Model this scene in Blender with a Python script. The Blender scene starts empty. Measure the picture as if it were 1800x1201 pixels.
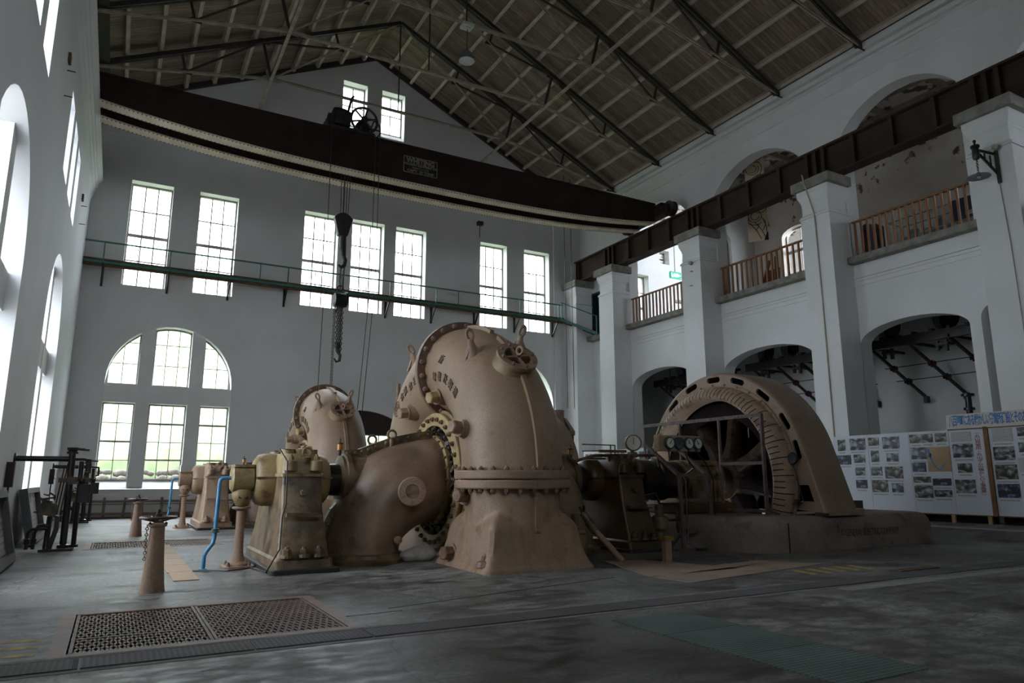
import bpy, bmesh, math, random
from math import sin, cos, pi, radians, sqrt, hypot, atan2
from mathutils import Vector, Matrix
from mathutils.geometry import delaunay_2d_cdt

random.seed(7)
SC = bpy.context.scene
COL = SC.collection

# ------------------------------------------------------------------ camera
cam_d = bpy.data.cameras.new('camera')
cam_d.sensor_fit = 'HORIZONTAL'
cam_d.sensor_width = 36.0
cam_d.lens = 24.877
cam_d.clip_end = 300
cam = bpy.data.objects.new('camera', cam_d)
COL.objects.link(cam)
cam.location = (0, 0, 1.5)
cam.rotation_euler = (radians(90 + 11.052), 0, radians(-28.959))
SC.camera = cam

# ------------------------------------------------------------------ world: bright overcast sky
W = bpy.data.worlds.new('overcast_sky')
SC.world = W
W.use_nodes = True
wn, wl = W.node_tree.nodes, W.node_tree.links
wn.clear()
w_out = wn.new('ShaderNodeOutputWorld')
w_bg = wn.new('ShaderNodeBackground')
w_tc = wn.new('ShaderNodeTexCoord')
w_sep = wn.new('ShaderNodeSeparateXYZ')
w_ramp = wn.new('ShaderNodeValToRGB')
w_ramp.color_ramp.elements[0].position = 0.0
w_ramp.color_ramp.elements[0].color = (0.61, 0.67, 0.75, 1)
w_ramp.color_ramp.elements[1].position = 0.6
w_ramp.color_ramp.elements[1].color = (0.90, 0.965, 1.07, 1)
wl.new(w_tc.outputs['Generated'], w_sep.inputs[0])
wl.new(w_sep.outputs['Z'], w_ramp.inputs[0])
wl.new(w_ramp.outputs[0], w_bg.inputs[0])
w_bg.inputs[1].default_value = 1.0
wl.new(w_bg.outputs[0], w_out.inputs[0])

# ------------------------------------------------------------------ exposure
SC.view_settings.view_transform = 'Standard'
SC.view_settings.look = 'None'
SC.view_settings.gamma = 1.0
SC.view_settings.use_curve_mapping = False
SC.view_settings.exposure = 4.15
SC.cycles.max_bounces = 10
SC.cycles.diffuse_bounces = 6
SC.cycles.glossy_bounces = 3
SC.cycles.transparent_max_bounces = 8
SC.cycles.caustics_reflective = False
SC.cycles.caustics_refractive = False
SC.cycles.sample_clamp_indirect = 6.0
SC.cycles.use_denoising = True
SC.cycles.use_adaptive_sampling = True

def portal(name, loc, rot, sx, sy):
    """sky portal in a window opening: it only steers the sampling of the sky"""
    d = bpy.data.lights.new(name, 'AREA')
    d.shape = 'RECTANGLE'
    d.size, d.size_y = sx, sy
    d.cycles.is_portal = True
    o = bpy.data.objects.new(name, d)
    COL.objects.link(o)
    o.location = loc
    o.rotation_euler = rot
    return o
R90 = radians(90)
# back wall: faces -Y ; left wall: faces +X
portal('sky_portal_back_upper', (10.1, 33.9, 12.2), (-R90, 0, 0), 21.5, 4.6)
portal('sky_portal_back_lower', (10.1, 33.9, 4.6), (-R90, 0, 0), 22.0, 7.0)
portal('sky_portal_back_gable', (10.1, 33.9, 19.9), (-R90, 0, 0), 3.8, 3.6)
portal('sky_portal_left_lower', (-2.85, 18.5, 4.5), (0, -R90, 0), 7.0, 15.0)
portal('sky_portal_gallery', (29.7, 0, 12.4), (0, R90, 0), 3.8, 18.0)
portal('sky_portal_gallery_end', (29.0, 33.9, 12.8), (-R90, 0, 0), 5.4, 6.4)
portal('sky_portal_front', (1.7, -9.9, 11.9), (R90, 0, 0), 4.6, 4.9)
portal('sky_portal_left_upper', (-2.85, 18.4, 10.65), (0, -R90, 0), 2.4, 15.4)

# ------------------------------------------------------------------ materials
def nd(nt, t, **k):
    n = nt.nodes.new('ShaderNode' + t)
    for a, v in k.items():
        setattr(n, a, v)
    return n

def mat(name, col, rough=0.6, col2=None, scale=3.0, amount=0.5, detail=4, metal=0.0, bump=0.0, bscale=None,
        streak=None, spec=0.5, lo=0.35, hi=0.7):
    """procedural paint / metal / plaster: base colour broken by noise"""
    m = bpy.data.materials.new(name)
    m.use_nodes = True
    nt = m.node_tree
    b = nt.nodes['Principled BSDF']
    b.inputs['Roughness'].default_value = rough
    b.inputs['Metallic'].default_value = metal
    b.inputs['Specular IOR Level'].default_value = spec
    if col2 is None:
        col2 = tuple(c * 0.8 for c in col)
    tc = nd(nt, 'TexCoord')
    nz = nd(nt, 'TexNoise')
    nz.inputs['Scale'].default_value = scale
    nz.inputs['Detail'].default_value = detail
    if streak:
        mp = nd(nt, 'Mapping')
        mp.inputs['Scale'].default_value = streak
        nt.links.new(tc.outputs['Object'], mp.inputs[0])
        nt.links.new(mp.outputs[0], nz.inputs['Vector'])
    else:
        nt.links.new(tc.outputs['Object'], nz.inputs['Vector'])
    rp = nd(nt, 'ValToRGB')
    rp.color_ramp.elements[0].position = lo
    rp.color_ramp.elements[1].position = hi
    rp.color_ramp.elements[0].color = (*col, 1)
    rp.color_ramp.elements[1].color = (*[a + (c - a) * amount * 2 if amount < .5 else c for a, c in zip(col, col2)], 1)
    nt.links.new(nz.outputs['Fac'], rp.inputs[0])
    nt.links.new(rp.outputs[0], b.inputs['Base Color'])
    if bump:
        bp = nd(nt, 'Bump')
        bp.inputs['Strength'].default_value = bump
        bp.inputs['Distance'].default_value = 0.02
        n2 = nd(nt, 'TexNoise')
        n2.inputs['Scale'].default_value = bscale or scale * 6
        n2.inputs['Detail'].default_value = 3
        nt.links.new(tc.outputs['Object'], n2.inputs['Vector'])
        nt.links.new(n2.outputs['Fac'], bp.inputs['Height'])
        nt.links.new(bp.outputs[0], b.inputs['Normal'])
    return m

def grime(m, scale=5.0, dark=.55, lo=.56, hi=.70, tint=(.55, .42, .26), fine=34.0, rough_to=None):
    """stains with a ragged outline of their own, and a fine mottling of the paint"""
    nt = m.node_tree
    L = nt.links.new
    b = nt.nodes['Principled BSDF']
    tc = nd(nt, 'TexCoord')
    src = b.inputs['Base Color'].links[0].from_socket
    n = nd(nt, 'TexNoise')
    n.inputs['Scale'].default_value = scale
    n.inputs['Detail'].default_value = 10
    n.inputs['Roughness'].default_value = .68
    L(tc.outputs['Object'], n.inputs['Vector'])
    r = nd(nt, 'ValToRGB')
    r.color_ramp.elements[0].position = lo
    r.color_ramp.elements[1].position = hi
    r.color_ramp.elements[0].color = (1, 1, 1, 1)
    r.color_ramp.elements[1].color = (*[dark * t / max(tint) for t in tint], 1)
    L(n.outputs['Fac'], r.inputs[0])
    f = nd(nt, 'TexNoise')
    f.inputs['Scale'].default_value = fine
    f.inputs['Detail'].default_value = 5
    L(tc.outputs['Object'], f.inputs['Vector'])
    fr = nd(nt, 'MapRange')
    fr.inputs['From Min'].default_value = .3
    fr.inputs['From Max'].default_value = .7
    fr.inputs['To Min'].default_value = 1.1
    fr.inputs['To Max'].default_value = .82
    L(f.outputs['Fac'], fr.inputs['Value'])
    a = nd(nt, 'Mix', data_type='RGBA', blend_type='MULTIPLY')
    a.inputs['Factor'].default_value = 1
    L(src, a.inputs['A'])
    L(r.outputs[0], a.inputs['B'])
    c = nd(nt, 'Mix', data_type='RGBA', blend_type='MULTIPLY')
    c.inputs['Factor'].default_value = 1
    L(a.outputs['Result'], c.inputs['A'])
    L(fr.outputs[0], c.inputs['B'])
    L(c.outputs['Result'], b.inputs['Base Color'])
    return m

def emis(name, col, s):
    m = bpy.data.materials.new(name)
    m.use_nodes = True
    b = m.node_tree.nodes['Principled BSDF']
    b.inputs['Base Color'].default_value = (*col, 1)
    b.inputs['Emission Color'].default_value = (*col, 1)
    b.inputs['Emission Strength'].default_value = s
    return m

def glass_mat(name, tint=(0.97, 0.98, 0.97), gl=0.05):
    m = bpy.data.materials.new(name)
    m.use_nodes = True
    nt = m.node_tree
    nt.nodes.clear()
    out = nd(nt, 'OutputMaterial')
    mx = nd(nt, 'MixShader')
    tr = nd(nt, 'BsdfTransparent')
    tr.inputs[0].default_value = (*tint, 1)
    g = nd(nt, 'BsdfGlossy')
    g.inputs['Roughness'].default_value = 0.05
    mx.inputs[0].default_value = gl
    nt.links.new(tr.outputs[0], mx.inputs[1])
    nt.links.new(g.outputs[0], mx.inputs[2])
    nt.links.new(mx.outputs[0], out.inputs[0])
    return m

def plank_mat(name, cols, axis, width, seam=0.06, rough=0.75, grain=8.0):
    """boards laid side by side along one object axis, each with its own tone, grain and dark joint"""
    m = bpy.data.materials.new(name)
    m.use_nodes = True
    nt = m.node_tree
    L = nt.links.new
    b = nt.nodes['Principled BSDF']
    b.inputs['Roughness'].default_value = rough
    tc = nd(nt, 'TexCoord')
    sp = nd(nt, 'SeparateXYZ')
    L(tc.outputs['Object'], sp.inputs[0])
    dv = nd(nt, 'Math', operation='DIVIDE')
    L(sp.outputs[axis], dv.inputs[0])
    dv.inputs[1].default_value = width
    fl = nd(nt, 'Math', operation='FLOOR')
    L(dv.outputs[0], fl.inputs[0])
    fr = nd(nt, 'Math', operation='FRACT')
    L(dv.outputs[0], fr.inputs[0])
    wn_ = nd(nt, 'TexWhiteNoise', noise_dimensions='1D')
    L(fl.outputs[0], wn_.inputs['W'])
    rp = nd(nt, 'ValToRGB')
    rp.color_ramp.elements[0].color = (*cols[0], 1)
    rp.color_ramp.elements[1].color = (*cols[1], 1)
    L(wn_.outputs['Value'], rp.inputs[0])
    nz = nd(nt, 'TexNoise')
    nz.inputs['Scale'].default_value = grain
    nz.inputs['Detail'].default_value = 4
    mp = nd(nt, 'Mapping')
    s = [0.25, 0.25, 0.25]
    s['XYZ'.index(axis)] = 2.5
    mp.inputs['Scale'].default_value = s
    L(tc.outputs['Object'], mp.inputs[0])
    L(mp.outputs[0], nz.inputs['Vector'])
    mr = nd(nt, 'MapRange')
    mr.inputs['From Min'].default_value = .3
    mr.inputs['From Max'].default_value = .75
    mr.inputs['To Min'].default_value = 1.15
    mr.inputs['To Max'].default_value = .55
    L(nz.outputs['Fac'], mr.inputs['Value'])
    mm = nd(nt, 'Mix', data_type='RGBA', blend_type='MULTIPLY')
    mm.inputs['Factor'].default_value = 1
    L(rp.outputs[0], mm.inputs['A'])
    L(mr.outputs[0], mm.inputs['B'])
    gt = nd(nt, 'Math', operation='LESS_THAN')
    L(fr.outputs[0], gt.inputs[0])
    gt.inputs[1].default_value = seam
    m2 = nd(nt, 'Mix', data_type='RGBA')
    L(gt.outputs[0], m2.inputs['Factor'])
    L(mm.outputs['Result'], m2.inputs['A'])
    m2.inputs['B'].default_value = (*[c * .25 for c in cols[0]], 1)
    L(m2.outputs['Result'], b.inputs['Base Color'])
    return m

def checker_mat(name, c1, c2, s=22.0):
    """steel tread plate: crossed raised bars"""
    m = mat(name, c1, 0.75, c2, 1.3, detail=6, spec=.2)
    nt = m.node_tree
    L = nt.links.new
    b = nt.nodes['Principled BSDF']
    b.inputs['Metallic'].default_value = .1
    tc = nd(nt, 'TexCoord')
    mp = nd(nt, 'Mapping')
    mp.inputs['Rotation'].default_value = (0, 0, radians(45))
    L(tc.outputs['Object'], mp.inputs[0])
    w1 = nd(nt, 'TexChecker')
    w1.inputs['Scale'].default_value = s
    w1.inputs['Color1'].default_value = (1, 1, 1, 1)
    w1.inputs['Color2'].default_value = (0, 0, 0, 1)
    L(mp.outputs[0], w1.inputs['Vector'])
    bp = nd(nt, 'Bump')
    bp.inputs['Strength'].default_value = .6
    bp.inputs['Distance'].default_value = .008
    L(w1.outputs['Fac'], bp.inputs['Height'])
    L(bp.outputs[0], b.inputs['Normal'])
    # worn tops of the bars
    old = b.inputs['Base Color'].links[0].from_socket
    mx = nd(nt, 'Mix', data_type='RGBA', blend_type='MULTIPLY')
    mx.inputs['Factor'].default_value = .42
    L(old, mx.inputs['A'])
    L(w1.outputs['Color'], mx.inputs['B'])
    L(mx.outputs['Result'], b.inputs['Base Color'])
    return m

M = {}
M['plaster'] = mat('white_plaster', (.74, .75, .75), .85, (.66, .66, .65), .5, bump=.15, bscale=9, spec=.2)
M['plaster_left'] = mat('white_plaster_side', (.74, .75, .77), .85, (.67, .68, .69), .35, bump=.15, bscale=7, spec=.2)
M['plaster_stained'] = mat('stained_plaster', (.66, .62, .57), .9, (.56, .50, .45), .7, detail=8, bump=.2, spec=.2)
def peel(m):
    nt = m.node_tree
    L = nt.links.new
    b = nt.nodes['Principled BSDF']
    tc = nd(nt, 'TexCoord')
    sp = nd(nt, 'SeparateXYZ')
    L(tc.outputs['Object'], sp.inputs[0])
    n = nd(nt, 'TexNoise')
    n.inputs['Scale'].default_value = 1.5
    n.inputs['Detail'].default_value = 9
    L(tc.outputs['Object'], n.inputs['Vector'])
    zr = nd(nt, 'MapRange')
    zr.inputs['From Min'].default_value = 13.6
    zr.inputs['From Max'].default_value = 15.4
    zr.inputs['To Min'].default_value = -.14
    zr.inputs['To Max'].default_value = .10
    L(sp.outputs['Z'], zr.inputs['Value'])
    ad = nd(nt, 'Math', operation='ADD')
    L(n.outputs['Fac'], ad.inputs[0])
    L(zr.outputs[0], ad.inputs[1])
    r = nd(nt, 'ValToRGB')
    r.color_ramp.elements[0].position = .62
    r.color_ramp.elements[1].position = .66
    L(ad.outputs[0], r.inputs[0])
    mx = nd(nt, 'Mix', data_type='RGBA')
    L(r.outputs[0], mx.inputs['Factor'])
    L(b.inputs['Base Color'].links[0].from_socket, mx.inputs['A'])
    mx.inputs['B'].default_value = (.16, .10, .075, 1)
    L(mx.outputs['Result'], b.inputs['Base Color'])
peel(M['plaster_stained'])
M['reveal'] = mat('white_reveal', (.8, .81, .8), .85, (.74, .75, .74), 1.0, spec=.2)
M['slab_light'] = mat('pale_concrete_strip', (.30, .29, .27), .8, (.2, .19, .175), 4, detail=8)
M['board_beige'] = mat('beige_gallery_beams', (.36, .31, .24), .8, (.27, .23, .18), 4)
M['concrete'] = mat('grey_concrete_cap', (.30, .29, .26), .9, (.18, .17, .15), 2.5, detail=8, bump=.3, spec=.2)
M['slab'] = mat('grey_concrete_ledge', (.27, .26, .23), .9, (.15, .145, .13), 3.5, detail=8, bump=.3, spec=.2)
M['crane'] = mat('crane_brown_paint', (.034, .022, .017), .75, (.022, .014, .011), 1.2, spec=.15)
M['crane_under_lit'] = mat('crane_flange_lit', (.62, .53, .41), .7, (.46, .38, .29), 2.0)  # underside colour lightened to hold the light from below
M['rivet'] = mat('rivet_dark', (.045, .035, .03), .6)
M['runway'] = mat('runway_brown_paint', (.060, .040, .031), .75, (.040, .026, .021), 1.1, spec=.15)
M['black'] = mat('black_iron', (.012, .012, .013), .45, (.03, .022, .016), 6)
M['black_gloss'] = mat('black_gloss_metal', (.008, .008, .009), .3, (.02, .018, .016), 4)
M['blackgreen'] = mat('dark_green_enamel', (.016, .024, .023), .5, (.01, .014, .014), 5)
M['truss'] = mat('truss_dark_steel', (.045, .036, .030), .7, (.028, .022, .019), 3)
M['truss_light'] = mat('truss_dusty_steel', (.36, .31, .245), .8, (.23, .195, .155), 3)
M['purlin'] = mat('purlin_grey_paint', (.48, .41, .335), .8, (.33, .275, .22), 4, streak=(3, .5, 3))
M['planks'] = plank_mat('roof_boards', ((.150, .106, .076), (.255, .186, .138)), 'Y', .17, .07)
M['rail_green'] = mat('green_rail_paint', (.05, .19, .16), .5, (.035, .13, .11), 6)
M['deck_wood'] = mat('walkway_timber', (.16, .085, .04), .75, (.06, .035, .02), 5, streak=(.4, 3, 3))
M['wood_rail'] = mat('orange_brown_timber', (.30, .125, .038), .5, (.17, .068, .024), 6, streak=(4, 4, .6))
M['tan'] = mat('machine_tan_paint', (.315, .215, .140), .5, (.255, .170, .108), 1.6, detail=6, bump=.06, bscale=14)
M['tan2'] = mat('machine_pink_tan_paint', (.32, .21, .145), .55, (.23, .15, .10), 2.2, detail=6, bump=.06, bscale=14)
M['tan_worn'] = mat('machine_tan_worn', (.325, .22, .152), .55, (.24, .15, .072), 2.2, detail=7, bump=.06, bscale=14, streak=(2, 2, .7), lo=.48, hi=.74)
M['ochre'] = mat('machine_ochre_paint', (.34, .255, .12), .45, (.20, .14, .065), 2.2, detail=7, bump=.06, bscale=14)
M['ochre_dirty'] = mat('oily_ochre_paint', (.23, .16, .085), .45, (.085, .058, .032), 2.6, detail=7, bump=.06, lo=.35, hi=.62)
M['ochre_light'] = mat('yellow_flange_paint', (.44, .335, .16), .5, (.26, .19, .09), 4, detail=6)
M['brown_oily'] = mat('oily_brown_casting', (.095, .052, .020), .42, (.035, .021, .010), 2.5, detail=7)
M['bolt'] = mat('rusty_bolt', (.22, .13, .075), .55, (.10, .06, .035), 9)
M['bolt_tan'] = mat('tan_bolt', (.26, .165, .11), .5, (.15, .09, .055), 9)
M['steel'] = mat('worn_steel', (.20, .19, .17), .4, (.09, .08, .07), 6, metal=.7)
M['shaft'] = mat('oily_dark_shaft', (.020, .016, .013), .28, (.035, .024, .015), 4, metal=.3)
M['coil'] = mat('taped_coil_ends', (.38, .27, .19), .65, (.27, .185, .125), 3, detail=6)
M['slot'] = mat('dark_gap', (.006, .006, .006), .8)
M['rotor'] = mat('dusty_rotor', (.026, .020, .019), .9, (.016, .013, .013), 3, detail=7, spec=.05)
M['rotor_dark'] = mat('dark_rotor', (.007, .006, .006), .9, (.004, .0035, .0035), 3, spec=.03)
M['plinth'] = mat('plinth_pink_concrete', (.27, .205, .165), .75, (.15, .115, .095), 1.0, detail=8, bump=.15, bscale=10)
M['fence_paint'] = mat('fence_mauve_paint', (.15, .105, .098), .55, (.09, .062, .055), 6)
M['blue_pipe'] = mat('blue_pipe_paint', (.045, .22, .40), .4, (.03, .14, .28), 8)
M['brass'] = mat('oiler_brass', (.42, .25, .05), .35, (.25, .14, .03), 10, metal=.6)
M['amber'] = mat('amber_oil_glass', (.50, .20, .03), .2)
M['dial'] = mat('dial_face', (.66, .66, .58), .4, (.5, .5, .45), 20)
M['dial_green'] = mat('dial_green_rim', (.05, .085, .09), .4, (.03, .05, .05), 12)
M['cream_panel'] = mat('cream_panel_paint', (.38, .25, .15), .55, (.30, .19, .11), 4)
M['dirt_black'] = mat('oily_black_base', (.018, .016, .015), .5, (.035, .03, .026), 5)
M['white_board'] = mat('white_board', (.60, .64, .70), .45, (.57, .60, .65), 2)
M['cream_board'] = mat('cream_header_board', (.60, .56, .50), .55, (.56, .52, .46), 2)
M['board_wood'] = mat('board_post_timber', (.20, .095, .035), .6, (.14, .06, .022), 5)
M['pine'] = mat('pine_leg', (.42, .29, .13), .6, (.34, .22, .09), 6)
M['blue_ink'] = mat('blue_lettering', (.04, .20, .50), .5)
M['red_ink'] = mat('red_brown_lettering', (.24, .035, .02), .5)
M['caption'] = mat('caption_print', (.42, .41, .40), .6, (.25, .25, .25), 60)
M['tan_print'] = mat('map_print', (.42, .29, .15), .25, (.34, .24, .13), 3)
M['grey_frame'] = mat('grey_metal_frame', (.13, .13, .14), .55, (.09, .09, .10), 3)
M['grey_slats'] = mat('pale_grey_slats', (.36, .36, .36), .6, (.28, .28, .28), 3)
M['window_paint'] = mat('window_frame_paint', (.30, .27, .25), .6, (.22, .2, .18), 5)
M['lunette'] = mat('dark_brown_board', (.035, .022, .016), .7, (.022, .014, .01), 4)
M['door_green'] = mat('dark_green_door', (.018, .036, .038), .5, (.012, .024, .026), 4)
M['yellow_line'] = mat('worn_yellow_paint', (.46, .33, .07), .7, (.20, .17, .10), 7, detail=8, lo=.48, hi=.66)
M['pink_plate'] = mat('pinkish_floor_plate', (.36, .26, .20), .65, (.26, .19, .15), 2, detail=7)
M['rust_frame'] = mat('pit_frame_paint', (.25, .16, .125), .6, (.16, .10, .08), 5)
M['grate'] = mat('rusty_grating', (.20, .125, .09), .6, (.11, .07, .05), 3, detail=7)
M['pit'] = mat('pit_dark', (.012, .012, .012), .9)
M['checker'] = checker_mat('tread_plate', (.165, .160, .168), (.11, .105, .108), 30)
M['checker_green'] = checker_mat('green_tread_plate', (.165, .225, .20), (.12, .155, .14), 24)
M['straw'] = mat('straw_board', (.36, .25, .155), .7, (.30, .21, .13), 9)
M['timber_grey'] = mat('weathered_timber', (.23, .175, .135), .8, (.14, .105, .08), 4)
M['lamp_white'] = mat('enamel_white', (.55, .56, .55), .35, (.45, .45, .44), 5)
M['lamp_grey'] = mat('lamp_grey_enamel', (.16, .17, .17), .4, (.12, .12, .12), 4)
M['glass'] = glass_mat('window_glass')
M['dimmed_glass'] = glass_mat('dimmed_window_glass', (.42, .43, .42), .06)  # tint darkened to cut the daylight entering the end gallery room
M['case_glass'] = glass_mat('showcase_glass', (.93, .97, .96), .08)
M['porcelain'] = mat('brown_porcelain', (.06, .022, .018), .2, (.04, .015, .012), 4)
M['wire'] = mat('wire_rope', (.030, .028, .027), .5, (.02, .018, .017), 20)
M['rag'] = mat('white_cloth', (.55, .52, .47), .9, (.42, .39, .35), 9)
M['exit'] = emis('exit_sign_green', (.0, .30, .17), .06)
M['exit_white'] = emis('exit_sign_white', (.75, .85, .8), .12)
M['plate_black'] = mat('name_plate_black', (.012, .012, .012), .4)
M['plate_letter'] = mat('name_plate_letter', (.26, .23, .18), .45)
M['cable'] = mat('pale_cable', (.42, .38, .30), .6)

def concrete_floor():
    m = bpy.data.materials.new('worn_concrete_floor')
    m.use_nodes = True
    nt = m.node_tree
    L = nt.links.new
    b = nt.nodes['Principled BSDF']
    tc = nd(nt, 'TexCoord')
    def noise(s, d, sc=(1, 1, 1)):
        mp = nd(nt, 'Mapping')
        mp.inputs['Scale'].default_value = sc
        L(tc.outputs['Object'], mp.inputs[0])
        n = nd(nt, 'TexNoise')
        n.inputs['Scale'].default_value = s
        n.inputs['Detail'].default_value = d
        L(mp.outputs[0], n.inputs['Vector'])
        return n.outputs['Fac']
    big = noise(.28, 5)
    r1 = nd(nt, 'ValToRGB')
    r1.color_ramp.elements[0].position = .32
    r1.color_ramp.elements[0].color = (.085, .080, .072, 1)
    r1.color_ramp.elements[1].position = .66
    r1.color_ramp.elements[1].color = (.235, .237, .23, 1)
    L(big, r1.inputs[0])
    mid = noise(4.2, 12, (.75, 1.3, 1))
    r2 = nd(nt, 'ValToRGB')
    r2.color_ramp.elements[0].position = .38
    r2.color_ramp.elements[0].color = (.46, .44, .42, 1)
    r2.color_ramp.elements[1].position = .62
    r2.color_ramp.elements[1].color = (1.32, 1.32, 1.30, 1)
    L(mid, r2.inputs[0])
    m1 = nd(nt, 'Mix', data_type='RGBA', blend_type='MULTIPLY')
    m1.inputs['Factor'].default_value = 1
    L(r1.outputs[0], m1.inputs['A'])
    L(r2.outputs[0], m1.inputs['B'])
    fine = noise(19, 8)
    r3 = nd(nt, 'ValToRGB')
    r3.color_ramp.elements[0].position = .3
    r3.color_ramp.elements[0].color = (.62, .61, .60, 1)
    r3.color_ramp.elements[1].position = .7
    r3.color_ramp.elements[1].color = (1.28, 1.28, 1.28, 1)
    L(fine, r3.inputs[0])
    m2 = nd(nt, 'Mix', data_type='RGBA', blend_type='MULTIPLY')
    m2.inputs['Factor'].default_value = 1
    L(m1.outputs['Result'], m2.inputs['A'])
    L(r3.outputs[0], m2.inputs['B'])
    # dark oily and brown stains with ragged edges
    sn = noise(.75, 11, (1, 1.2, 1))
    rs = nd(nt, 'ValToRGB')
    rs.color_ramp.elements[0].position = .50
    rs.color_ramp.elements[0].color = (1, 1, 1, 1)
    rs.color_ramp.elements[1].position = .64
    rs.color_ramp.elements[1].color = (.42, .37, .32, 1)
    L(sn, rs.inputs[0])
    ms = nd(nt, 'Mix', data_type='RGBA', blend_type='MULTIPLY')
    ms.inputs['Factor'].default_value = 1
    L(m2.outputs['Result'], ms.inputs['A'])
    L(rs.outputs[0], ms.inputs['B'])
    m2 = ms
    # hairline cracks
    vo = nd(nt, 'TexVoronoi', feature='DISTANCE_TO_EDGE')
    vo.inputs['Scale'].default_value = .42
    wp = nd(nt, 'TexNoise')
    wp.inputs['Scale'].default_value = 2.2
    wp.inputs['Detail'].default_value = 4
    L(tc.outputs['Object'], wp.inputs['Vector'])
    ad = nd(nt, 'Mix', data_type='RGBA')
    ad.inputs['Factor'].default_value = .22
    L(tc.outputs['Object'], ad.inputs['A'])
    L(wp.outputs['Color'], ad.inputs['B'])
    L(ad.outputs['Result'], vo.inputs['Vector'])
    lt = nd(nt, 'MapRange')
    lt.inputs['From Min'].default_value = .0
    lt.inputs['From Max'].default_value = .006
    lt.inputs['To Min'].default_value = .45
    lt.inputs['To Max'].default_value = 1
    L(vo.outputs['Distance'], lt.inputs['Value'])
    m3 = nd(nt, 'Mix', data_type='RGBA', blend_type='MULTIPLY')
    m3.inputs['Factor'].default_value = 1
    L(m2.outputs['Result'], m3.inputs['A'])
    L(lt.outputs[0], m3.inputs['B'])
    L(m3.outputs['Result'], b.inputs['Base Color'])
    rr = nd(nt, 'MapRange')
    rr.inputs['From Min'].default_value = .35
    rr.inputs['From Max'].default_value = .65
    rr.inputs['To Min'].default_value = .42
    rr.inputs['To Max'].default_value = .75
    L(mid, rr.inputs['Value'])
    L(rr.outputs[0], b.inputs['Roughness'])
    bp = nd(nt, 'Bump')
    bp.inputs['Strength'].default_value = .25
    bp.inputs['Distance'].default_value = .01
    L(fine, bp.inputs['Height'])
    L(bp.outputs[0], b.inputs['Normal'])
    return m
M['floor'] = concrete_floor()

def photo_mat(name, seed, tone=(.9, .88, .8), blue=0.0, dark=.03):
    """a small black-and-white print: a bank of land, water and sky made of noise"""
    m = bpy.data.materials.new(name)
    m.use_nodes = True
    nt = m.node_tree
    L = nt.links.new
    b = nt.nodes['Principled BSDF']
    b.inputs['Roughness'].default_value = .35
    tc = nd(nt, 'TexCoord')
    mp = nd(nt, 'Mapping')
    mp.inputs['Location'].default_value = (seed * 3.7, seed * 1.9, seed * 2.3)
    mp.inputs['Scale'].default_value = (1, 1.0, 1.5)
    L(tc.outputs['Object'], mp.inputs[0])
    n = nd(nt, 'TexNoise')
    n.inputs['Scale'].default_value = 5.5
    n.inputs['Detail'].default_value = 9
    n.inputs['Distortion'].default_value = .5
    L(mp.outputs[0], n.inputs['Vector'])
    r = nd(nt, 'ValToRGB')
    e = r.color_ramp.elements
    e[0].position = .42
    e[0].color = (dark, dark, dark * 1.1, 1)
    e[1].position = .68
    e[1].color = (.50 * tone[0], .55 * tone[1], .55 * tone[2], 1)
    k = e.new(.53)
    k.color = (.16 * tone[0], .16 * tone[1], .16 * tone[2] + blue * .25, 1)
    L(n.outputs['Fac'], r.inputs[0])
    L(r.outputs[0], b.inputs['Base Color'])
    return m
M['photos'] = [photo_mat('photo_print_%d' % i, i + 1, *t) for i, t in enumerate(
    [((.9, .9, .85), 0), ((.85, .9, .95), .1), ((.95, .88, .75), 0), ((.8, .85, .95), .5), ((.9, .9, .88), 0, .02), ((1, .95, .88), .05, .05)])]
M['text_sheet'] = mat('printed_text_sheet', (.50, .49, .46), .5, (.30, .30, .29), 3, streak=(1, 2, 40), lo=.5, hi=.56)
M['pink_cloth'] = mat('dull_red_cloth', (.16, .05, .055), .7, (.11, .04, .045), 4)
M['coat'] = mat('dark_blue_cloth', (.022, .030, .050), .75, (.015, .02, .035), 5)
M['banner_cloth'] = mat('cream_banner_cloth', (.60, .50, .36), .85, (.54, .44, .31), 2)
M['pine_dark'] = mat('orange_batten', (.30, .15, .05), .6, (.22, .11, .035), 5)
M['violet_grey'] = mat('violet_grey_metal', (.09, .07, .085), .4, (.06, .05, .06), 4)
M['stone_print'] = mat('stone_pattern_print', (.30, .27, .22), .6, (.14, .125, .10), 14, lo=.42, hi=.6)
M['grass'] = mat('bank_grass', (.068, .108, .036), .9, (.165, .20, .10), 1.1, detail=9, lo=.35, hi=.68, bump=.6, bscale=7)
M['yard'] = mat('gravel_yard', (.30, .29, .27), .9, (.22, .21, .2), 1)
M['stone'] = mat('pale_stone', (.17, .15, .125), .85, (.07, .062, .052), 3, detail=8, bump=.3)

for k_, a_ in (('tan', dict(scale=1.7, dark=.68, lo=.58, hi=.72)), ('tan2', dict(scale=3.2, dark=.62)), ('tan_worn', dict(scale=2.6, dark=.58, lo=.57)), ('ochre', dict(scale=3.0, dark=.5, lo=.54, hi=.68, tint=(.5, .38, .26))),
               ('ochre_dirty', dict(scale=3.4, dark=.42, lo=.52, hi=.66)), ('ochre_light', dict(scale=5, dark=.55)), ('plinth', dict(scale=1.6, dark=.55, lo=.52, hi=.66, tint=(.5, .44, .40))),
               ('coil', dict(scale=3.0, dark=.6)), ('fence_paint', dict(scale=6, dark=.6)), ('concrete', dict(scale=3, dark=.6, tint=(.5, .5, .46))), ('grate', dict(scale=4, dark=.6)), ('pink_plate', dict(scale=2.5, dark=.6)), ('deck_wood', dict(scale=3, dark=.5))):
    grime(M[k_], **a_)
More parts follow.
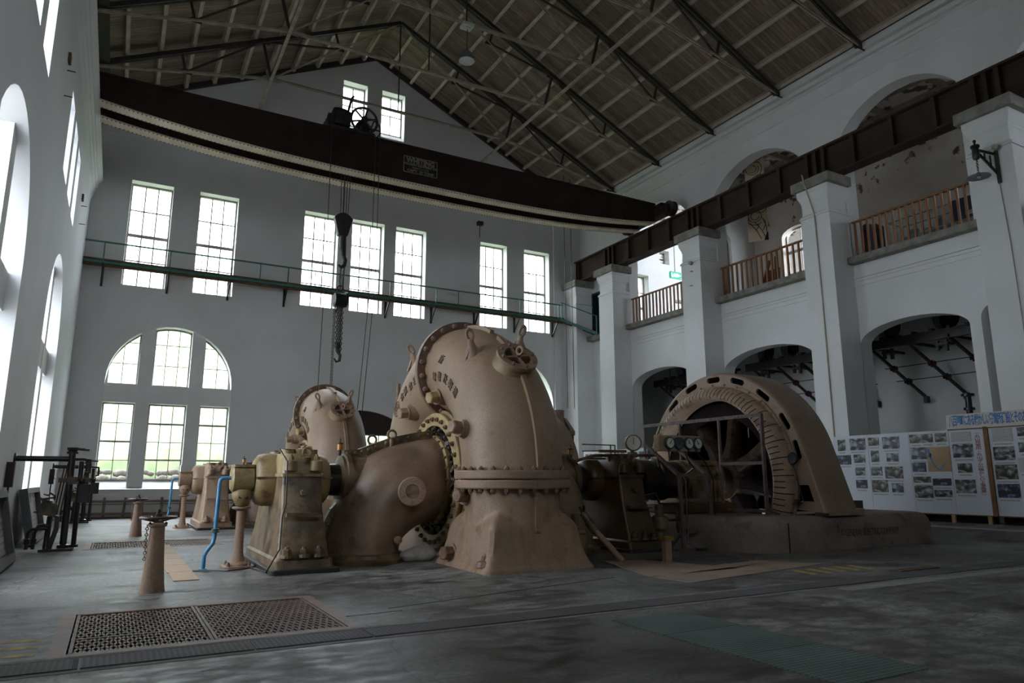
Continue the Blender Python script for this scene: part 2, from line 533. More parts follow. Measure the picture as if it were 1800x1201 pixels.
# ------------------------------------------------------------------ mesh builder
def basis(d):
    d = Vector(d).normalized()
    a = Vector((0, 0, 1)) if abs(d.z) < .9 else Vector((1, 0, 0))
    u = d.cross(a).normalized()
    return u, d.cross(u).normalized(), d

OFF = {}

class MB:
    def __init__(s):
        s.v, s.f, s.m, s.cur = [], [], [], 0

    def mark(s):
        s.m += [s.cur] * (len(s.f) - len(s.m))
        return s

    def use(s, i):
        s.mark()
        s.cur = i
        return s

    def add(s, vs, fs):
        k = len(s.v)
        s.v += [tuple(p) for p in vs]
        s.f += [tuple(i + k for i in f) for f in fs]
        return s

    def box(s, x0, x1, y0, y1, z0, z1):
        return s.add([(x0, y0, z0), (x1, y0, z0), (x1, y1, z0), (x0, y1, z0), (x0, y0, z1), (x1, y0, z1), (x1, y1, z1), (x0, y1, z1)],
                     [(0, 3, 2, 1), (4, 5, 6, 7), (0, 1, 5, 4), (1, 2, 6, 5), (2, 3, 7, 6), (3, 0, 4, 7)])

    def cbox(s, c, h, rot=None):
        vs = [Vector((a * h[0], b * h[1], d * h[2])) for d in (-1, 1) for a, b in ((-1, -1), (1, -1), (1, 1), (-1, 1))]
        if rot is not None:
            vs = [rot @ p for p in vs]
        return s.add([p + Vector(c) for p in vs], [(0, 3, 2, 1), (4, 5, 6, 7), (0, 1, 5, 4), (1, 2, 6, 5), (2, 3, 7, 6), (3, 0, 4, 7)])

    def bar(s, p, q, w, h=None, up=None):
        """rectangular bar from p to q, w across, h along up"""
        h = h or w
        p, q = Vector(p), Vector(q)
        d = (q - p).normalized()
        up = Vector(up) if up else (Vector((0, 0, 1)) if abs(d.z) < .95 else Vector((0, 1, 0)))
        u = d.cross(up).normalized()
        v = u.cross(d).normalized()
        c = [(-w / 2, -h / 2), (w / 2, -h / 2), (w / 2, h / 2), (-w / 2, h / 2)]
        return s.add([p + u * a + v * b for a, b in c] + [q + u * a + v * b for a, b in c],
                     [(3, 2, 1, 0), (4, 5, 6, 7), (0, 1, 5, 4), (1, 2, 6, 5), (2, 3, 7, 6), (3, 0, 4, 7)])

    def loft(s, rings, caps=True, closed=False):
        n = len(rings[0])
        k = len(s.v)
        for r in rings:
            s.v += [tuple(p) for p in r]
        m = len(rings)
        for i in range(m if closed else m - 1):
            a, b = k + i * n, k + ((i + 1) % m) * n
            for j in range(n):
                s.f.append((a + j, a + (j + 1) % n, b + (j + 1) % n, b + j))
        if caps and not closed:
            s.f.append(tuple(range(k + n - 1, k - 1, -1)))
            s.f.append(tuple(k + (m - 1) * n + j for j in range(n)))
        return s

    def tube(s, pts, r, n=10, caps=True, closed=False):
        pts = [Vector(p) for p in pts]
        rs = r if isinstance(r, (list, tuple)) else [r] * len(pts)
        rings = []
        u = None
        m = len(pts)
        for i, p in enumerate(pts):
            if closed:
                d = (pts[(i + 1) % m] - pts[i - 1]).normalized()
            else:
                d = (pts[min(i + 1, m - 1)] - pts[max(i - 1, 0)]).normalized()
            if u is None:
                u, v, _ = basis(d)
            else:
                u = (u - d * u.dot(d)).normalized()
                v = d.cross(u)
            rings.append([p + (u * cos(2 * pi * j / n) + v * sin(2 * pi * j / n)) * rs[i] for j in range(n)])
        return s.loft(rings, caps, closed)

    def cyl(s, p, q, r, n=16, r2=None):
        return s.tube([p, q], [r, r if r2 is None else r2], n)

    def lathe(s, prof, o, axis=(0, 0, 1), n=24, a0=0, a1=2 * pi, caps=True):
        """prof: list of (radius, height)"""
        u, v, d = basis(axis)
        o = Vector(o)
        full = abs(a1 - a0 - 2 * pi) < 1e-6
        rings = []
        for r, h in prof:
            rings.append([o + d * h + (u * cos(a0 + (a1 - a0) * j / n) + v * sin(a0 + (a1 - a0) * j / n)) * max(r, 1e-4)
                          for j in range(n if full else n + 1)])
        if full:
            return s.loft(rings, caps and prof[0] != prof[-1])
        k = len(s.v)
        m = len(rings[0])
        for r in rings:
            s.v += [tuple(p) for p in r]
        for i in range(len(rings) - 1):
            for j in range(m - 1):
                s.f.append((k + i * m + j, k + i * m + j + 1, k + (i + 1) * m + j + 1, k + (i + 1) * m + j))
        return s

    def torus(s, o, axis, R, r, n=24, m=8):
        u, v, d = basis(axis)
        o = Vector(o)
        return s.tube([o + (u * cos(2 * pi * i / n) + v * sin(2 * pi * i / n)) * R for i in range(n)], r, m, closed=True)

    def ball(s, c, r, n=12, sc=(1, 1, 1)):
        rings = []
        for i in range(n // 2 + 1):
            t = -pi / 2 + pi * i / (n // 2)
            rr = max(cos(t), 1e-3)
            rings.append([(c[0] + r * sc[0] * rr * cos(2 * pi * j / n), c[1] + r * sc[1] * rr * sin(2 * pi * j / n), c[2] + r * sc[2] * sin(t)) for j in range(n)])
        return s.loft(rings)

    def hexbolt(s, p, d, r, h):
        """hexagon nut with a round stud end, standing on p along d"""
        u, v, d = basis(d)
        p = Vector(p)
        hx = [(u * cos(pi * j / 3) + v * sin(pi * j / 3)) * r for j in range(6)]
        s.loft([[p + q for q in hx], [p + q + d * h * .85 for q in hx], [p + q * .82 + d * h for q in hx]])
        c = [(u * cos(pi * j / 4) + v * sin(pi * j / 4)) * r * .55 for j in range(8)]
        return s.loft([[p + q + d * h for q in c], [p + q * .9 + d * h * 1.45 for q in c]])

    def panel(s, outer, holes, P, t):
        """plate with holes: loops in (u,v), P(u,v,w) places them, w from 0 to t"""
        loops = [outer] + list(holes)
        co, ed = [], []
        for lp in loops:
            k = len(co)
            co += [Vector(p) for p in lp]
            ed += [(k + i, k + (i + 1) % len(lp)) for i in range(len(lp))]
        vo, eo, fo, *_ = delaunay_2d_cdt(co, ed, [], 0, 1e-6)
        def inside(x, y, lp):
            c = False
            j = len(lp) - 1
            for i in range(len(lp)):
                (xi, yi), (xj, yj) = lp[i][:2], lp[j][:2]
                if (yi > y) != (yj > y) and x < (xj - xi) * (y - yi) / (yj - yi) + xi:
                    c = not c
                j = i
            return c
        keep = []
        for f in fo:
            cx = sum(vo[i].x for i in f) / len(f)
            cy = sum(vo[i].y for i in f) / len(f)
            if inside(cx, cy, outer) and not any(inside(cx, cy, h) for h in holes):
                keep.append(f)
        fo = keep
        if t == 0:
            return s.add([P(p.x, p.y, 0) for p in vo], [tuple(f) for f in fo])
        n = len(vo)
        vs = [P(p.x, p.y, 0) for p in vo] + [P(p.x, p.y, t) for p in vo]
        fs = [tuple(f) for f in fo] + [tuple(i + n for i in reversed(f)) for f in fo]
        cnt = {}
        for f in fo:
            for i in range(len(f)):
                a, b = f[i], f[(i + 1) % len(f)]
                cnt.setdefault((min(a, b), max(a, b)), []).append((a, b))
        for l in cnt.values():
            if len(l) == 1:
                a, b = l[0]
                fs.append((b, a, a + n, b + n))
        return s.add(vs, fs)

    def text(s, body, size, P, t=0.004, align='CENTER', squeeze=1.0, thick=0.0):
        """raised lettering; P(u,v,w) places it"""
        c = bpy.data.curves.new('lettering', 'FONT')
        c.body = body
        c.size = size
        c.align_x = align
        c.align_y = 'CENTER'
        c.extrude = t
        c.offset = thick
        c.resolution_u = 2
        o = bpy.data.objects.new('lettering', c)
        COL.objects.link(o)
        dg = bpy.context.evaluated_depsgraph_get()
        me = bpy.data.meshes.new_from_object(o.evaluated_get(dg))
        s.add([P(v.co.x * squeeze, v.co.y, v.co.z) for v in me.vertices], [tuple(p.vertices) for p in me.polygons])
        bpy.data.objects.remove(o)
        bpy.data.curves.remove(c)
        bpy.data.meshes.remove(me)
        return s

    def build(s, name, m, parent=None, smooth=38, bevel=0, seg=2, fixn=True):
        s.mark()
        me = bpy.data.meshes.new(name)
        off = OFF.get(parent.name, Vector()) if parent else Vector()
        me.from_pydata([tuple(Vector(p) - off) for p in s.v], [], s.f)
        bm = bmesh.new()
        bm.from_mesh(me)
        if fixn:
            bmesh.ops.recalc_face_normals(bm, faces=bm.faces)
        bm.to_mesh(me)
        bm.free()
        if smooth:
            me.shade_smooth()
            me.set_sharp_from_angle(angle=radians(smooth))
        for mm in (m if isinstance(m, (list, tuple)) else [m]):
            me.materials.append(mm)
        if isinstance(m, (list, tuple)):
            me.polygons.foreach_set('material_index', s.m)
        o = bpy.data.objects.new(name, me)
        COL.objects.link(o)
        if parent:
            o.parent = parent
            OFF[o.name] = off
        else:
            OFF[o.name] = Vector()
        if bevel:
            b = o.modifiers.new('bevel', 'BEVEL')
            b.width = bevel
            b.segments = seg
            b.limit_method = 'ANGLE'
            b.angle_limit = radians(40)
        return o

def tag(o, label=None, cat=None, group=None, kind=None):
    if label: o['label'] = label
    if cat: o['category'] = cat
    if group: o['group'] = group
    if kind: o['kind'] = kind
    return o

def thing(name, label, cat, loc=(0, 0, 0), group=None):
    o = bpy.data.objects.new(name, None)
    COL.objects.link(o)
    o.empty_display_size = .1
    o.location = loc
    OFF[o.name] = Vector(loc)
    return tag(o, label, cat, group)

def single(mb, name, m, label, cat, group=None, origin=None, **k):
    """a thing that is one mesh; its origin is put at origin"""
    if origin:
        mb.v = [tuple(Vector(p) - Vector(origin)) for p in mb.v]
    o = mb.build(name, m, None, **k)
    if origin:
        o.location = origin
    return tag(o, label, cat, group)

def struct(mb, name, m, parent=None, **k):
    o = mb.build(name, m, parent, **k)
    if not parent:
        o['kind'] = 'structure'
    return o

def dup(root, loc, label=None, group=None, rz=0.0):
    def cp(o, par):
        c = o.copy()
        COL.objects.link(c)
        c.parent = par
        OFF[c.name] = OFF.get(o.name, Vector())
        for ch in list(o.children):
            cp(ch, c)
        return c
    r = cp(root, None)
    r.location = loc
    r.rotation_euler = (0, 0, rz)
    if label: r['label'] = label
    if group: r['group'] = group
    return r

def arc(cx, cy, rx, ry, a0, a1, n):
    return [(cx + rx * cos(a0 + (a1 - a0) * i / n), cy + ry * sin(a0 + (a1 - a0) * i / n)) for i in range(n + 1)]

def rect(a, b, c, d):
    return [(a, c), (b, c), (b, d), (a, d)]

def rrect(a, b, c, d, r, n=4):
    return (arc(b - r, c + r, r, r, -pi / 2, 0, n) + arc(b - r, d - r, r, r, 0, pi / 2, n)
            + arc(a + r, d - r, r, r, pi / 2, pi, n) + arc(a + r, c + r, r, r, pi, 1.5 * pi, n))
# ================================================================== THE SHELL
XL, XP, XW, XB, YB = -1.9, 21.75, 22.85, 23.45, 33.0
YF = -9.0
RZ = lambda x: 23.42 - .48 * abs(x - 10.1)          # underside of the roof boards
PIERS = [(9.58, 10.78), (15.63, 16.85), (22.18, 23.38), (28.53, 29.75)]

def arch_loop(c, hw, z0, zs, top, n=20):
    return [(c - hw, z0), (c + hw, z0)] + arc(c, zs, hw, top - zs, 0, pi, n)

BACK_ARCH = [1.75, 18.45]
BACK_UP = [.35, 3.07, 7.72, 10.05, 12.32, 17.12, 19.86]
LEFT_ARCH = [23.4, 13.6]
LEFT_UP = [c + d for c in (23.35, 13.45) for d in (-1.9, 0, 1.9)]
AHW = 2.42

# --- floor with two grating pits
GR = [(-.22, 2.28, 7.62, 9.74), (-.3, 2.3, 18.55, 20.35)]
fl = MB().panel(rect(-2.6, 34, YF, 34), [rect(*g) for g in GR] + [rect(13.35, 16.0, 11.55 + d, 15.9 + d) for d in (0, 11.66)], lambda u, v, w: (u, v, w), -.12)
struct(fl, 'floor', M['floor'], smooth=0)

# --- back wall with its openings (inner face y = 33)
holes = [arch_loop(c, AHW, 1.12, 5.5, 7.92) for c in BACK_ARCH]
holes += [[(8.2, -.05), (12.0, -.05)] + arc(10.1, .95, 3.8, 3.8, radians(60), radians(120), 14)]
holes += [rect(c - .82, c + .82, 9.55, 14.22) for c in BACK_UP]
holes += [rect(c - .63, c + .63, 18.95, 21.58) for c in (9.07, 11.12)]
outer = [(XL - .9, -.1), (38, -.1), (38, 17.6), (23.6, 17.6), (XW, RZ(XW) + .1), (10.1, RZ(10.1) + .1), (XL - .9, RZ(XL - .9) + .1)]
gal = [rect(26.95, 27.95, 9.9, 13.95), rect(30.0, 31.2, 10.4, 12.7), rect(28.9, 29.7, 14.9, 15.8)]
wb = MB().panel(outer, holes + gal, lambda u, v, w: (u, YB + w, v), .8)
struct(wb, 'wall_back', M['plaster'], smooth=30)

# --- left wall (inner face x = -1.9), up to the crane ledge; upper part set back
holes = [arch_loop(c, AHW, 1.08, 5.45, 7.8) for c in LEFT_ARCH]
holes += [rect(c - .62, c + .62, 9.5, 11.75) for c in LEFT_UP]
wl_ = MB().panel(rect(YF, YB, -.1, 14.0), holes, lambda u, v, w: (XL - w, u, v), .9)
struct(wl_, 'wall_left', M['plaster_left'], smooth=30)
# front wall behind the camera; its two unseen windows are added to light the hall
wf = MB().panel([(XL - .9, -.1), (XB, -.1), (XB, RZ(XB) + .1), (10.1, RZ(10.1) + .1), (XL - .9, RZ(XL - .9) + .1)],
                [rect(8.2, 12, 0, 4.6)] + [rect(c - .82, c + .82, 9.55, 14.22) for c in BACK_UP[:2]], lambda u, v, w: (u, YF - w, v), .6)
struct(wf, 'wall_front', M['plaster'], smooth=0)
dr = MB().box(8.2, 12, YF - .3, YF - .15, 0, 4.6)
struct(dr, 'door_2', M['door_green'], smooth=0)

# --- crane ledge, stepped out of the left wall
lg = MB()
prof = [(0, 13.05), (.03, 13.12), (.07, 13.2), (.07, 13.34), (.14, 13.42), (.14, 13.55), (.21, 13.62), (.21, 13.74), (.29, 13.82), (.35, 13.9), (.35, 14.0), (-.7, 14.0), (-.7, 13.05)]
lg.loft([[(XL + a, y, z) for a, z in prof] for y in (YF, YB - .0)])
ub = MB().box(XL - .95, XL - .7, YF, YB, 13.9, 18.2)
struct(ub, 'wall_left_upper', M['plaster_left'], smooth=0)
struct(lg, 'trim_1', M['plaster_left'], smooth=0)

# --- string course on the back wall, pilaster strips in the right-hand corner
st = MB().box(XL, XP, YB - .07, YB, 16.22, 16.38).box(20.95, 21.35, YB - .09, YB, 0, 16.22)
struct(st, 'trim_2', M['plaster'], smooth=0)

# --- right wall: an arcade of piers, balcony openings above and segmental arches below
bays = [(PIERS[i][1], PIERS[i + 1][0]) for i in range(3)] + [(4.4, PIERS[0][0]), (-2.0, 3.2)]
holes = []
for k, (a, b) in enumerate(bays):
    c, hw = (a + b) / 2, (b - a) / 2
    au = a + (.62 if k == 0 else .75)
    cu, hu = (au + b) / 2, (b - au) / 2
    R_ = (hu * hu + 1.05 ** 2) / 2.1
    an = math.asin(hu / R_)
    holes.append([(au, 9.36), (b, 9.36)] + arc(cu, 15.33 - R_, R_, R_, pi / 2 - an, pi / 2 + an, 20))
    if k == 0:      # nearest bay in view: the low arch is narrower, a slot beside it
        a2 = 11.9
        c2, hw2 = (a2 + b) / 2, (b - a2) / 2
        holes.append([(a2, -.05), (b, -.05)] + arc(c2, 6.25, hw2, .62, 0, pi, 16))
        holes.append([(10.78, -.05), (11.56, -.05)] + arc(11.17, 6.35, .39, .42, 0, pi, 10))
    else:
        holes.append([(au, -.05), (b, -.05)] + arc(cu, 6.12, hu, .75, 0, pi, 16))
holes.append(rect(30.35, 31.9, 9.42, 11.85))      # walkway door
wr = MB().panel(rect(YF, YB, -.1, 17.5), holes, lambda u, v, w: (XW + w, u, v), XB - XW)
struct(wr, 'wall_right', M['plaster'], smooth=30)

def pier_mb(y0, y1):
    mb = MB()
    mb.box(XP, XW + .02, y0, y1, 0, 11.05)
    # necking with two fillets, slightly narrower, then a flare under the concrete cap
    pr = [(0, 11.05), (.045, 11.05), (.045, 11.16), (.02, 11.2), (.02, 11.75), (0, 11.9), (-.02, 12.0), (-.03, 12.12)]
    rings = []
    for d, z in [(-.035, 11.04), (-.035, 11.12), (.05, 11.2), (.05, 11.62), (.03, 11.66), (.03, 11.72), (.01, 11.76), (-.06, 11.95), (-.06, 12.14)]:
        rings.append([(XP + d, y0 + d, z), (XW + .02, y0 + d, z), (XW + .02, y1 - d, z), (XP + d, y1 - d, z)])
    mb.loft(rings)
    return mb
n = 0
for (y0, y1) in PIERS + [(3.2, 4.4), (31.9, 33.05)]:
    n += 1
    struct(pier_mb(y0, y1), 'column_%d' % n, M['plaster'], smooth=0)
    cap = MB().box(XP - .2, XW + .02, y0 - .22, min(y1 + .2, YB), 12.14, 12.5)
    struct(cap, 'trim_%d' % (n + 2), M['concrete'], smooth=0, bevel=.02)

# --- mouldings of the right wall
mo = MB()
for z0, z1, d in ((17.05, 17.3, .22), (16.78, 16.95, .14), (16.62, 16.7, .08), (16.03, 16.11, .05)):
    mo.box(XW - d, XW, YF, YB, z0, z1)
for (a, b) in bays[:3]:
    for z0, z1, d in ((8.62, 8.72, .05), (8.50, 8.60, .035), (8.32, 8.40, .03)):
        mo.box(XW - d, XW, a, b, z0, z1)
struct(mo, 'trim_10', M['plaster'], smooth=0)

# --- balcony floor slabs with their concrete noses, gallery floor
for k, (a, b) in enumerate(bays[:4]):
    sl = MB().box(22.5, XB, a + .005, b - .005, 9.13, 9.38)
    struct(sl, 'trim_%d' % (11 + k), M['slab'], smooth=0, bevel=.02)
sl = MB().box(22.42, XW, 29.9, 31.9, 9.05, 9.32)
struct(sl, 'trim_15', M['slab'], smooth=0, bevel=.02)

# --- rooms behind the arcade: gallery above, bus-bar room below
gf = MB().box(XB, 38, YF, YB, 9.0, 9.3)
struct(gf, 'floor_gallery', M['slab'], smooth=0)
GWY = (22.8, 8.6, 5.0, 1.4, -2.2, -5.8)  # all but the first are unseen windows added to brighten the gallery
gw = MB().panel(rect(YF, 25.5, 9.3, 17.4), [[(y - .9, 10.6), (y + .9, 10.6)] + arc(y, 13.7, .9, .42, 0, pi, 10) for y in GWY], lambda u, v, w: (29 + w, u, v), .5)
struct(gw, 'wall_gallery_side', M['plaster_stained'], smooth=30)
ge = MB().panel(rect(24.7, 29.5, 9.3, 17.4), [[(26.4, 10.2), (27.3, 10.2)] + arc(26.85, 13.75, .45, .4, 0, pi, 8)], lambda u, v, w: (u, 25.5 + w, v), .5)
struct(ge, 'wall_gallery_end', M['plaster'], smooth=30)
gx = MB().box(38, 38.4, 25.5, YB, -.1, 17.5)
struct(gx, 'wall_gallery_far', M['plaster'], smooth=0)
gm = MB().box(28.9, 29.0, YF, 25.5, 13.15, 13.25).box(28.86, 29.0, YF, 25.5, 15.7, 15.9).box(28.8, 29, YF, 25.5, 16.4, 16.6)
struct(gm, 'trim_16', M['plaster_stained'], smooth=0)
gc = MB().box(XB, 38.4, YF, YB + .3, 17.4, 17.7)
struct(gc, 'ceiling_gallery', M['plaster_stained'], smooth=0)
gj = MB()
for k in range(14):
    gj.box(XB, 29, YF + 2.6 * k, YF + 2.6 * k + .14, 17.15, 17.4)
for k in range(4):
    gj.box(24.6 + 1.2 * k, 24.7 + 1.2 * k, YF, 25.5, 17.28, 17.4)
struct(gj, 'trim_29', M['board_beige'], smooth=0)
LWY = (12.8, 14.9, 17.2, 22.1, 23.5, 27.6, 29.3)
lw = MB().panel(rect(YF, YB, -.1, 9.0), [arc(y, 7.55, .52, .52, 0, 2 * pi, 24)[:-1] for y in LWY],
                lambda u, v, w: (27 + w, u, v), .5)
struct(lw, 'wall_low_room', M['plaster'], smooth=30)
lb = MB().box(27.5, 27.7, YF, YB, 6.6, 8.4)  # black sheet, stands in for the darkness beyond the round holes
struct(lb, 'trim_17', M['slot'], smooth=0)
le = MB().box(XB, 27, YF - .3, YF, -.1, 17.4).box(27, 38, YF - .3, YF, 9, 17.4)
struct(le, 'wall_low_room_end', M['plaster'], smooth=0)

# --- low kerb that carries the exhibition boards
pk = MB().loft([[(19.7, y, .001), (21.1, y, .24), (21.3, y, .27), (XB + 3.5, y, .27), (XB + 3.5, y, .001)] for y in (2, YB)])
struct(pk, 'floor_ramp', M['floor'], smooth=0)
pk = MB().loft([[(20.70, y, .1725), (20.86, y, .200), (20.86, y, .203), (20.70, y, .176)] for y in (2, YB)])
struct(pk, 'trim_18', M['slab_light'], smooth=0)

# --- roof: boards, gable rafters, eaves
for sgn, nm in ((-1, 'ceiling_left'), (1, 'ceiling_right')):
    x1 = 10.1 + sgn * 12.95
    mb = MB()
    z0, z1 = RZ(10.1), RZ(x1)
    mb.loft([[(10.1, y, z0), (x1, y, z1), (x1, y, z1 + .15), (10.1, y, z0 + .15)] for y in (YF, YB + .8)])
    struct(mb, nm, M['planks'], smooth=0)
ev = MB()
for sgn in (-1, 1):
    a, b = 10.1, 10.1 + sgn * 12.7
    ev.bar((a, YB - .09, RZ(a) - .13), (b, YB - .09, RZ(b) - .13), .16, .24)
struct(ev, 'trim_19', M['truss'], smooth=0)
ev = MB().box(XW - .35, XW + .1, YF, YB, 17.3, 17.42).box(XL - .1, XL + .3, YF, YB, 17.3, 17.42)
struct(ev, 'trim_20', M['truss'], smooth=0)

# --- skirting under the back windows
sk = MB().box(XL, 20.9, YB - .03, YB, 0, .14)
struct(sk, 'baseboard_back', M['plaster'], smooth=0)

# ------------------------------------------------------------------ windows
def bars(mb, loop_test, x0, x1, z0, z1, nx, nz, th, P, meet=None, d=.03):
    for i in range(1, nx):
        x = x0 + (x1 - x0) * i / nx
        a, b = loop_test(x)
        mb.bar(P(x, max(z0, a), 0), P(x, min(z1, b), 0), th, d)
    for i in range(1, nz):
        z = z0 + (z1 - z0) * i / nz
        if meet is not None and i == meet:
            mb.bar(P(x0, z, 0), P(x1, z, 0), d + .02, th * 2.6)
        else:
            mb.bar(P(x0, z, 0), P(x1, z, 0), d, th)

WN = [0]
def window(name_loc):
    WN[0] += 1
    o = bpy.data.objects.new('window_%d' % WN[0], None)
    COL.objects.link(o)
    o.location = name_loc
    OFF[o.name] = Vector(name_loc)
    o['kind'] = 'structure'
    return o

def rect_window(P, x0, x1, z0, z1, nx=3, nz=4, th=.055, fr=.07, meet=2, gm='glass'):
    r = window(P((x0 + x1) / 2, z0, 0))
    f = MB()
    f.panel(rect(x0, x1, z0, z1), [rect(x0 + fr, x1 - fr, z0 + fr, z1 - fr)], lambda u, v, w: P(u, v, w - .05), .1)
    bars(f, lambda x: (z0, z1), x0 + fr, x1 - fr, z0 + fr, z1 - fr, nx, nz, th, P, meet)
    f.build('window_frame', M['window_paint'], r, smooth=0)
    g = MB().panel(rect(x0 + fr * .5, x1 - fr * .5, z0 + fr * .5, z1 - fr * .5), [], lambda u, v, w: P(u, v, w), 0)
    g.build('pane', M[gm], r, smooth=0, fixn=False)
    return r

def arch_window(P, c, z0, zs, top, dp=.5):
    """three lights below a transom, three in the arch head; plastered mullions and transom"""
    r = window(P(c, z0, 0))
    hw = AHW
    ry = top - zs
    def ztop(x):
        return zs + ry * sqrt(max(0.0, 1 - ((x - c) / hw) ** 2))
    mx = [(c - .98, .26), (c + .98, .26)]       # mullion centres and half widths
    tr0, tr1 = 4.62, 5.38
    # masonry mullions and transom
    st_ = MB()
    for x, h in mx:
        lp = [(x - h, z0)] + [(x + h, z0)] + [(x + h, ztop(x + h)), (x - h, ztop(x - h))]
        st_.panel(lp, [], lambda u, v, w: P(u, v, -.42 + w), .62)
        st_.panel(rect(x - h - .03, x + h + .03, z0 - .25, 2.1), [], lambda u, v, w: P(u, v, -.45 + w), .5)
    for a, b in ((c - hw, c - .98 - .26), (c - .98 + .26, c + .98 - .26), (c + .98 + .26, c + hw)):
        st_.panel(rect(a, b, tr0, tr1), [], lambda u, v, w: P(u, v, -.40 + w), .6)
    st_.build('mullion', M['reveal'], r, smooth=0)
    f = MB()
    g = MB()
    fr = .06
    spans = [(c - hw, c - 1.24, 2), (c - .72, c + .72, 3), (c + 1.24, c + hw, 2)]
    for k, (a, b, nx) in enumerate(spans):
        f.panel(rect(a, b, z0, tr0), [rect(a + fr, b - fr, z0 + fr, tr0 - fr)], lambda u, v, w: P(u, v, w - .05), .1)
        bars(f, lambda x: (z0, tr0), a + fr, b - fr, z0 + fr, tr0 - fr, nx, 4, .03, P, 2 if k == 0 else 3)
        if k != 0:
            zz = z0 + fr + (tr0 - z0) * .25
            f.bar(P(a, zz, 0), P(b, zz, 0), .05, .05)
        g.panel(rect(a, b, z0, tr0), [], P, 0)
        # head light
        m_ = 12
        top_l = [(a + (b - a) * i / m_, ztop(a + (b - a) * i / m_)) for i in range(m_ + 1)]
        inn = [(min(max(x, a + fr), b - fr), z - fr * 1.3) for x, z in top_l]
        lo_i = tr1 + fr
        pts_o = [(a, tr1), (b, tr1)] + [p for p in reversed(top_l) if p[1] > tr1 + .01]
        pts_i = [p for p in reversed(inn) if p[1] > lo_i + .02]
        if k == 0:
            pts_i = [(pts_i[-1][0], lo_i), (b - fr, lo_i)] + pts_i
        elif k == 2:
            pts_i = [(a + fr, lo_i), (pts_i[0][0], lo_i)] + pts_i
        else:
            pts_i = [(a + fr, lo_i), (b - fr, lo_i)] + pts_i
        ded = []
        for p in pts_i:
            if not ded or hypot(p[0] - ded[-1][0], p[1] - ded[-1][1]) > .01:
                ded.append(p)
        f.panel(pts_o, [ded], lambda u, v, w: P(u, v, w - .05), .1)
        zt = max(z for x, z in top_l)
        for i in range(1, nx):
            x = a + (b - a) * i / nx
            if ztop(x) > tr1 + .1:
                f.bar(P(x, tr1, 0), P(x, ztop(x), 0), .03, .03)
        for z in (tr1 + .9, tr1 + 1.8):
            if z < zt - .1:
                ww = hw * sqrt(max(0, 1 - ((z - zs) / ry) ** 2)) if z > zs else hw
                xa, xb_ = max(a, c - ww), min(b, c + ww)
                if xb_ > xa + .05:
                    f.bar(P(xa, z, 0), P(xb_, z, 0), .03, .03)
        g.panel(pts_o, [], P, 0)
    f.build('window_frame', M['window_paint'], r, smooth=0)
    g.build('pane', M['glass'], r, smooth=0, fixn=False)
    s_ = MB().loft([[P(u, z0 - .33, -dp + .005), P(u, z0, .02), P(u, z0 - .33, .02)] for u in (c - hw + .004, c + hw - .004)])
    s_.build('window_sill', M['reveal'], r, smooth=0)
    return r

PB = lambda u, v, w: (u, YB + .5 + w, v)
PL = lambda u, v, w: (XL - .62 - w, u, v)
for c in BACK_UP:
    rect_window(PB, c - .82, c + .82, 9.55, 14.22, 3, 4)
PF = lambda u, v, w: (u, YF - .35 - w, v)
for c in BACK_UP[:2]:  # added windows, out of view, for light from the front left
    rect_window(PF, c - .82, c + .82, 9.55, 14.22, 3, 4)
for c in (9.07, 11.12):
    rect_window(PB, c - .63, c + .63, 19.35, 21.58, 2, 2)
    sl = MB().loft([[(x, YB + .02, 18.95), (x, YB + .5, 18.95), (x, YB + .5, 19.4)] for x in (c - .63, c + .63)])
    struct(sl, 'trim_%d' % (21 + (c > 10)), M['reveal'], smooth=0)
for c in BACK_ARCH:
    arch_window(PB, c, 1.46, 5.5, 7.92, dp=.5)
# big doorway in the middle of the back wall: brown boarded arch, a glazed band and plank leaves
dw = thing('door_3', None, None, (10.1, YB + .3, 0))
dw['kind'] = 'structure'
lun = MB().panel([(8.2, 3.62), (12.0, 3.62)] + arc(10.1, .95, 3.8, 3.8, radians(60), radians(120), 14), [], lambda u, v, w: (u, YB + .25 + w, v), .08)
lun.build('door_head', M['lunette'], dw, smooth=0)
lf = MB()
for k in range(4):
    lf.box(8.2 + .95 * k + .01, 8.2 + .95 * (k + 1) - .01, YB + .27, YB + .33, 0, 1.6)
for z in (1.6, 2.6, 3.58):
    lf.box(8.2, 12, YB + .26, YB + .34, z, z + .06)
for k in range(9):
    x = 8.2 + 3.8 * k / 8
    lf.box(x - .02, x + .02, YB + .28, YB + .32, 1.6, 3.6)
lf.build('door_leaf', M['window_paint'], dw, smooth=0)
MB().panel(rect(8.2, 12, 1.6, 3.62), [], lambda u, v, w: (u, YB + .3, v), 0).build('pane', M['glass'], dw, smooth=0, fixn=False)
for c in LEFT_ARCH:
    arch_window(PL, c, 1.42, 5.45, 7.8, dp=.62)
for c in LEFT_UP:
    rect_window(PL, c - .62, c + .62, 9.5, 11.75, 2, 3, meet=0)
for a, b, c, d in ((26.95, 27.95, 9.9, 13.95), (30.0, 31.2, 10.4, 12.7), (28.9, 29.7, 14.9, 15.8)):
    rect_window(PB, a, b, c, d, 2, 4, gm='dimmed_glass')
PG = lambda u, v, w: (29.35 + w, u, v)
for y in GWY:
    rect_window(PG, y - .9, y + .9, 10.6, 14.12, 2, 3)
PE = lambda u, v, w: (u, 25.8 + w, v)
rect_window(PE, 26.4, 27.3, 10.2, 14.1, 2, 3)
# ================================================================== ROOF STEEL, CRANE, WALKWAY, BALCONIES
ORD = ['first', 'second', 'third', 'fourth', 'fifth', 'sixth', 'seventh', 'eighth', 'ninth', 'tenth', 'eleventh', 'twelfth', 'thirteenth', 'fourteenth']
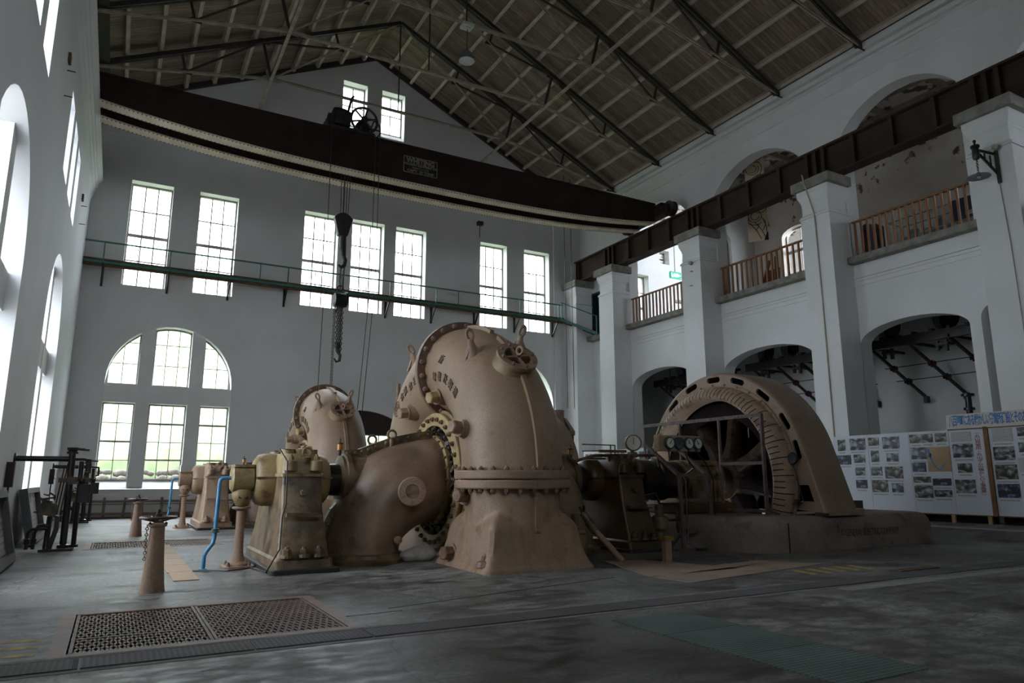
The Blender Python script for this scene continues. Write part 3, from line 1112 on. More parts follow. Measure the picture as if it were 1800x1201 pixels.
# --- purlins
for sgn, side in ((-1, 'left'), (1, 'right')):
    for k in range(11):
        x = 10.1 + sgn * (.75 + 1.16 * k)
        z = RZ(x)
        pm = MB().bar((x, YF, z - .11), (x, YB, z - .11), .15, .22, up=(sgn * .43, 0, 1))
        single(pm, 'roof_purlin', M['purlin'], 'grey timber purlin on the %s roof slope, %s down from the ridge' % (side, ORD[k]), 'roof beam', 'roof purlins', (x, YF, z - .11), smooth=0)

# --- compound Fink trusses
def truss():
    r = thing('roof_truss', '', 'roof truss', (10.1, 0, 17.1), 'roof trusses')
    A = Vector((10.1, 0, RZ(10.1) - .36))
    for sgn in (-1, 1):
        F = Vector((10.1 + sgn * 12.35, 0, RZ(10.1 + 12.35) - .38))
        N = Vector((10.1 + sgn * 5.75, 0, 18.45))
        Mp = A.lerp(F, .5)
        Q1, Q2 = A.lerp(F, .25), A.lerp(F, .75)
        P1, P2 = A.lerp(N, .5), N.lerp(F, .5)
        t = MB()
        for dy in (-.07, .07):
            t.bar(A + Vector((0, dy, 0)), F + Vector((0, dy, 0)), .09, .17)
        t.build('top_chord', M['truss'], r, smooth=0)
        b = MB()
        for dy in (-.045, .045):
            b.bar(N + Vector((0, dy, 0)), F + Vector((0, dy, -.03)), .05, .08)
        b.build('bottom_chord', M['truss_light'], r, smooth=0)
        b = MB()
        for dy in (-.04, .04):
            b.bar(A + Vector((0, dy, 0)), N + Vector((0, dy, 0)), .03, .05)
        b.build('tie', M['truss_light'], r, smooth=0)
        MB().bar(Mp, N, .10, .10).build('strut', M['truss'], r, smooth=0)
        MB().bar(Q1, P1, .08, .08).build('strut', M['truss'], r, smooth=0)
        MB().bar(Q2, P2, .08, .08).build('strut', M['truss'], r, smooth=0)
        MB().bar(P1, Mp, .07, .07).build('tie', M['truss'], r, smooth=0)
        MB().bar(P2, Mp, .07, .07).build('tie', M['truss'], r, smooth=0)
        for p, s in ((N, .27), (Mp, .2), (P1, .16), (P2, .18), (F, .24)):
            g = MB().panel([(-s * 1.3, -s * .45), (s * 1.3, -s * .45), (s * 1.3, s * .1), (s * .5, s * .7), (-s * .5, s * .7), (-s * 1.3, s * .1)], [],
                           lambda u, v, w: (p.x + u, -.012 + w, p.z + v), .024)
            if p is N:
                for q in (-1, 1):
                    for i in range(4):
                        g.hexbolt((p.x + q * (.1 + .06 * i), -.012, p.z - .03), (0, -1, 0), .014, .015)
            g.build('gusset_plate', M['truss_light'] if p is N else M['truss'], r, smooth=0)
    c = MB()
    for dy in (-.045, .045):
        c.bar((10.1 - 5.75, dy, 18.45), (10.1 + 5.75, dy, 18.45), .05, .09)
    c.build('collar_tie', M['truss_light'], r, smooth=0)
    MB().bar(A, (10.1, 0, 18.45), .05, .05).build('king_rod', M['truss'], r, smooth=0)
    return r
t0 = truss()
TY = [29.3, 25.55, 21.8, 18.05, 14.3, 10.55]
tl = ['dusty steel roof truss nearest the back gable wall', 'dusty steel roof truss second from the back gable wall', 'dusty steel roof truss third from the back, carrying the round pendant lamp',
      'dusty steel roof truss fourth from the back gable wall', 'dusty steel roof truss fifth from the back gable wall', 'dusty steel roof truss at the top right corner, nearest the viewer']
for i, y in enumerate(TY):
    if i == 0:
        t0.location = (10.1, y, 17.1)
        t0['label'] = tl[0]
    else:
        dup(t0, (10.1, y, 17.1), tl[i])
for sgn, side in ((-1, 'left'), (1, 'right')):
    bm_ = MB().bar((10.1 + sgn * 5.75, YF, 18.36), (10.1 + sgn * 5.75, YB, 18.36), .13, .05).bar((10.1 + sgn * 5.75, YF, 18.42), (10.1 + sgn * 5.75, YB, 18.42), .03, .1)
    single(bm_, 'truss_bracing', M['truss_light'], 'long thin steel brace joining the %s lower nodes of all trusses' % side, 'roof brace', None, (10.1 + sgn * 5.75, YF, 18.36), smooth=0)

# --- pendant lamp
pl = thing('pendant_lamp', 'round enamel pendant lamp hanging from the roof truss on a thin rod', 'lamp', (10.13, 21.8, 16.8))
MB().cbox((10.13, 21.8, 18.33), (.22, .2, .06)).cbox((10.13, 21.8, 18.25), (.1, .1, .05)).build('ceiling_plate', M['lamp_white'], pl, bevel=.01)
MB().cyl((10.13, 21.8, 18.25), (10.13, 21.8, 17.3), .015, 6).build('rod', M['truss'], pl)
MB().lathe([(.06, .42), (.11, .40), (.20, .30), (.29, .12), (.31, 0), (.295, 0), (.27, .11), (.18, .28), (.10, .36)], (10.13, 21.8, 16.88), n=20).build('lamp_shade', M['lamp_grey'], pl)
MB().lathe([(.30, .012), (.29, .0), (.0, .02)], (10.13, 21.8, 16.87), n=20).build('lamp_glass', M['lamp_white'], pl)
pl2 = thing('pendant_lamp_box', 'small dark fitting hung on a rod high in the roof, right of the gable windows', 'fitting', (16.2, 32.8, 15.2))
MB().box(16.05, 16.35, 32.75, 33, 15.1, 15.3).cyl((16.2, 32.9, 15.1), (16.2, 32.9, 14.4), .02, 6).build('box', M['truss'], pl2)

# --- crane runway beam on the piers
rb = thing('crane_runway_beam', 'long dark brown riveted steel beam on the concrete pier caps', 'crane rail beam', (22.25, 32.4, 12.5))
MB().box(22.2, 22.3, 3.0, 32.4, 12.52, 13.72).build('web', M['runway'], rb, smooth=0)
fl_ = MB().box(21.98, 22.52, 3.0, 32.4, 12.5, 12.56).box(21.99, 22.51, 3, 32.4, 13.66, 13.74)
fl_.use(1)
for i in range(240):
    y = 3.1 + i * .12
    for x in (22.03, 22.47):
        fl_.cbox((x, y, 12.495), (.018, .018, .008))
fl_.build('flange', [M['runway'], M['rivet']], rb, smooth=0)
MB().box(22.19, 22.31, 3.0, 32.4, 13.74, 13.82).build('rail', M['black'], rb, smooth=0)
ys = []
for (y0, y1) in PIERS + [(3.2, 4.4), (31.9, 32.3)]:
    ys += [y0 + .25, (y0 + y1) / 2, y1 - .25]
for (a, b) in bays[:4]:
    ys += [a + (b - a) * f for f in (.2, .5, .8)]
for y in ys:
    s = MB().box(22.02, 22.48, y - .035, y + .035, 12.56, 13.66).box(21.985, 22.02, y - .07, y + .07, 12.58, 13.64)
    s.build('stiffener', M['runway'], rb, smooth=0)

# --- overhead travelling crane
cr = thing('overhead_crane', 'dark brown fish-bellied overhead crane bridge with riveted underside', 'crane', (10.1, 25.9, 13.8))
def zb(x):
    return 13.05 + .64 * abs((x - 10.1) / 11.8) ** 2.8
def girder(y0, y1, parent):
    mb = MB()
    xs = [-2.2 + 23.95 * i / 48 for i in range(49)]
    yc0, yc1 = y0 + .06, y1 - .06
    mb.loft([[(x, yc0, zb(x) + .05 if x > -1.53 else 14.05), (x, yc1, zb(x) + .05 if x > -1.53 else 14.05), (x, yc1, 14.6), (x, yc0, 14.6)] for x in xs])
    mb.box(-2.2, 21.8, y0, y1, 14.58, 14.66)
    mb.use(1)
    xs = [-1.53] + [x for x in xs if x > -1.5]
    mb.loft([[(x, y0, zb(x)), (x, y1, zb(x)), (x, y1, zb(x) + .05), (x, y0, zb(x) + .05)] for x in xs])
    mb.use(2)
    for i in range(177):
        x = -1.45 + i * .13
        for y in (y0 + .03, y1 - .03):
            mb.cbox((x, y, zb(x) - .006), (.02, .02, .012))
    return mb.build('girder', [M['crane'], M['crane_under_lit'], M['rivet']], parent, smooth=0)
g1 = girder(25.0, 25.52, cr)
g2 = girder(26.2, 26.72, cr)
for x, nm in ((21.95, 1), (-2.15, -1)):
    lo = 14.03 if nm < 0 else 13.95
    e = MB().box(x - .22, x + .28, 24.1, 27.6, lo, 14.35)
    e.box(x - .22, x + .25, 24.5, 27.2, 14.35, 14.55)
    e.build('end_carriage', M['crane'], cr, smooth=0, bevel=.03)
    for y in (24.25, 27.45):
        MB().lathe([(.1, -.16), (.36, -.16), (.36, -.1), (.31, -.09), (.31, .09), (.36, .1), (.36, .16), (.1, .16)], (x + .1 * (nm > 0), y, 14.19 if nm > 0 else 14.37), (1, 0, 0), 24).build('wheel', M['black'], cr)
np_ = MB().panel(rrect(8.93, 10.38, 13.5, 14.2, .05), [], lambda u, v, w: (u, 25.06 - w, v), .025).build('name_plate', M['plate_black'], cr, smooth=0)
br = MB().panel(rrect(8.93, 10.38, 13.5, 14.2, .05), [rrect(8.955, 10.355, 13.525, 14.175, .05)], lambda u, v, w: (u, 25.035 - w, v), .01)
for body, z, size, sq, th in (('WHITING', 14.03, .30, .92, .012), ('FOUNDRY EQUIPMENT CO', 13.86, .125, .92, .004), ('HARVEY, ILL. U.S.A.', 13.735, .085, 1.0, .001), ("CAP'Y  20 TONS", 13.60, .15, 1.05, .005)):
    br.text(body, size, lambda u, v, w: (9.655 + u, 25.03 - w, z + v), .006, squeeze=sq, thick=th)
br.build('lettering', M['plate_letter'], np_, smooth=0)

# --- hoisting trolley that runs on the girders
tr = thing('hoist_trolley', 'black hoist trolley with spoked gear wheel on top of the crane bridge', 'crane trolley', (6.85, 25.9, 14.66))
MB().box(5.95, 7.75, 25.1, 26.6, 14.68, 14.85).build('frame', M['black'], tr, smooth=0, bevel=.03)
MB().cyl((6.2, 25.2, 15.05), (6.2, 26.5, 15.05), .33, 20).cyl((6.0, 25.5, 15.25), (6.6, 25.5, 15.35), .2, 14).build('drum', M['black'], tr)
MB().cbox((6.45, 25.35, 15.2), (.32, .3, .3)).lathe([(.30, -.3), (.34, 0), (.30, .3)], (6.45, 25.5, 15.42), (1, 0, 0), 18).build('motor_housing', M['black'], tr, bevel=.05)
w = MB().torus((7.3, 25.12, 15.3), (0, 1, 0), .52, .05, 28, 8)
for i in range(6):
    a = pi * i / 3 + .3
    w.cyl((7.3, 25.12, 15.3), (7.3 + .5 * cos(a), 25.12, 15.3 + .5 * sin(a)), .04, 6)
w.cyl((7.3, 25.0, 15.3), (7.3, 25.24, 15.3), .13, 14)
w.build('gear_wheel', M['black'], tr)
w = MB().torus((7.62, 25.3, 15.1), (0, 1, 0), .40, .035, 24, 8)
for i in range(5):
    a = 2 * pi * i / 5
    w.cyl((7.62, 25.3, 15.1), (7.62 + .38 * cos(a), 25.3, 15.1 + .38 * sin(a)), .03, 6)
w.build('hand_wheel', M['black'], tr)
MB().cyl((7.3, 25.3, 15.05), (7.3, 26.4, 15.05), .30, 20).build('rope_drum', M['black'], tr)
MB().tube([(6.72, 25.2, 14.9), (6.66, 25.2, 15.5), (6.78, 25.2, 16.1), (6.86, 25.2, 16.25)], .05, 8).build('lever', M['black'], tr)
for dx, dy in ((-.25, -.12), (-.16, .1), (-.08, -.1), (.05, .1), (.12, -.1), (.2, .1), (.28, -.08)):
    MB().cyl((6.85 + dx * .8, 25.86 + dy, 14.7), (6.85 + dx * .55, 25.86 + dy, 11.45), .014, 6).build('hoist_rope', M['wire'], tr)

hb = thing('crane_hook_block', 'black pear-shaped hook block hanging on wire ropes under the crane', 'hook block', (6.85, 25.86, 10.6))
MB().panel([(-.18, -.42), (.18, -.42), (.36, .28), (.22, .42), (.05, .50), (-.05, .50), (-.22, .42), (-.36, .28)], [], lambda u, v, w: (6.85 + u, 25.72 + w, 11.12 + v), .28).build('block_cheek', M['black'], hb, smooth=0, bevel=.03)
MB().cyl((6.85, 25.66, 11.2), (6.85, 26.06, 11.2), .14, 16).build('sheave_pin', M['black'], hb)
MB().cyl((6.87, 25.86, 10.72), (6.87, 25.86, 10.2), .1, 12).build('swivel', M['black'], hb)
MB().tube([(6.87, 25.86, 10.25), (6.9, 25.86, 10.0), (7.0, 25.86, 9.75), (6.98, 25.86, 9.55), (6.86, 25.86, 9.45), (6.75, 25.86, 9.55)], [.08, .08, .09, .08, .07, .04], 10).build('hook', M['black'], hb)

ch = thing('chain_hoist', 'black chain hoist with hand chains hanging from the hook block', 'chain hoist', (6.87, 25.86, 8.0))
MB().tube([(6.86, 25.86, 9.5), (6.84, 25.86, 8.9), (6.87, 25.86, 8.6)], .03, 8).torus((6.87, 25.86, 8.62), (0, 1, 0), .11, .03, 16, 6).build('suspension_hook', M['black'], ch)
MB().tube([(6.96, 25.86, 11.0), (7.0, 25.86, 9.8), (6.95, 25.86, 8.5)], .035, 8).build('sling', M['wire'], ch)
MB().cyl((6.66, 25.86, 8.15), (7.05, 25.86, 8.15), .27, 18).cyl((7.05, 25.86, 8.2), (7.12, 25.86, 8.2), .30, 18).build('gear_case', M['black_gloss'], ch)
def chain(mb, x, y, z1, z0, r=.022, p=.075):
    n_ = int((z1 - z0) / p)
    for i in range(n_):
        z = z1 - i * p
        a = (0, 1, 0) if i % 2 else (1, 0, 0)
        mb.torus((x, y, z), a, r * 1.5, r * .55, 8, 4)
    return mb
for x in (6.82, 6.90, 6.97):
    chain(MB(), x, 25.86, 8.0, 6.3 if x < 6.9 else 6.1, .035, .1).build('load_chain', M['wire'], ch)
for x in (6.63, 6.68):
    chain(MB(), x, 25.7, 8.0, 3.2, .016, .06).build('hand_chain', M['wire'], ch)
MB().tube([(6.87, 25.86, 6.45), (6.87, 25.86, 6.2), (6.98, 25.86, 6.05), (6.96, 25.86, 5.85), (6.84, 25.86, 5.8), (6.76, 25.86, 5.92)], [.08, .07, .06, .06, .05, .03], 8).ball((6.87, 25.86, 6.4), .13, 10).build('load_hook', M['black'], ch)
# loose operating ropes that hang from the trolley
for x, z1, z0, lab in ((6.02, 14.7, 3.4, 'thin operating rope hanging left of the hook block'), (7.72, 14.7, 2.9, 'thin operating rope hanging right of the hook block, left of its pair'),
                       (7.9, 14.7, 2.9, 'thin operating rope hanging farthest right of the hook block')):
    rp_ = MB().tube([(x, 25.0 - .06, z1), (x + .02, 24.9, (z1 + z0) / 2), (x - .35 if x > 7 else x - .05, 24.9, z0)], .014, 6)
    single(rp_, 'operating_rope', M['wire'], lab, 'rope', 'ropes hanging from the crane', (x, 24.9, z0))
for x, lab in ((20.62, 'thin pull rope hanging by the right end of the back wall, left one'), (21.05, 'thin pull rope hanging by the right end of the back wall, right one')):
    rp_ = MB().cyl((x, 31.3, RZ(x)), (x + .0, 31.2, 5.2), .018, 6)
    single(rp_, 'pull_rope', M['wire'], lab, 'rope', 'ropes hanging from the crane', (x, 31.3, 5.2))

# --- green walkway along the back wall
wk = thing('wall_walkway', 'green railed timber walkway on brackets along the back wall', 'walkway', (10, 32.6, 10.2))
MB().box(XL + .02, 21.2, 32.28, 32.9, 10.28, 10.36).build('deck_boards', M['deck_wood'], wk, smooth=0)
MB().box(XL + .02, 21.2, 32.34, 32.46, 10.06, 10.28).build('timber_beam', M['deck_wood'], wk, smooth=0)
MB().box(XL + .02, 21.2, 32.25, 32.30, 10.16, 10.26).build('edge_channel', M['rail_green'], wk, smooth=0)
MB().bar((XL + .02, 32.27, 11.06), (21.1, 32.27, 11.06), .05, .06).build('handrail', M['rail_green'], wk, smooth=0)
k = 0
x = -1.18
while x < 21:
    main = k % 2 == 0
    MB().bar((x, 32.27, 10.2), (x, 32.27, 11.04), .045 if main else .035).build('rail_post', M['rail_green'], wk, smooth=0)
    if main:
        b = MB().bar((x, 32.28, 10.2), (x, 32.94, 9.42), .06, .06).bar((x, 32.95, 9.35), (x, 32.95, 10.25), .09, .05, up=(0, 1, 0)).bar((x, 32.28, 10.24), (x, 32.97, 10.24), .06, .06)
        b.build('bracket', M['blackgreen'], wk, smooth=0)
    x += 1.222
    k += 1
rm = thing('walkway_ramp', 'short green railed timber ramp from the walkway down to the dark door', 'ramp', (21.9, 31.6, 9.6))
A_, B_ = Vector((21.2, 32.5, 10.3)), Vector((22.6, 31.0, 9.36))
dv_ = (B_ - A_).normalized()
side_ = dv_.cross(Vector((0, 0, 1))).normalized()
MB().bar(A_, B_, .62, .07).build('deck_boards', M['deck_wood'], rm, smooth=0)
for sg, mm in ((1, M['rail_green']), (-1, M['deck_wood'])):
    MB().bar(A_ + side_ * .33 * sg - Vector((0, 0, .06)), B_ + side_ * .33 * sg - Vector((0, 0, .06)), .06, .14).build('stringer', mm, rm, smooth=0)
MB().bar(A_ + side_ * .33 + Vector((0, 0, .92)), B_ + side_ * .33 + Vector((0, 0, .92)), .05, .05).build('handrail', M['rail_green'], rm, smooth=0)
for f in (0.02, .98):
    p = A_.lerp(B_, f) + side_ * .33
    MB().bar(p, p + Vector((0, 0, .92)), .045).build('rail_post', M['rail_green'], rm, smooth=0)
dg_ = thing('door_1', None, None, (23.0, 31.1, 9.42))
dg_['kind'] = 'structure'
MB().panel(rect(30.35, 31.9, 9.36, 11.85), [rect(30.47, 31.78, 9.42, 11.73)], lambda u, v, w: (XW - .03 + w, u, v), .4).build('door_frame', M['door_green'], dg_, smooth=0)
MB().box(23.1, 23.18, 30.47, 31.1, 9.42, 11.73).box(23.1, 23.18, 31.13, 31.78, 9.42, 11.73).build('door_leaf', M['blackgreen'], dg_, smooth=0, bevel=.01)
MB().ball((23.05, 31.06, 10.5), .05, 8).build('door_handle', M['black'], dg_)

# --- timber balcony railings
bl = ['orange-brown timber balcony railing in the right-hand opening, in front of the glass showcase', 'orange-brown timber balcony railing in the middle opening, below the cloth banner',
      'orange-brown timber balcony railing in the far left opening, below the green exit sign', 'orange-brown timber balcony railing beyond the right edge']
for k in range(3):
    a, b = bays[k]
    if k == 0: a = 11.3
    rl = thing('balcony_railing', bl[k], 'railing', (22.98, (a + b) / 2, 9.38), 'balcony railings')
    MB().bar((22.98, a + .02, 10.79), (22.98, b - .02, 10.79), .11, .06).build('handrail', M['wood_rail'], rl, smooth=0)
    MB().bar((22.98, a + .02, 9.425), (22.98, b - .15, 9.425), .07, .06).build('bottom_rail', M['wood_rail'], rl, smooth=0)
    n_ = 18 if k == 0 else 20
    for i in range(n_):
        y = a + .08 + (b - a - .2) * i / (n_ - 1)
        MB().box(22.95, 23.01, y - .036, y + .036, 9.45, 10.77).build('baluster', M['wood_rail'], rl, smooth=0)

# --- bracket lamp on the nearest pier
wlp = thing('wall_bracket_lamp', 'black iron bracket lamp with flat round shade on the nearest pier', 'lamp', (21.7, 10.02, 10.3))
b = MB().bar((21.71, 10.0, 9.95), (21.71, 10.0, 10.95), .09, .06, up=(1, 0, 0))
b.bar((21.70, 10.02, 10.25), (21.30, 10.3, 10.95), .05, .06).bar((21.70, 10.02, 10.85), (21.34, 10.28, 11.0), .05, .06)
for t_ in (.3, .6):
    p = Vector((21.70, 10.02, 10.25)).lerp(Vector((21.30, 10.3, 10.95)), t_)
    b.bar(p, p + Vector((0, 0, .45 * (1 - t_) + .04)), .03, .04)
b.build('bracket', M['black'], wlp, smooth=0)
MB().lathe([(.03, .52), (.03, .45), (.12, .42), (.12, .36), (.09, .34), (.10, .05), (.08, 0), (.0, 0)], (21.27, 10.32, 10.72), n=16).ball((21.27, 10.32, 11.28), .05, 8).build('lantern_body', M['black_gloss'], wlp)
chain(MB(), 21.27, 10.32, 10.72, 10.28, .018, .05).build('chain', M['black'], wlp)
MB().lathe([(.02, .14), (.05, .12), (.06, .06), (.30, .0), (.31, -.02), (.29, -.015), (.04, .03)], (21.27, 10.32, 10.18), n=24).build('lamp_shade', M['lamp_grey'], wlp)
MB().ball((21.27, 10.32, 10.17), .055, 10).build('bulb', M['lamp_white'], wlp)
for (x, y, z, lab) in ((21.72, 9.95, 11.02, 'small cream insulator knob above the black bracket lamp'), (21.72, 22.65, 10.98, 'small cream insulator knob on the middle pier')):
    kb = MB().lathe([(.03, 0), (.03, .04), (.09, .05), (.09, .10), (.05, .12), (.09, .14), (.09, .18), (0, .2)], (21.75, y, z), (-1, 0, 0), 14)
    single(kb, 'insulator_knob', M['cable'], lab, 'insulator', 'wall insulators', (21.75, y, z))
for y, z in ((22.7, 10.6), (22.75, 9.95)):
    pin = MB().bar((21.76, y - .06, z), (21.6, y - .02, z), .02, .02).bar((21.62, y - .16, z), (21.62, y + .06, z), .015, .015)
    single(pin, 'wall_pin', M['black'], 'thin iron pin in the middle pier, %s one' % ('upper' if z > 10.3 else 'lower'), 'pin', 'iron pins', (21.75, y, z), smooth=0)
cb = MB().tube([(21.5, 16.45, 12.7), (21.53, 16.40, 12.3), (21.62, 16.3, 11.7), (21.72, 16.22, 11.1), (21.73, 16.2, 8), (21.73, 16.2, 5), (21.73, 16.2, 2.0)], .028, 8)
single(cb, 'wall_cable', M['cable'], 'pale cable running down the pier right of the generator', 'cable', None, (21.73, 16.2, 2))
cb = MB().tube([(21.73, 10.02, 10.0), (21.73, 9.95, 8), (21.73, 9.9, 2.0)], .014, 6)
single(cb, 'lamp_cable', M['cable'], 'thin cable running down the pier below the bracket lamp', 'cable', None, (21.73, 9.95, 2))
# small plates and pins on the left wall
for y, z, g in ((18.85, 11.55, .12), (28.2, 11.35, .10)):
    t_ = thing('wall_fixture', 'small brown box with two thin pins on the left wall, %s' % ('nearer the viewer' if y < 20 else 'near the back corner'), 'wall box', (XL, y, z - .8), 'wall boxes')
    MB().box(XL, XL + .06, y - .12, y + .12, z - .1, z + .12).build('box', M['deck_wood'], t_, smooth=0)
    for dz in (-.28, -.95):
        MB().bar((XL, y + .05, z + dz), (XL + .18, y + .05, z + dz), .02, .02).build('pin', M['black'], t_, smooth=0)
# ================================================================== TURBINES AND GENERATORS
AX, AY, AZ, DY = 6.4, 13.7, 1.5, 11.66
def interp(t, ts, vs):
    for i in range(len(ts) - 1):
        if t <= ts[i + 1]:
            f = (t - ts[i]) / (ts[i + 1] - ts[i])
            f = max(0, f)
            return vs[i] + (vs[i + 1] - vs[i]) * f
    return vs[-1]
v_rho = lambda t: interp(t, [0, 90, 180, 270, 330], [2.15, 2.26, 2.05, 1.8, 1.6])
v_rad = lambda t: interp(t, [0, 90, 140, 180, 230, 300, 340], [.93, .93, .93, .92, .8, .5, .3])
def VS(t, p, da=0.0):
    """point on the spiral casing: t round the axle from the near side upward, p round the tube"""
    r, a = v_rho(t), v_rad(t) + da
    q = r + a * cos(radians(p))
    return Vector((AX - a * sin(radians(p)), AY - cos(radians(t)) * q, AZ + sin(radians(t)) * q))
def VN(t, p):
    return (VS(t, p, .1) - VS(t, p)).normalized()

def make_turbine():
    r = thing('water_turbine', 'large tan-pink spiral water turbine nearest the viewer, with cast lettering', 'turbine', (AX, AY, 0), 'spiral water turbines')
    # --- spiral casing with the straight riser
    rings = []
    for z in (1.4, 1.5):
        pass
    n = 40
    def ring_at(t):
        return [VS(t, 360 * j / n) for j in range(n)]
    base = ring_at(0)
    rings.append([Vector((p.x, p.y, 1.60)) for p in base])
    for i in range(3, 86):
        rings.append(ring_at(i * 4))
    mb = MB().loft(rings)
    mb.build('spiral_casing', M['tan'], r, smooth=50)
    # seam rib on the outside of the casing
    rb_ = MB()
    prev = None
    pts = [VS(t, 0, .02) for t in range(0, 62, 4)]
    pts = [Vector((p.x, p.y, z)) for p, z in ((VS(0, 0, .02), 1.64),)] + pts
    for a, b in zip(pts, pts[1:]):
        rb_.bar(a, b, .09, .10, up=(0, -1, .3))
    rb_.build('casing_rib', M['tan'], r, smooth=30)
    rb_ = MB()
    pts = [VS(t, 0, .02) for t in range(66, 88, 4)]
    for a, b in zip(pts, pts[1:]):
        rb_.bar(a, b, .09, .10, up=(0, -.3, 1))
    rb_.build('casing_rib', M['tan'], r, smooth=30)
    # --- bolted joint across the top of the spiral
    c = Vector((AX, AY, AZ + v_rho(90)))
    a = v_rad(90)
    for y0, y1, mm in ((-.07, -.004, 0), (.004, .08, 1)):
        f = MB().lathe([(a - .02, y0), (a + .17, y0), (a + .17, y1), (a - .02, y1)], c, (0, 1, 0), 48)
        jf = f.build('joint_flange', M['tan2'] if mm else M['brown_tan'], r, smooth=40)
        if not mm: jf0 = jf
    for k in range(22):
        t = 2 * pi * k / 22
        p = c + Vector((sin(t), 0, cos(t))) * (a + .085)
        MB().hexbolt(p + Vector((0, -.07, 0)), (0, -1, 0), .055, .06).build('joint_bolt', M['bolt_tan'], jf0, smooth=20)
    # --- riser flange pair
    rc = Vector((AX, AY - v_rho(0), 0))
    rfs = []
    for z0, z1 in ((1.345, 1.495), (1.51, 1.66)):
        f = MB().lathe([(.86, z0), (1.04, z0), (1.055, z0 + .02), (1.055, z1 - .02), (1.04, z1), (.86, z1)], rc, (0, 0, 1), 48)
        rfs.append(f.build('riser_flange', M['tan2'], r, smooth=30))
    for k in range(26):
        t = 2 * pi * k / 26
        p = rc + Vector((cos(t), sin(t), 0)) * .99
        MB().hexbolt(p + Vector((0, 0, 1.66)), (0, 0, 1), .045, .05).build('flange_bolt', M['bolt'], rfs[1], smooth=20)
        MB().hexbolt(p + Vector((0, 0, 1.345)), (0, 0, -1), .045, .06).build('flange_nut', M['bolt'], rfs[0], smooth=20)
    # --- foot: a pyramid growing out of the pipe
    ft = MB()
    rr = []
    NF = 96
    for z in [0, .05, .08, .11, .15, .2, .26, .32, .38, .45, .52, .59, .65, .69, .74, .79, .84, .88, .92, .95, .98, 1.01, 1.06, 1.36]:
        h = interp(z, [0, .05, .10, .25, .45, .69, .80, .90, .98, 1.05, 1.4], [1.07, 1.06, 1.02, .955, .905, .865, .80, .71, .62, .5, .4])
        ring = []
        for k in range(NF):
            a_ = 2 * pi * (k + .5) / NF
            c_, s_ = cos(a_), sin(a_)
            sq = h / max(abs(c_), abs(s_))                 # square pyramid
            corner = min(sq, h * 1.37)
            ci = .865
            e = 24
            rad_ = max(ci, corner) if abs(ci - corner) > .03 else (ci + corner) / 2 + .012
            ring.append(rc + Vector((c_ * rad_, s_ * rad_, z)))
        rr.append(ring)
    ft.loft(rr)
    ft.bar(rc + Vector((.0, -.84, 1.34)), rc + Vector((.0, -.86, .62)), .09, .12, up=(0, 1, 0))
    ft.build('riser_foot', M['tan_worn'], r, smooth=42)
    fb = MB().lathe([(.17, 0), (.15, .08), (.08, .1)], rc + Vector((-.93, -.78, .1)), (0, 0, 1), 12).hexbolt(rc + Vector((-.93, -.78, .19)), (0, 0, 1), .075, .08)
    fb.build('foundation_bolt', M['bolt_tan'], r, smooth=20)
    # --- big hexagonal plugs on conical bosses
    def plug(p, d, m, boss=.13, s=1.0):
        d = Vector(d).normalized()
        b = MB().lathe([(.21 * s, -.1), (.15 * s, boss), (.16 * s, boss + .03), (.0, boss + .03)], p, d, 18)
        u, v, _ = basis(d)
        h0, h1 = p + d * (boss + .03), p + d * (boss + .19 * s)
        hx = [(u * cos(pi * j / 3) + v * sin(pi * j / 3)) * .125 * s for j in range(6)]
        b.use(1).loft([[h0 + q for q in hx], [h1 + q for q in hx], [h1 + q * .85 + d * .02 for q in hx]])
        b.build('pipe_plug', [M['tan'], m], r, smooth=30)
    for t, p, m, dd in ((70, 122, M['ochre_light'], (-1, -.25, -.2)), (123, 120, M['tan2'], (-1, -.1, -.15)), (24, 88, M['tan2'], (-1, -.25, .1))):
        plug(VS(t, p, -.03), dd, m)
    plug(rc + Vector((-.86, .15, 1.22)), (-1, -.35, 0), M['bolt'], .04)
    plug(rc + Vector((-.80, .55, .22)), (-1, -.3, 0), M['bolt'], .18)
    # --- round manhole with spoked cover
    t, p = 43, 2
    o = VS(t, p, -.12)
    nrm = VN(t, p)
    mh = MB().lathe([(.42, 0), (.36, .16), (.36, .22)], o, nrm, 32)
    mh.build('manhole_neck', M['ochre'], r, smooth=40)
    u, v, _ = basis(nrm)
    cv = MB().panel([((.395) * cos(2 * pi * j / 40), (.395) * sin(2 * pi * j / 40)) for j in range(40)],
                    [[(.255 * cos(b), .255 * sin(b)) for b in [a0 + .10 + (pi / 2 - .2) * i / 8 for i in range(9)]] + [(.075 * cos(b), .075 * sin(b)) for b in (a0 + pi / 2 - .35, a0 + .35)] for a0 in (0.2, .2 + pi / 2, .2 + pi, .2 + 1.5 * pi)],
                    lambda a, b, w: o + u * a + v * b + nrm * (.22 + w), .08)
    mc = cv.build('manhole_cover', M['tan2'], r, smooth=30)
    MB().lathe([(.27, 0), (.27, .02)], o + nrm * .215, nrm, 24).build('manhole_recess', M['brown_oily'], r, smooth=0)
    for k in range(8):
        a_ = 2 * pi * k / 8 + .2
        MB().hexbolt(o + (u * cos(a_) + v * sin(a_)) * .325 + nrm * .3, nrm, .034, .04).build('cover_bolt', M['bolt_tan'], mc, smooth=20)
    up = Vector((0, -.2, 1)).normalized()
    MB().torus(o + nrm * .42, (1, .3, 0), .075, .024, 18, 8).cyl(o + nrm * .28, o + nrm * .36, .035, 10).build('lifting_eye', M['tan2'], mc)
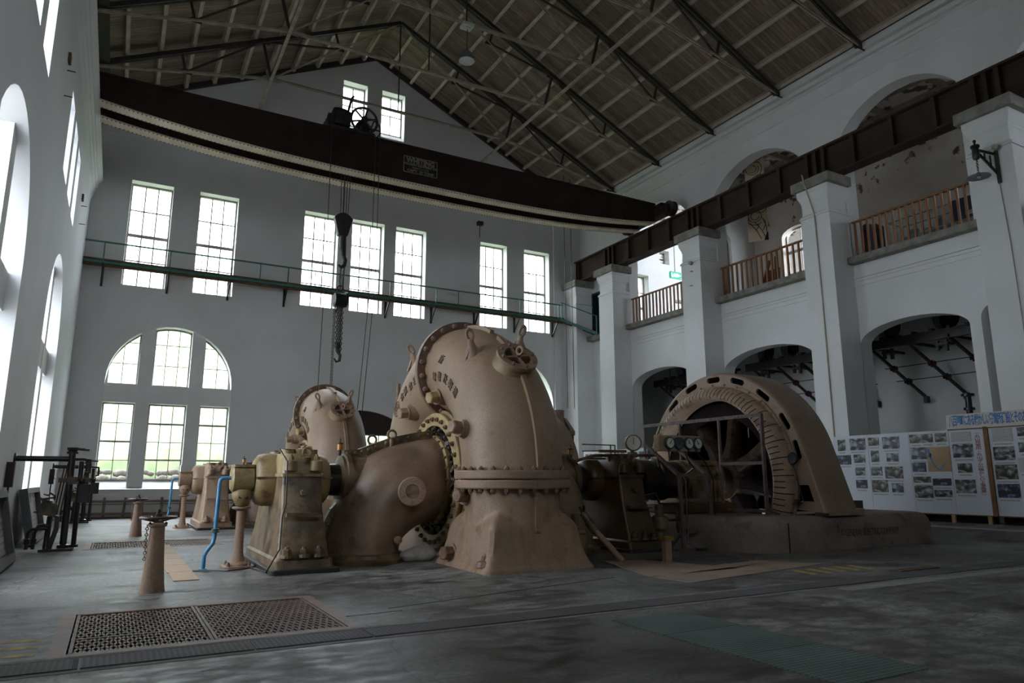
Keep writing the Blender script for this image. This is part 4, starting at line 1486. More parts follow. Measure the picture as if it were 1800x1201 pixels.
    # --- cast lifting lugs
    for t, p, ax in ((54, 42, (.85, -.5, 0)), (54, -20, (.9, -.3, .1)), (118, 40, (.85, -.5, 0))):
        b0 = VS(t, p, -.05)
        nn = (VN(t, p) + Vector((0, 0, 1.4))).normalized()
        lg_ = MB()
        uu = Vector(ax).normalized()
        ww = nn.cross(uu).normalized()
        rr = []
        for h, a1, b1 in ((-.05, .15, .12), (.12, .10, .07), (.26, .06, .05), (.33, .055, .05)):
            rr.append([b0 + nn * h + uu * a1 * cos(2 * pi * j / 12) + ww * b1 * sin(2 * pi * j / 12) for j in range(12)])
        lg_.loft(rr)
        for sg in (-1, 1):
            lg_.bar(b0 + nn * .22 + uu * .02 * sg, b0 - nn * .12 + uu * .22 * sg - ww * .05, .05, .08)
        eye = [b0 + nn * (.42 + .105 * sin(2 * pi * j / 18)) + uu * .06 * cos(2 * pi * j / 18) for j in range(18)]
        lg_.tube(eye, .032, 8, closed=True)
        lg_.build('lifting_lug', M['tan2'], r)
    MB().cyl((7.05, AY + .2, 3.6), (7.05, AY + .2, 4.45), .055, 10).build('vent_pipe', M['bolt_tan'], r)
    MB().cyl((5.75, AY + 2.3, 2.5), (5.75, AY + 2.3, 3.75), .05, 10).build('vent_pipe', M['bolt_tan'], r)
    # --- cast characters
    def glyph(ch_, t, p, size, rot=0):
        o_ = VS(t, p, .004)
        nn = VN(t, p)
        tang = (VS(t - 2, p) - VS(t + 2, p)).normalized()      # reading direction
        if rot:
            tang = -tang
        upv = nn.cross(tang).normalized()
        if upv.z < 0: upv = -upv
        tx = upv.cross(nn)
        g = MB().text(ch_, size * .88, lambda a_, b_, w: o_ + tx * a_ + upv * b_ + nn * (w + .004), 0.010, thick=.001)
        return g.build('cast_character', M['cast_letter'], r, smooth=0)
    for ch_, t, p in zip('電業社製造', (74, 67, 59, 52, 45), (98, 94, 90, 88, 86)):
        glyph(ch_, t, p, .22)
    glyph('所', 70, 74, .22)
    for ch_, t, p in zip('合資會社', (124, 118, 110, 103), (90, 92, 96, 96)):
        glyph(ch_, t, p, .22)
    o_ = VS(135, 86)
    nn = VN(135, 86)
    MB().torus(o_, nn, .17, .016, 24, 6).torus(o_, nn, .11, .014, 24, 6).torus(o_, nn, .05, .014, 16, 6).build('cast_emblem', M['cast_letter'], r)
    # --- both covers with the guide-vane linkage, and both draft elbows
    for sg in (-1, 1):
        X = lambda d: AX + .1 * (sg > 0) + sg * d        # distance from the middle plane outward
        axis = (sg, 0, 0)
        o = Vector((X(0), AY, AZ))
        MB().lathe([(1.30, .2), (1.42, .46), (1.42, .56), (1.36, .58), (1.36, .62)], o, axis, 56, caps=False).build('side_ring', M['ochre'], r, smooth=30)
        cvr = MB().lathe([(1.10, .60), (1.10, .69), (1.345, .69), (1.36, .675), (1.36, .60)], o, axis, 56, caps=False).build('cover_ring', M['ochre_light'], r, smooth=30)
        for k in range(32):
            t = 2 * pi * k / 32
            MB().hexbolt(o + Vector((sg * .69, cos(t) * 1.23, sin(t) * 1.23)), axis, .05, .055).build('ring_bolt', M['bolt'], cvr, smooth=20)
        MB().lathe([(.5, .50), (1.12, .50), (1.12, .42)], o, axis, 48).build('cover_plate', M['brown_oily'], r, smooth=30)
        MB().torus(o + Vector((sg * .57, 0, 0)), axis, .92, .04, 40, 8).build('regulating_ring', M['shaft'], r)
        for k in range(20):
            t = 2 * pi * k / 20
            p1 = o + Vector((sg * .50, cos(t) * 1.02, sin(t) * 1.02))
            p2 = o + Vector((sg * .56, cos(t + .16) * .90, sin(t + .16) * .90))
            l_ = MB().cyl(p1, p1 + Vector((sg * .16, 0, 0)), .07, 10).cyl(p2, p2 + Vector((sg * .12, 0, 0)), .05, 8)
            l_.bar(p1 + Vector((sg * .1, 0, 0)), p2 + Vector((sg * .1, 0, 0)), .08, .05)
            l_.ball(p1 + Vector((sg * .18, 0, 0)), .05, 8)
            l_.build('vane_link', M['brown_oily'] if k % 3 else M['black'], r)
        # draft elbow: sections given by outer / inner points and half width
        E_ = [((.72, 2.34), (.72, .66), .84), ((1.1, 2.28), (.98, .62), .93), ((1.6, 2.17), (1.2, .52), .98), ((2.15, 1.92), (1.35, .40), 1.0),
              ((2.52, 1.45), (1.43, .30), 1.0), ((2.74, .8), (1.46, .20), 1.0), ((2.9, .3), (1.47, .12), 1.0), ((2.94, .08), (1.47, .08), 1.0)]
        # smooth the section list
        secs = []
        for i in range(len(E_) - 1):
            for k in range(4):
                f = k / 4
                pm, p0_, p1_, pn = E_[max(i - 1, 0)], E_[i], E_[i + 1], E_[min(i + 2, len(E_) - 1)]
                def cr4(a, b, c_, d):
                    return .5 * (2 * b + (c_ - a) * f + (2 * a - 5 * b + 4 * c_ - d) * f * f + (3 * b - a - 3 * c_ + d) * f ** 3)
                secs.append(tuple(tuple(cr4(*q) for q in zip(pm[m_], p0_[m_], p1_[m_], pn[m_])) for m_ in (0, 1)) + (cr4(pm[2], p0_[2], p1_[2], pn[2]),))
        secs.append(E_[-1])
        rings = []
        for O, I, b in secs:
            cx, cz = (O[0] + I[0]) / 2, (O[1] + I[1]) / 2
            dx, dz = (O[0] - I[0]) / 2, (O[1] - I[1]) / 2
            rings.append([Vector((X(cx + dx * cos(a_)), AY + b * sin(a_), cz + dz * cos(a_))) for a_ in [2 * pi * j / 36 for j in range(36)]])
        MB().loft(rings).build('draft_elbow', M['elbow'], r, smooth=60)
        # flange against the cover
        efl = MB().lathe([(.7, .64), (.90, .64), (.90, .72), (.84, .74), (.7, .74)], o, axis, 40).build('elbow_flange', M['ochre'], r, smooth=30)
        for k in range(24):
            t = 2 * pi * k / 24
            MB().hexbolt(o + Vector((sg * .72, cos(t) * .865, sin(t) * .865)), axis, .03, .04).build('elbow_bolt', M['bolt'], efl, smooth=20)
        # split flange along the outer back of the elbow
        path = [(.72, 2.42), (1.1, 2.36), (1.6, 2.25), (2.0, 2.1), (2.25, 2.0), (2.55, 1.98)]
        path2 = [(2.56, 1.05), (2.70, .9), (2.84, .62), (2.96, .3), (3.0, .08)]
        for pp in (path, path2):
            sfl = MB()
            for (a0, z0), (a1, z1) in zip(pp, pp[1:]):
                sfl.bar((X(a0), AY, z0), (X(a1), AY, z1), .16, .16)
            L_ = 0
            for (a0, z0), (a1, z1) in zip(pp, pp[1:]):
                for f in (.3, .8):
                    sfl.hexbolt((X(a0 + (a1 - a0) * f), AY - .08, z0 + (z1 - z0) * f + .01), (0, -1, 0), .04, .04)
            sfl.build('split_flange', M['ochre_dirty'], r, smooth=20)
        MB().torus((X(1.62), AY - .12, 2.38), (0, 1, 0), .085, .025, 18, 8).cyl((X(1.62), AY - .12, 2.1), (X(1.62), AY - .12, 2.31), .05, 10).build('eye_bolt', M['ochre_dirty'], r)
        MB().torus((X(1.95), AY + .1, 2.28), (0, 1, 0), .085, .022, 18, 8).build('eye_bolt', M['ochre_dirty'], r)
        # stuffing-box neck and gland
        MB().cyl((X(1.7), AY, AZ), (X(2.5), AY, AZ), .45, 28).build('gland_neck', M['ochre_dirty'], r)
        MB().lathe([(.40, 2.46), (.50, 2.46), (.50, 2.55), (.46, 2.57), (.46, 2.62), (.36, 2.64)], Vector((X(0), AY, AZ)), axis, 28).build('gland_flange', M['ochre_dirty'], r, smooth=30)
        # inspection cover on the near cheek of the elbow
        cc = Vector((X(1.5), AY - 1.0, 1.28))
        nn = Vector((sg * .28, -1, .05)).normalized()
        ic = MB().lathe([(.27, -.1), (.27, .08), (.25, .10), (.13, .10), (.12, .06), (0, .06)], cc, nn, 28)
        u, v, _ = basis(nn)
        for k in range(6):
            a_ = 2 * pi * k / 6 + .4
            ic.hexbolt(cc + (u * cos(a_) + v * sin(a_)) * .2 + nn * .09, nn, .025, .025)
        ic.bar(cc + nn * .1 - u * .08 - v * .02, cc + nn * .13 + u * .1 + v * .03, .03, .04)
        ic.build('inspection_cover', M['tan2'], r, smooth=30)
        MB().lathe([(.07, -.06), (.07, .03), (.035, .05), (0, .05)], Vector((X(1.75), AY - 1.0, .42)), (0, -1, 0), 14).build('drain_plug', M['tan2'], r)
        # foot ring
        fr = MB()
        rr = []
        for k_, z in ((1.14, 0), (1.16, .07), (1.08, .10), (1.06, .16), (1.02, .18)):
            rr.append([Vector((X(2.2 + .745 * k_ * cos(2 * pi * j / 40)), AY + 1.0 * k_ * sin(2 * pi * j / 40), z)) for j in range(40)])
        fr.loft(rr).build('foot_ring', M['ochre_dirty'], r, smooth=30)
        # oiler on the gland
        oil = MB().cyl((X(2.62), AY, 1.95), (X(2.62), AY, 2.06), .03, 8).use(1).cyl((X(2.62), AY, 2.06), (X(2.62), AY, 2.17), .055, 12).use(0).cyl((X(2.62), AY, 2.17), (X(2.62), AY, 2.20), .06, 12).cyl((X(2.62), AY, 2.2), (X(2.62), AY, 2.28), .012, 6)
        oil.build('oil_cup', [M['dirt_black'], M['amber']], r)
    MB().cyl((AX - 3.1, AY, AZ), (AX + 3.2, AY, AZ), .30, 20).build('turbine_shaft', M['shaft'], r)
    return r

M['brown_tan'] = mat('joint_brown_paint', (.17, .105, .065), .5, (.11, .07, .045), 3)
M['cast_letter'] = mat('cast_letter_dark', (.12, .08, .052), .6, (.17, .115, .078), 9)
M['elbow'] = mat('elbow_tan_oily', (.265, .175, .115), .38, (.105, .068, .045), 1.1, detail=6, bump=.04, bscale=14, lo=.42, hi=.72)
for k_, a_ in (('brown_tan', dict(scale=4, dark=.6)), ('elbow', dict(scale=1.8, dark=.42, lo=.54, hi=.70, tint=(.5, .38, .26)))):
    grime(M[k_], **a_)
tb = make_turbine()
dup(tb, (AX, AY + DY, 0), 'tan-pink spiral water turbine farther back, in front of the back wall')

# ------------------------------------------------------------------ bearing pedestals
def make_pedestal(cx, mat_, matc, label):
    r = thing('bearing_pedestal', label, 'bearing', (cx, AY, 0), 'bearing pedestals')
    MB().panel(rrect(cx - .56, cx + .56, AY - 1.62, AY + 1.62, .08), [], lambda u, v, w: (u, v, w), .07).build('base_plate', M['dirt_black'], r, smooth=0, bevel=.02)
    b = MB()
    rr = []
    for z, hx, hy, c in ((.07, .47, 1.48, .05), (.2, .47, 1.46, .06), (.24, .43, 1.40, .08), (.6, .385, 1.25, .06), (1.0, .35, 1.10, .06), (1.55, .34, 1.0, .06)):
        rr.append([(cx + x, AY + y, z) for x, y in rrect(-hx, hx, -hy, hy, c, 3)])
    b.loft(rr)
    b.cbox((cx - .1, AY - 1.26, .92), (.2, .06, .035))
    b.cbox((cx + .08, AY - 1.27, .90), (.2, .07, .015))
    b.cyl((cx - .0, AY - 1.0, 1.28), (cx, AY - 1.16, 1.28), .05, 10)
    pd = b.build('pedestal', matc, r, smooth=35)
    c_ = MB()
    rr = []
    for z, hx, hy, c in ((1.55, .37, 1.03, .06), (1.60, .37, 1.03, .06), (1.61, .345, 1.0, .08), (1.85, .335, .95, .12), (1.95, .29, .85, .14)):
        rr.append([(cx + x, AY + y, z) for x, y in rrect(-hx, hx, -hy, hy, c, 3)])
    c_.loft(rr)
    for x in (-.2, .02, .2):
        c_.cyl((cx + x, AY - .62, 1.85), (cx + x, AY - .62, 2.03), .12, 14)
        c_.cyl((cx + x, AY + .4, 1.85), (cx + x, AY + .4, 2.02), .12, 14)
    for x in (-.22, .22):
        c_.lathe([(.12, 0), (.10, .16), (.07, .18)], (cx + x, AY - 1.02, 1.66), (0, -.05, 1), 12)
        c_.hexbolt((cx + x, AY - 1.0, 1.83), (0, 0, 1), .055, .07)
    c_.build('bearing_cap', mat_, r, smooth=35)
    MB().torus((cx + .06, AY - .95, 1.97), (0, 1, 0), .075, .018, 16, 6).lathe([(.05, 0), (.08, .10), (.02, .12)], (cx + .06, AY - .95, 1.78), (0, 0, 1), 10).build('eye_bolt', matc, r)
    for sg, nm in ((-1, 'bearing_barrel'), (1, 'bearing_barrel')):
        MB().lathe([(.47, .2), (.47, .50), (.44, .60), (.36, .66), (.30, .66)], (cx, AY, AZ), (sg, 0, 0), 28).build(nm, mat_, r, smooth=40)
    MB().cbox((cx, AY, 1.53), (.66, .47, .02)).build('joint_lip', matc, r, smooth=0)
    for x in (-.28, 0, .24):
        for sg in (-1, 1):
            nb = MB().lathe([(.11, 0), (.10, .05), (.07, .06)], (cx + x, AY + sg * 1.40, .24), (0, 0, 1), 12).hexbolt((cx + x, AY + sg * 1.40, .29), (0, 0, 1), .075, .09)
            nb.build('foundation_nut', matc, pd, smooth=20)
    return r
p1_ = make_pedestal(2.88, M['ochre'], M['ped_body'] if 'ped_body' in M else M['ochre_dirty'], 'ochre bearing pedestal with a round barrel, left of the nearest turbine')
def recolour(root, table):
    for o in root.children_recursive:
        if o.type == 'MESH' and any(m_ and m_.name in table for m_ in o.data.materials):
            o.data = o.data.copy()
            for q in range(len(o.data.materials)):
                if o.data.materials[q].name in table:
                    o.data.materials[q] = table[o.data.materials[q].name]
pf_ = dup(p1_, (2.88, AY + DY, 0), 'pinkish bearing pedestal with a round barrel, left of the far turbine')
recolour(pf_, {M['ochre'].name: M['tan'], M['ochre_dirty'].name: M['tan_worn']})
p2_ = make_pedestal(10.05, M['brown_oily'], M['brown_oily'], 'oily brown bearing pedestal right of the nearest turbine, gauge on top')
dup(p2_, (10.05, AY + DY, 0), 'brown bearing pedestal right of the far turbine')
# gauge and pipes on the right pedestal
u_ = thing('pressure_gauge', 'round brass-rimmed pressure gauge on top of the oily brown pedestal', 'gauge', (10.42, AY - .6, 1.95))
go, gd = Vector((10.42, AY - .62, 2.33)), Vector((-.45, -.9, 0)).normalized()
gg = MB().lathe([(0, 0), (.17, 0), (.19, .02), (.19, .11), (.165, .12), (.16, .10)], go, gd, 28, caps=False)
gg.cyl((10.42, AY - .6, 1.95), (10.42, AY - .6, 2.15), .05, 10).cbox((10.42, AY - .6, 2.06), (.09, .07, .06))
gc_ = gg.build('gauge_case', M['ochre_dirty'], u_, smooth=30)
MB().lathe([(.16, .108), (0, .108)], go, gd, 28, caps=False).build('dial_face', M['dial'], gc_, fixn=False)
MB().bar(go + gd * .115 - Vector((0, 0, .03)), go + gd * .115 + Vector((0, 0, .12)), .015, .004, up=gd).build('needle', M['black'], gc_, smooth=0)
pp_ = MB().tube([(8.9, AY - .5, 1.9), (9.4, AY - .5, 2.03), (10.4, AY - .6, 2.05), (11.15, AY - .6, 2.06), (11.2, AY - .6, 1.8)], .035, 8).bar((9.35, AY - .8, 2.12), (10.15, AY - .7, 2.13), .06, .06)
pp_.build('gauge_pipe', M['bolt'], u_)

# ------------------------------------------------------------------ shaft coupling, generator, plinth
def make_plinth(label):
    r = thing('generator_plinth', label, 'plinth', (13.8, AY, 0), 'generator plinths')
    x0, x1, y0, y1 = 11.45, 18.15, 10.55, AY + 3.3
    prs = []
    pit = rect(13.35, 16.0, 11.55, AY + 2.2)
    def lp(d):
        return (arc(x1 - 1.0, y0 + 1.0, 1.0 - d, 1.0 - d, -pi / 2, 0, 7) + arc(x1 - .6, y1 - .6, .6 - d, .6 - d, 0, pi / 2, 5)
                + arc(x0 + .6, y1 - .6, .6 - d, .6 - d, pi / 2, pi, 5) + arc(x0 + 1.2, y0 + 1.2, 1.2 - d, 1.2 - d, pi, 1.5 * pi, 9))
    mb = MB()
    rings = [[(x, y, z) for x, y in lp(d)] for d, z in ((0, 0), (.0, .45), (.03, .56), (.09, .65), (.18, .70), (.27, .715))]
    k0 = len(mb.v)
    mb.loft(rings, caps=False)
    mb.panel(lp(.27), [pit], lambda u, v, w: (u, v, .715), 0)
    n = 4
    mb.add([(x, y, z) for z in (-.9, .715) for x, y in pit], [(i, (i + 1) % 4, (i + 1) % 4 + 4, i + 4) for i in range(4)])
    mb.build('plinth_block', M['plinth'], r, smooth=50, fixn=False)
    g = MB().text('GENERAL ELECTRIC COMPANY', .22, lambda u, v, w: (15.2 + u, y0 - w * 1.0 + .004, .34 + v), .008, squeeze=.62)
    g.build('cast_lettering', M['plinth_letter'], r, smooth=0)
    MB().text('J', .17, lambda u, v, w: (14.02 + u, y0 - w + .004, .45 + v), .008).text('C', .17, lambda u, v, w: (14.15 + u, y0 - w + .004, .36 + v), .008).build('cast_mark', M['plinth_letter'], r, smooth=0)
    MB().bar((12.45, 10.56, 0), (12.45, 10.56, .60), .015, .02, up=(0, 1, 0)).build('joint_line', M['slot'], r, smooth=0)
    return r
M['plinth_letter'] = mat('plinth_letter_dark', (.075, .055, .045), .8)
pl0 = make_plinth('rounded pinkish concrete plinth under the nearest generator, cast maker name')
dup(pl0, (14.5, AY + DY, 0), 'rounded pinkish concrete plinth under the far generator')

def make_generator(label):
    r = thing('generator', label, 'generator', (13.8, AY, .7), 'generators')
    X0, X1, R = 13.68, 14.82, 2.76
    a_lo = radians(-17)
    # arch outline with straight legs, angle from the near side upward
    def outline(rad_, legz, legout=0.0, n=40):
        q = radians(18)
        t0_, t1_ = q, pi - q
        yy, zz = rad_ * cos(q), AZ + rad_ * sin(q)
        ex = (zz - legz) * math.tan(q) + legout          # straight legs, tangent to the arch
        pts = [(AY - yy - ex, legz)]
        pts += [(AY - rad_ * cos(t), AZ + rad_ * sin(t)) for t in [t0_ + (t1_ - t0_) * i / n for i in range(n + 1)]]
        pts += [(AY + yy + ex, legz)]
        return pts
    ins = [(AY + 2.40 * cos(t), AZ + 2.40 * sin(t)) for t in [radians(-16) + (pi + radians(32)) * i / 40 for i in range(41)]]
    face = outline(R - .05, .78, .0) + ins[::1]
    slots = []
    for dg_ in (15.2, 31.5, 51.5, 71.5, 90, 109, 128, 148, 164):
        t = radians(dg_)
        c = Vector((AY - 2.585 * cos(t), AZ + 2.585 * sin(t)))
        tg, nr = Vector((sin(t), cos(t))), Vector((-cos(t), sin(t)))
        slots.append([tuple(c + tg * x + nr * y) for x, y in rrect(-.23, .23, -.075, .075, .07, 3)])
    slots.append([(AY - 2.85, 1.02), (AY - 2.74, 1.38), (AY - 2.46, 1.38), (AY - 2.42, 1.02)])
    f = MB().panel(face, slots, lambda u, v, w: (X0 + w, u, v), .06)
    f.build('end_face', M['tan_gen'], r, smooth=30)
    # rounded edge and outer wrapper
    rings = []
    for x, d in ((X0 + .06, .09), (X0, .055), (X0 - .0, .05), (X0 + .02, .02), (X0 + .07, 0), (X1 - .08, 0), (X1, .06), (X1, .30)):
        o = outline(R - d, .78, .0)
        rings.append([(x, y, z) for y, z in o])
    mb = MB()
    k = len(mb.v)
    m_ = len(rings[0])
    for q in rings:
        mb.v += q
    for i in range(len(rings) - 1):
        for j in range(m_ - 1):
            mb.f.append((i * m_ + j, i * m_ + j + 1, (i + 1) * m_ + j + 1, (i + 1) * m_ + j))
    mb.build('stator_wrapper', M['tan_gen'], r, smooth=40)
    bk = MB().panel(outline(R - .05, .78, .0) + ins, [], lambda u, v, w: (X1 - .06 + w, u, v), .06)
    bk.build('end_face', M['tan_gen'], r, smooth=30)
    MB().lathe([(2.42, 0), (2.42, 1.02)], (X0 + .06, AY, AZ), (1, 0, 0), 48, pi - .3, 2 * pi + .3).build('stator_core', M['rotor_dark'], r, smooth=40, fixn=False)
    bs = MB().panel([(AY + 2.41 * cos(t), AZ + 2.41 * sin(t)) for t in [radians(-18) + (pi + radians(36)) * i / 40 for i in range(41)]],
                    [rect(AY - .16, AY - .09, 2.6, 3.4), rect(AY + .5, AY + .58, 2.7, 3.3)], lambda u, v, w: (X1 - .12 + w, u, v), .05)
    bs.build('back_shield', M['rotor_dark'], r, smooth=0)
    # feet
    for sg in (-1, 1):
        y = AY + sg * 2.90
        ft_ = MB().box(X0 + .12, X1 + .22, min(y - .22, y + .16) if sg < 0 else y - .16, y + .16 if sg < 0 else y + .22, .712, .86)
        ft_.box(X0 + .06, X1 + .05, y - .12, y + .12, .84, .96)
        sf = ft_.build('stator_foot', M['ochre'], r, smooth=0, bevel=.02)
        for x in (X0 + .3, X1 - .05):
            MB().hexbolt((x, y - sg * -.12, .86), (0, 0, 1), .05, .06).build('foot_bolt', M['ochre_dirty'], sf, smooth=20)
    # inner rim with bolts
    irm = MB().lathe([(2.40, 0), (2.48, 0), (2.48, -.035), (2.40, -.035)], (X0, AY, AZ), (1, 0, 0), 64, caps=False).build('inner_rim', M['tan_gen'], r, smooth=30)
    for dg_ in range(0, 181, 10):
        t = radians(dg_)
        MB().hexbolt((X0 - .035, AY - 2.445 * cos(t), AZ + 2.445 * sin(t)), (-1, 0, 0), .025, .03).build('rim_bolt', M['tan_gen'], irm, smooth=20)
    # coil ends: fat rounded ring with dark joints
    sect = [(2.40, 0), (2.38, -.16), (2.30, -.30), (2.20, -.38), (2.12, -.40), (2.06, -.36), (2.03, -.2), (2.03, .1)]
    n = 96
    cm = MB()
    for q in sect:
        cm.v += [(X0 + q[1], AY - q[0] * cos(a), AZ + q[0] * sin(a)) for a in [radians(-19) + (pi + radians(38)) * j / n for j in range(n + 1)]]
    for i in range(len(sect) - 1):
        for j in range(n):
            cm.f.append((i * (n + 1) + j, i * (n + 1) + j + 1, (i + 1) * (n + 1) + j + 1, (i + 1) * (n + 1) + j))
    cm.use(1)
    K = 64
    for k in range(K + 1):
        a = radians(-18) + (pi + radians(36)) * k / K
        lng = k % 3 == 0
        idx = range(0, 6) if lng else range(2, 5)
        pr = [sect[i] for i in idx]
        if not lng:
            pr = [(2.33, -.26)] + pr
        for (r0, x0), (r1, x1) in zip(pr, pr[1:]):
            for da in (0,):
                w_ = .011
                e = .008
                ps = []
                for rr_, xx in ((r0, x0), (r1, x1)):
                    for s_ in (-1, 1):
                        aa = a + s_ * w_ / rr_
                        ps.append((X0 + xx - e, AY - (rr_ + e * .3) * cos(aa), AZ + (rr_ + e * .3) * sin(aa)))
                cm.add(ps, [(0, 1, 3, 2)])
    cm.build('coil_ring', [M['coil'], M['slot']], r, smooth=45, fixn=False)
    # rotor wheel
    MB().lathe([(1.62, 0), (1.97, 0), (1.97, 1.35), (1.62, .85), (1.62, 0)], (X0 + .1, AY, AZ), (1, 0, 0), 56).build('rotor_rim', M['rotor'], r, smooth=30)
    MB().lathe([(.2, -.2), (.50, -.2), (.56, -.1), (.64, 0), (.66, .3), (.66, .6), (.2, .6)], (X0 + .35, AY, AZ), (1, 0, 0), 32).build('rotor_hub', M['rotor_hub'], r, smooth=35)
    for k in range(8):
        t = 2 * pi * k / 8 + .2
        d = Vector((0, cos(t), sin(t)))
        c0 = Vector((X0 + .5, AY, AZ))
        s_ = Vector((0, -sin(t), cos(t)))
        rr_ = []
        for q, hw_, hx in ((.55, .24, .34), (.9, .17, .28), (1.68, .15, .3)):
            rr_.append([c0 + d * q + s_ * hw_ * sx + Vector((hx * sy, 0, 0)) for sx, sy in ((-1, -.5), (-.5, -1), (.5, -1), (1, -.5), (1, .5), (.5, 1), (-.5, 1), (-1, .5))])
        MB().loft(rr_).build('rotor_spoke', M['rotor_hub'] if k in (1, 2, 3) else M['rotor'], r, smooth=40)
    return r
M['tan_gen'] = mat('generator_tan_paint', (.285, .192, .130), .48, (.215, .143, .098), 1.3, detail=7, bump=.05, bscale=12)
M['rotor_hub'] = mat('rotor_hub_dusty_brown', (.085, .058, .04), .9, (.035, .026, .02), 5, detail=8, spec=.05)
grime(M['tan_gen'], scale=1.6, dark=.66)
grime(M['rotor_hub'], scale=5, dark=.4)
gn = make_generator('big tan arched generator on the plinth, slotted rim and banded coil ring')
dup(gn, (14.5, AY + DY, .7), 'tan arched generator of the far set, seen behind the nearest turbine')

def make_shaft(label):
    r = thing('generator_shaft', label, 'shaft', (12.2, AY, 0), 'generator shafts')
    MB().cyl((10.6, AY, AZ), (14.6, AY, AZ), .34, 24).build('shaft', M['shaft'], r)
    MB().lathe([(.38, 0), (.50, 0), (.50, .32), (.46, .34), (.46, .55), (.50, .57), (.50, .82), (.45, .84), (.45, 1.2), (.38, 1.2)], (10.92, AY, AZ), (1, 0, 0), 32).build('coupling', M['shaft'], r, smooth=35)
    b = MB().lathe([(.36, 0), (.46, 0), (.48, .06), (.48, .2), (.44, .24), (.44, 1.0), (.48, 1.04), (.48, 1.18), (.36, 1.2)], (12.25, AY, AZ), (1, 0, 0), 32)
    b.box(12.3, 13.35, AY - .5, AY + .5, .95, 1.5)
    b.box(12.35, 13.3, AY - .35, AY + .35, 1.85, 1.98)
    for x in (12.5, 12.8, 13.1):
        b.lathe([(.10, 0), (.02, .15)], (x, AY - .38, 1.7), (0, -.4, -1), 10)
    b.build('bearing_housing', M['ochre_dirty'], r, smooth=35)
    MB().box(11.65, 13.3, AY - .95, AY + .95, .71, .95).build('bearing_base', M['brown_oily'], r, smooth=0, bevel=.03)
    return r
sh = make_shaft('dark oily shaft with coupling and ochre bearing running into the nearest generator')
dup(sh, (12.9, AY + DY, 0), 'dark oily shaft with coupling of the far generator')
# valve with small hand wheel under the shaft, right of the oily brown pedestal
vv = thing('hand_valve', 'oily brown valve with a small hand wheel under the generator shaft', 'valve', (10.85, 12.7, 0))
MB().lathe([(.20, 0), (.20, .06), (.10, .1), (.10, .35), (.19, .42), (.22, .55), (.19, .68), (.1, .72), (.1, .95)], (10.85, 12.75, 0), n=18).build('valve_body', M['ochre_dirty'], vv)
w = MB().torus((11.12, 12.45, .62), (.7, -.7, 0), .26, .03, 24, 8).cyl((10.9, 12.68, .62), (11.16, 12.41, .62), .03, 8)
for i in range(4):
    a = pi * i / 2
    u0, v0, _ = basis((.7, -.7, 0))
    w.cyl(Vector((11.12, 12.45, .62)), Vector((11.12, 12.45, .62)) + (u0 * cos(a) + v0 * sin(a)) * .25, .02, 6)
w.build('hand_wheel', M['brown_oily'], vv)
MB().tube([(10.6, 12.95, .9), (10.6, 12.95, 1.15), (10.85, 12.85, 1.2), (10.95, 12.8, .9)], .03, 8).build('pipe', M['black'], vv)

# ------------------------------------------------------------------ guard frame and gauge ladder in front of the generator
gf_ = thing('guard_frame', 'mauve steel guard frame standing across the front of the generator ring', 'guard rail', (12.98, 13.7, .72))
X = 12.98
for i, y in enumerate((11.56, 12.9, 14.3, 15.75)):
    MB().bar((X, y, .715), (X, y, 3.0), .09 if i == 0 else .06, .05).build('post', M['fence_paint'], gf_, smooth=0)
t_ = MB().bar((X, 11.53, 2.98), (X, 15.78, 2.98), .05, .08)
for i in range(9):
    t_.hexbolt((X - .025, 11.8 + .45 * i, 2.98), (-1, 0, 0), .018, .012)
t_.build('top_rail', M['fence_paint'], gf_, smooth=0)
MB().bar((X, 11.56, 1.88), (X, 12.9, 1.88), .05, .07).build('middle_rail', M['fence_paint'], gf_, smooth=0)
MB().bar((X, 11.56, .80), (X, 15.75, .80), .05, .07).build('bottom_rail', M['fence_paint'], gf_, smooth=0)
ld = thing('gauge_ladder', 'mauve steel ladder frame leaning by the generator, carrying the gauge panel', 'ladder', (11.45, 12.2, 0))
for x in (11.0, 11.86):
    l_ = MB().bar((x, 12.16, 0), (x, 12.2, 1.62), .08, .06, up=(0, 1, 0)).bar((x, 12.2, 1.58), (x, 13.35, 2.34), .08, .06)
    l_.bar((x, 12.2, .35), (x - .05, 12.55, 0), .05, .04)
    l_.build('side_rail', M['fence_paint'], ld, smooth=0)
for z in (.38, 1.05, 1.6):
    MB().bar((11.0, 12.18, z), (11.86, 12.18, z), .05, .07).build('rung', M['fence_paint'], ld, smooth=0)
MB().bar((10.7, 12.1, .02), (11.95, 12.1, .02), .2, .04).build('foot_bar', M['fence_paint'], ld, smooth=0)
gp = thing('instrument_board', 'cream panel with four round dial gauges on the mauve ladder', 'gauge panel', (10.9, 12.0, 2.1))
MB().box(10.28, 11.48, 12.0, 12.18, 2.11, 2.46).build('panel_box', M['cream_panel'], gp, smooth=0, bevel=.015)
for i, x in enumerate((10.55, 10.82, 11.1, 11.36)):
    dk = i == 1
    d_ = MB().lathe([(0, 0), (.135, 0), (.14, .05), (.125, .075), (.108, .075), (.108, .05)], (x, 12.0, 2.29), (0, -1, 0), 24, caps=False).cyl((x, 11.97, 2.11), (x, 11.97, 2.18), .03, 8)
    dg0 = d_.build('dial_gauge', M['dial_green'], gp)
    MB().lathe([(.108, .062), (0, .062)], (x, 12.0, 2.29), (0, -1, 0), 24, caps=False).build('dial_face', M['dial_green'] if dk else M['dial'], dg0, fixn=False)
    MB().bar((x - .02 * cos(i), 11.933, 2.27), (x + .05 * cos(i), 11.933, 2.29 + .07), .014, .006).cyl((x, 11.94, 2.29), (x, 11.93, 2.29), .014, 8).build('needle', M['black'], dg0, smooth=0)
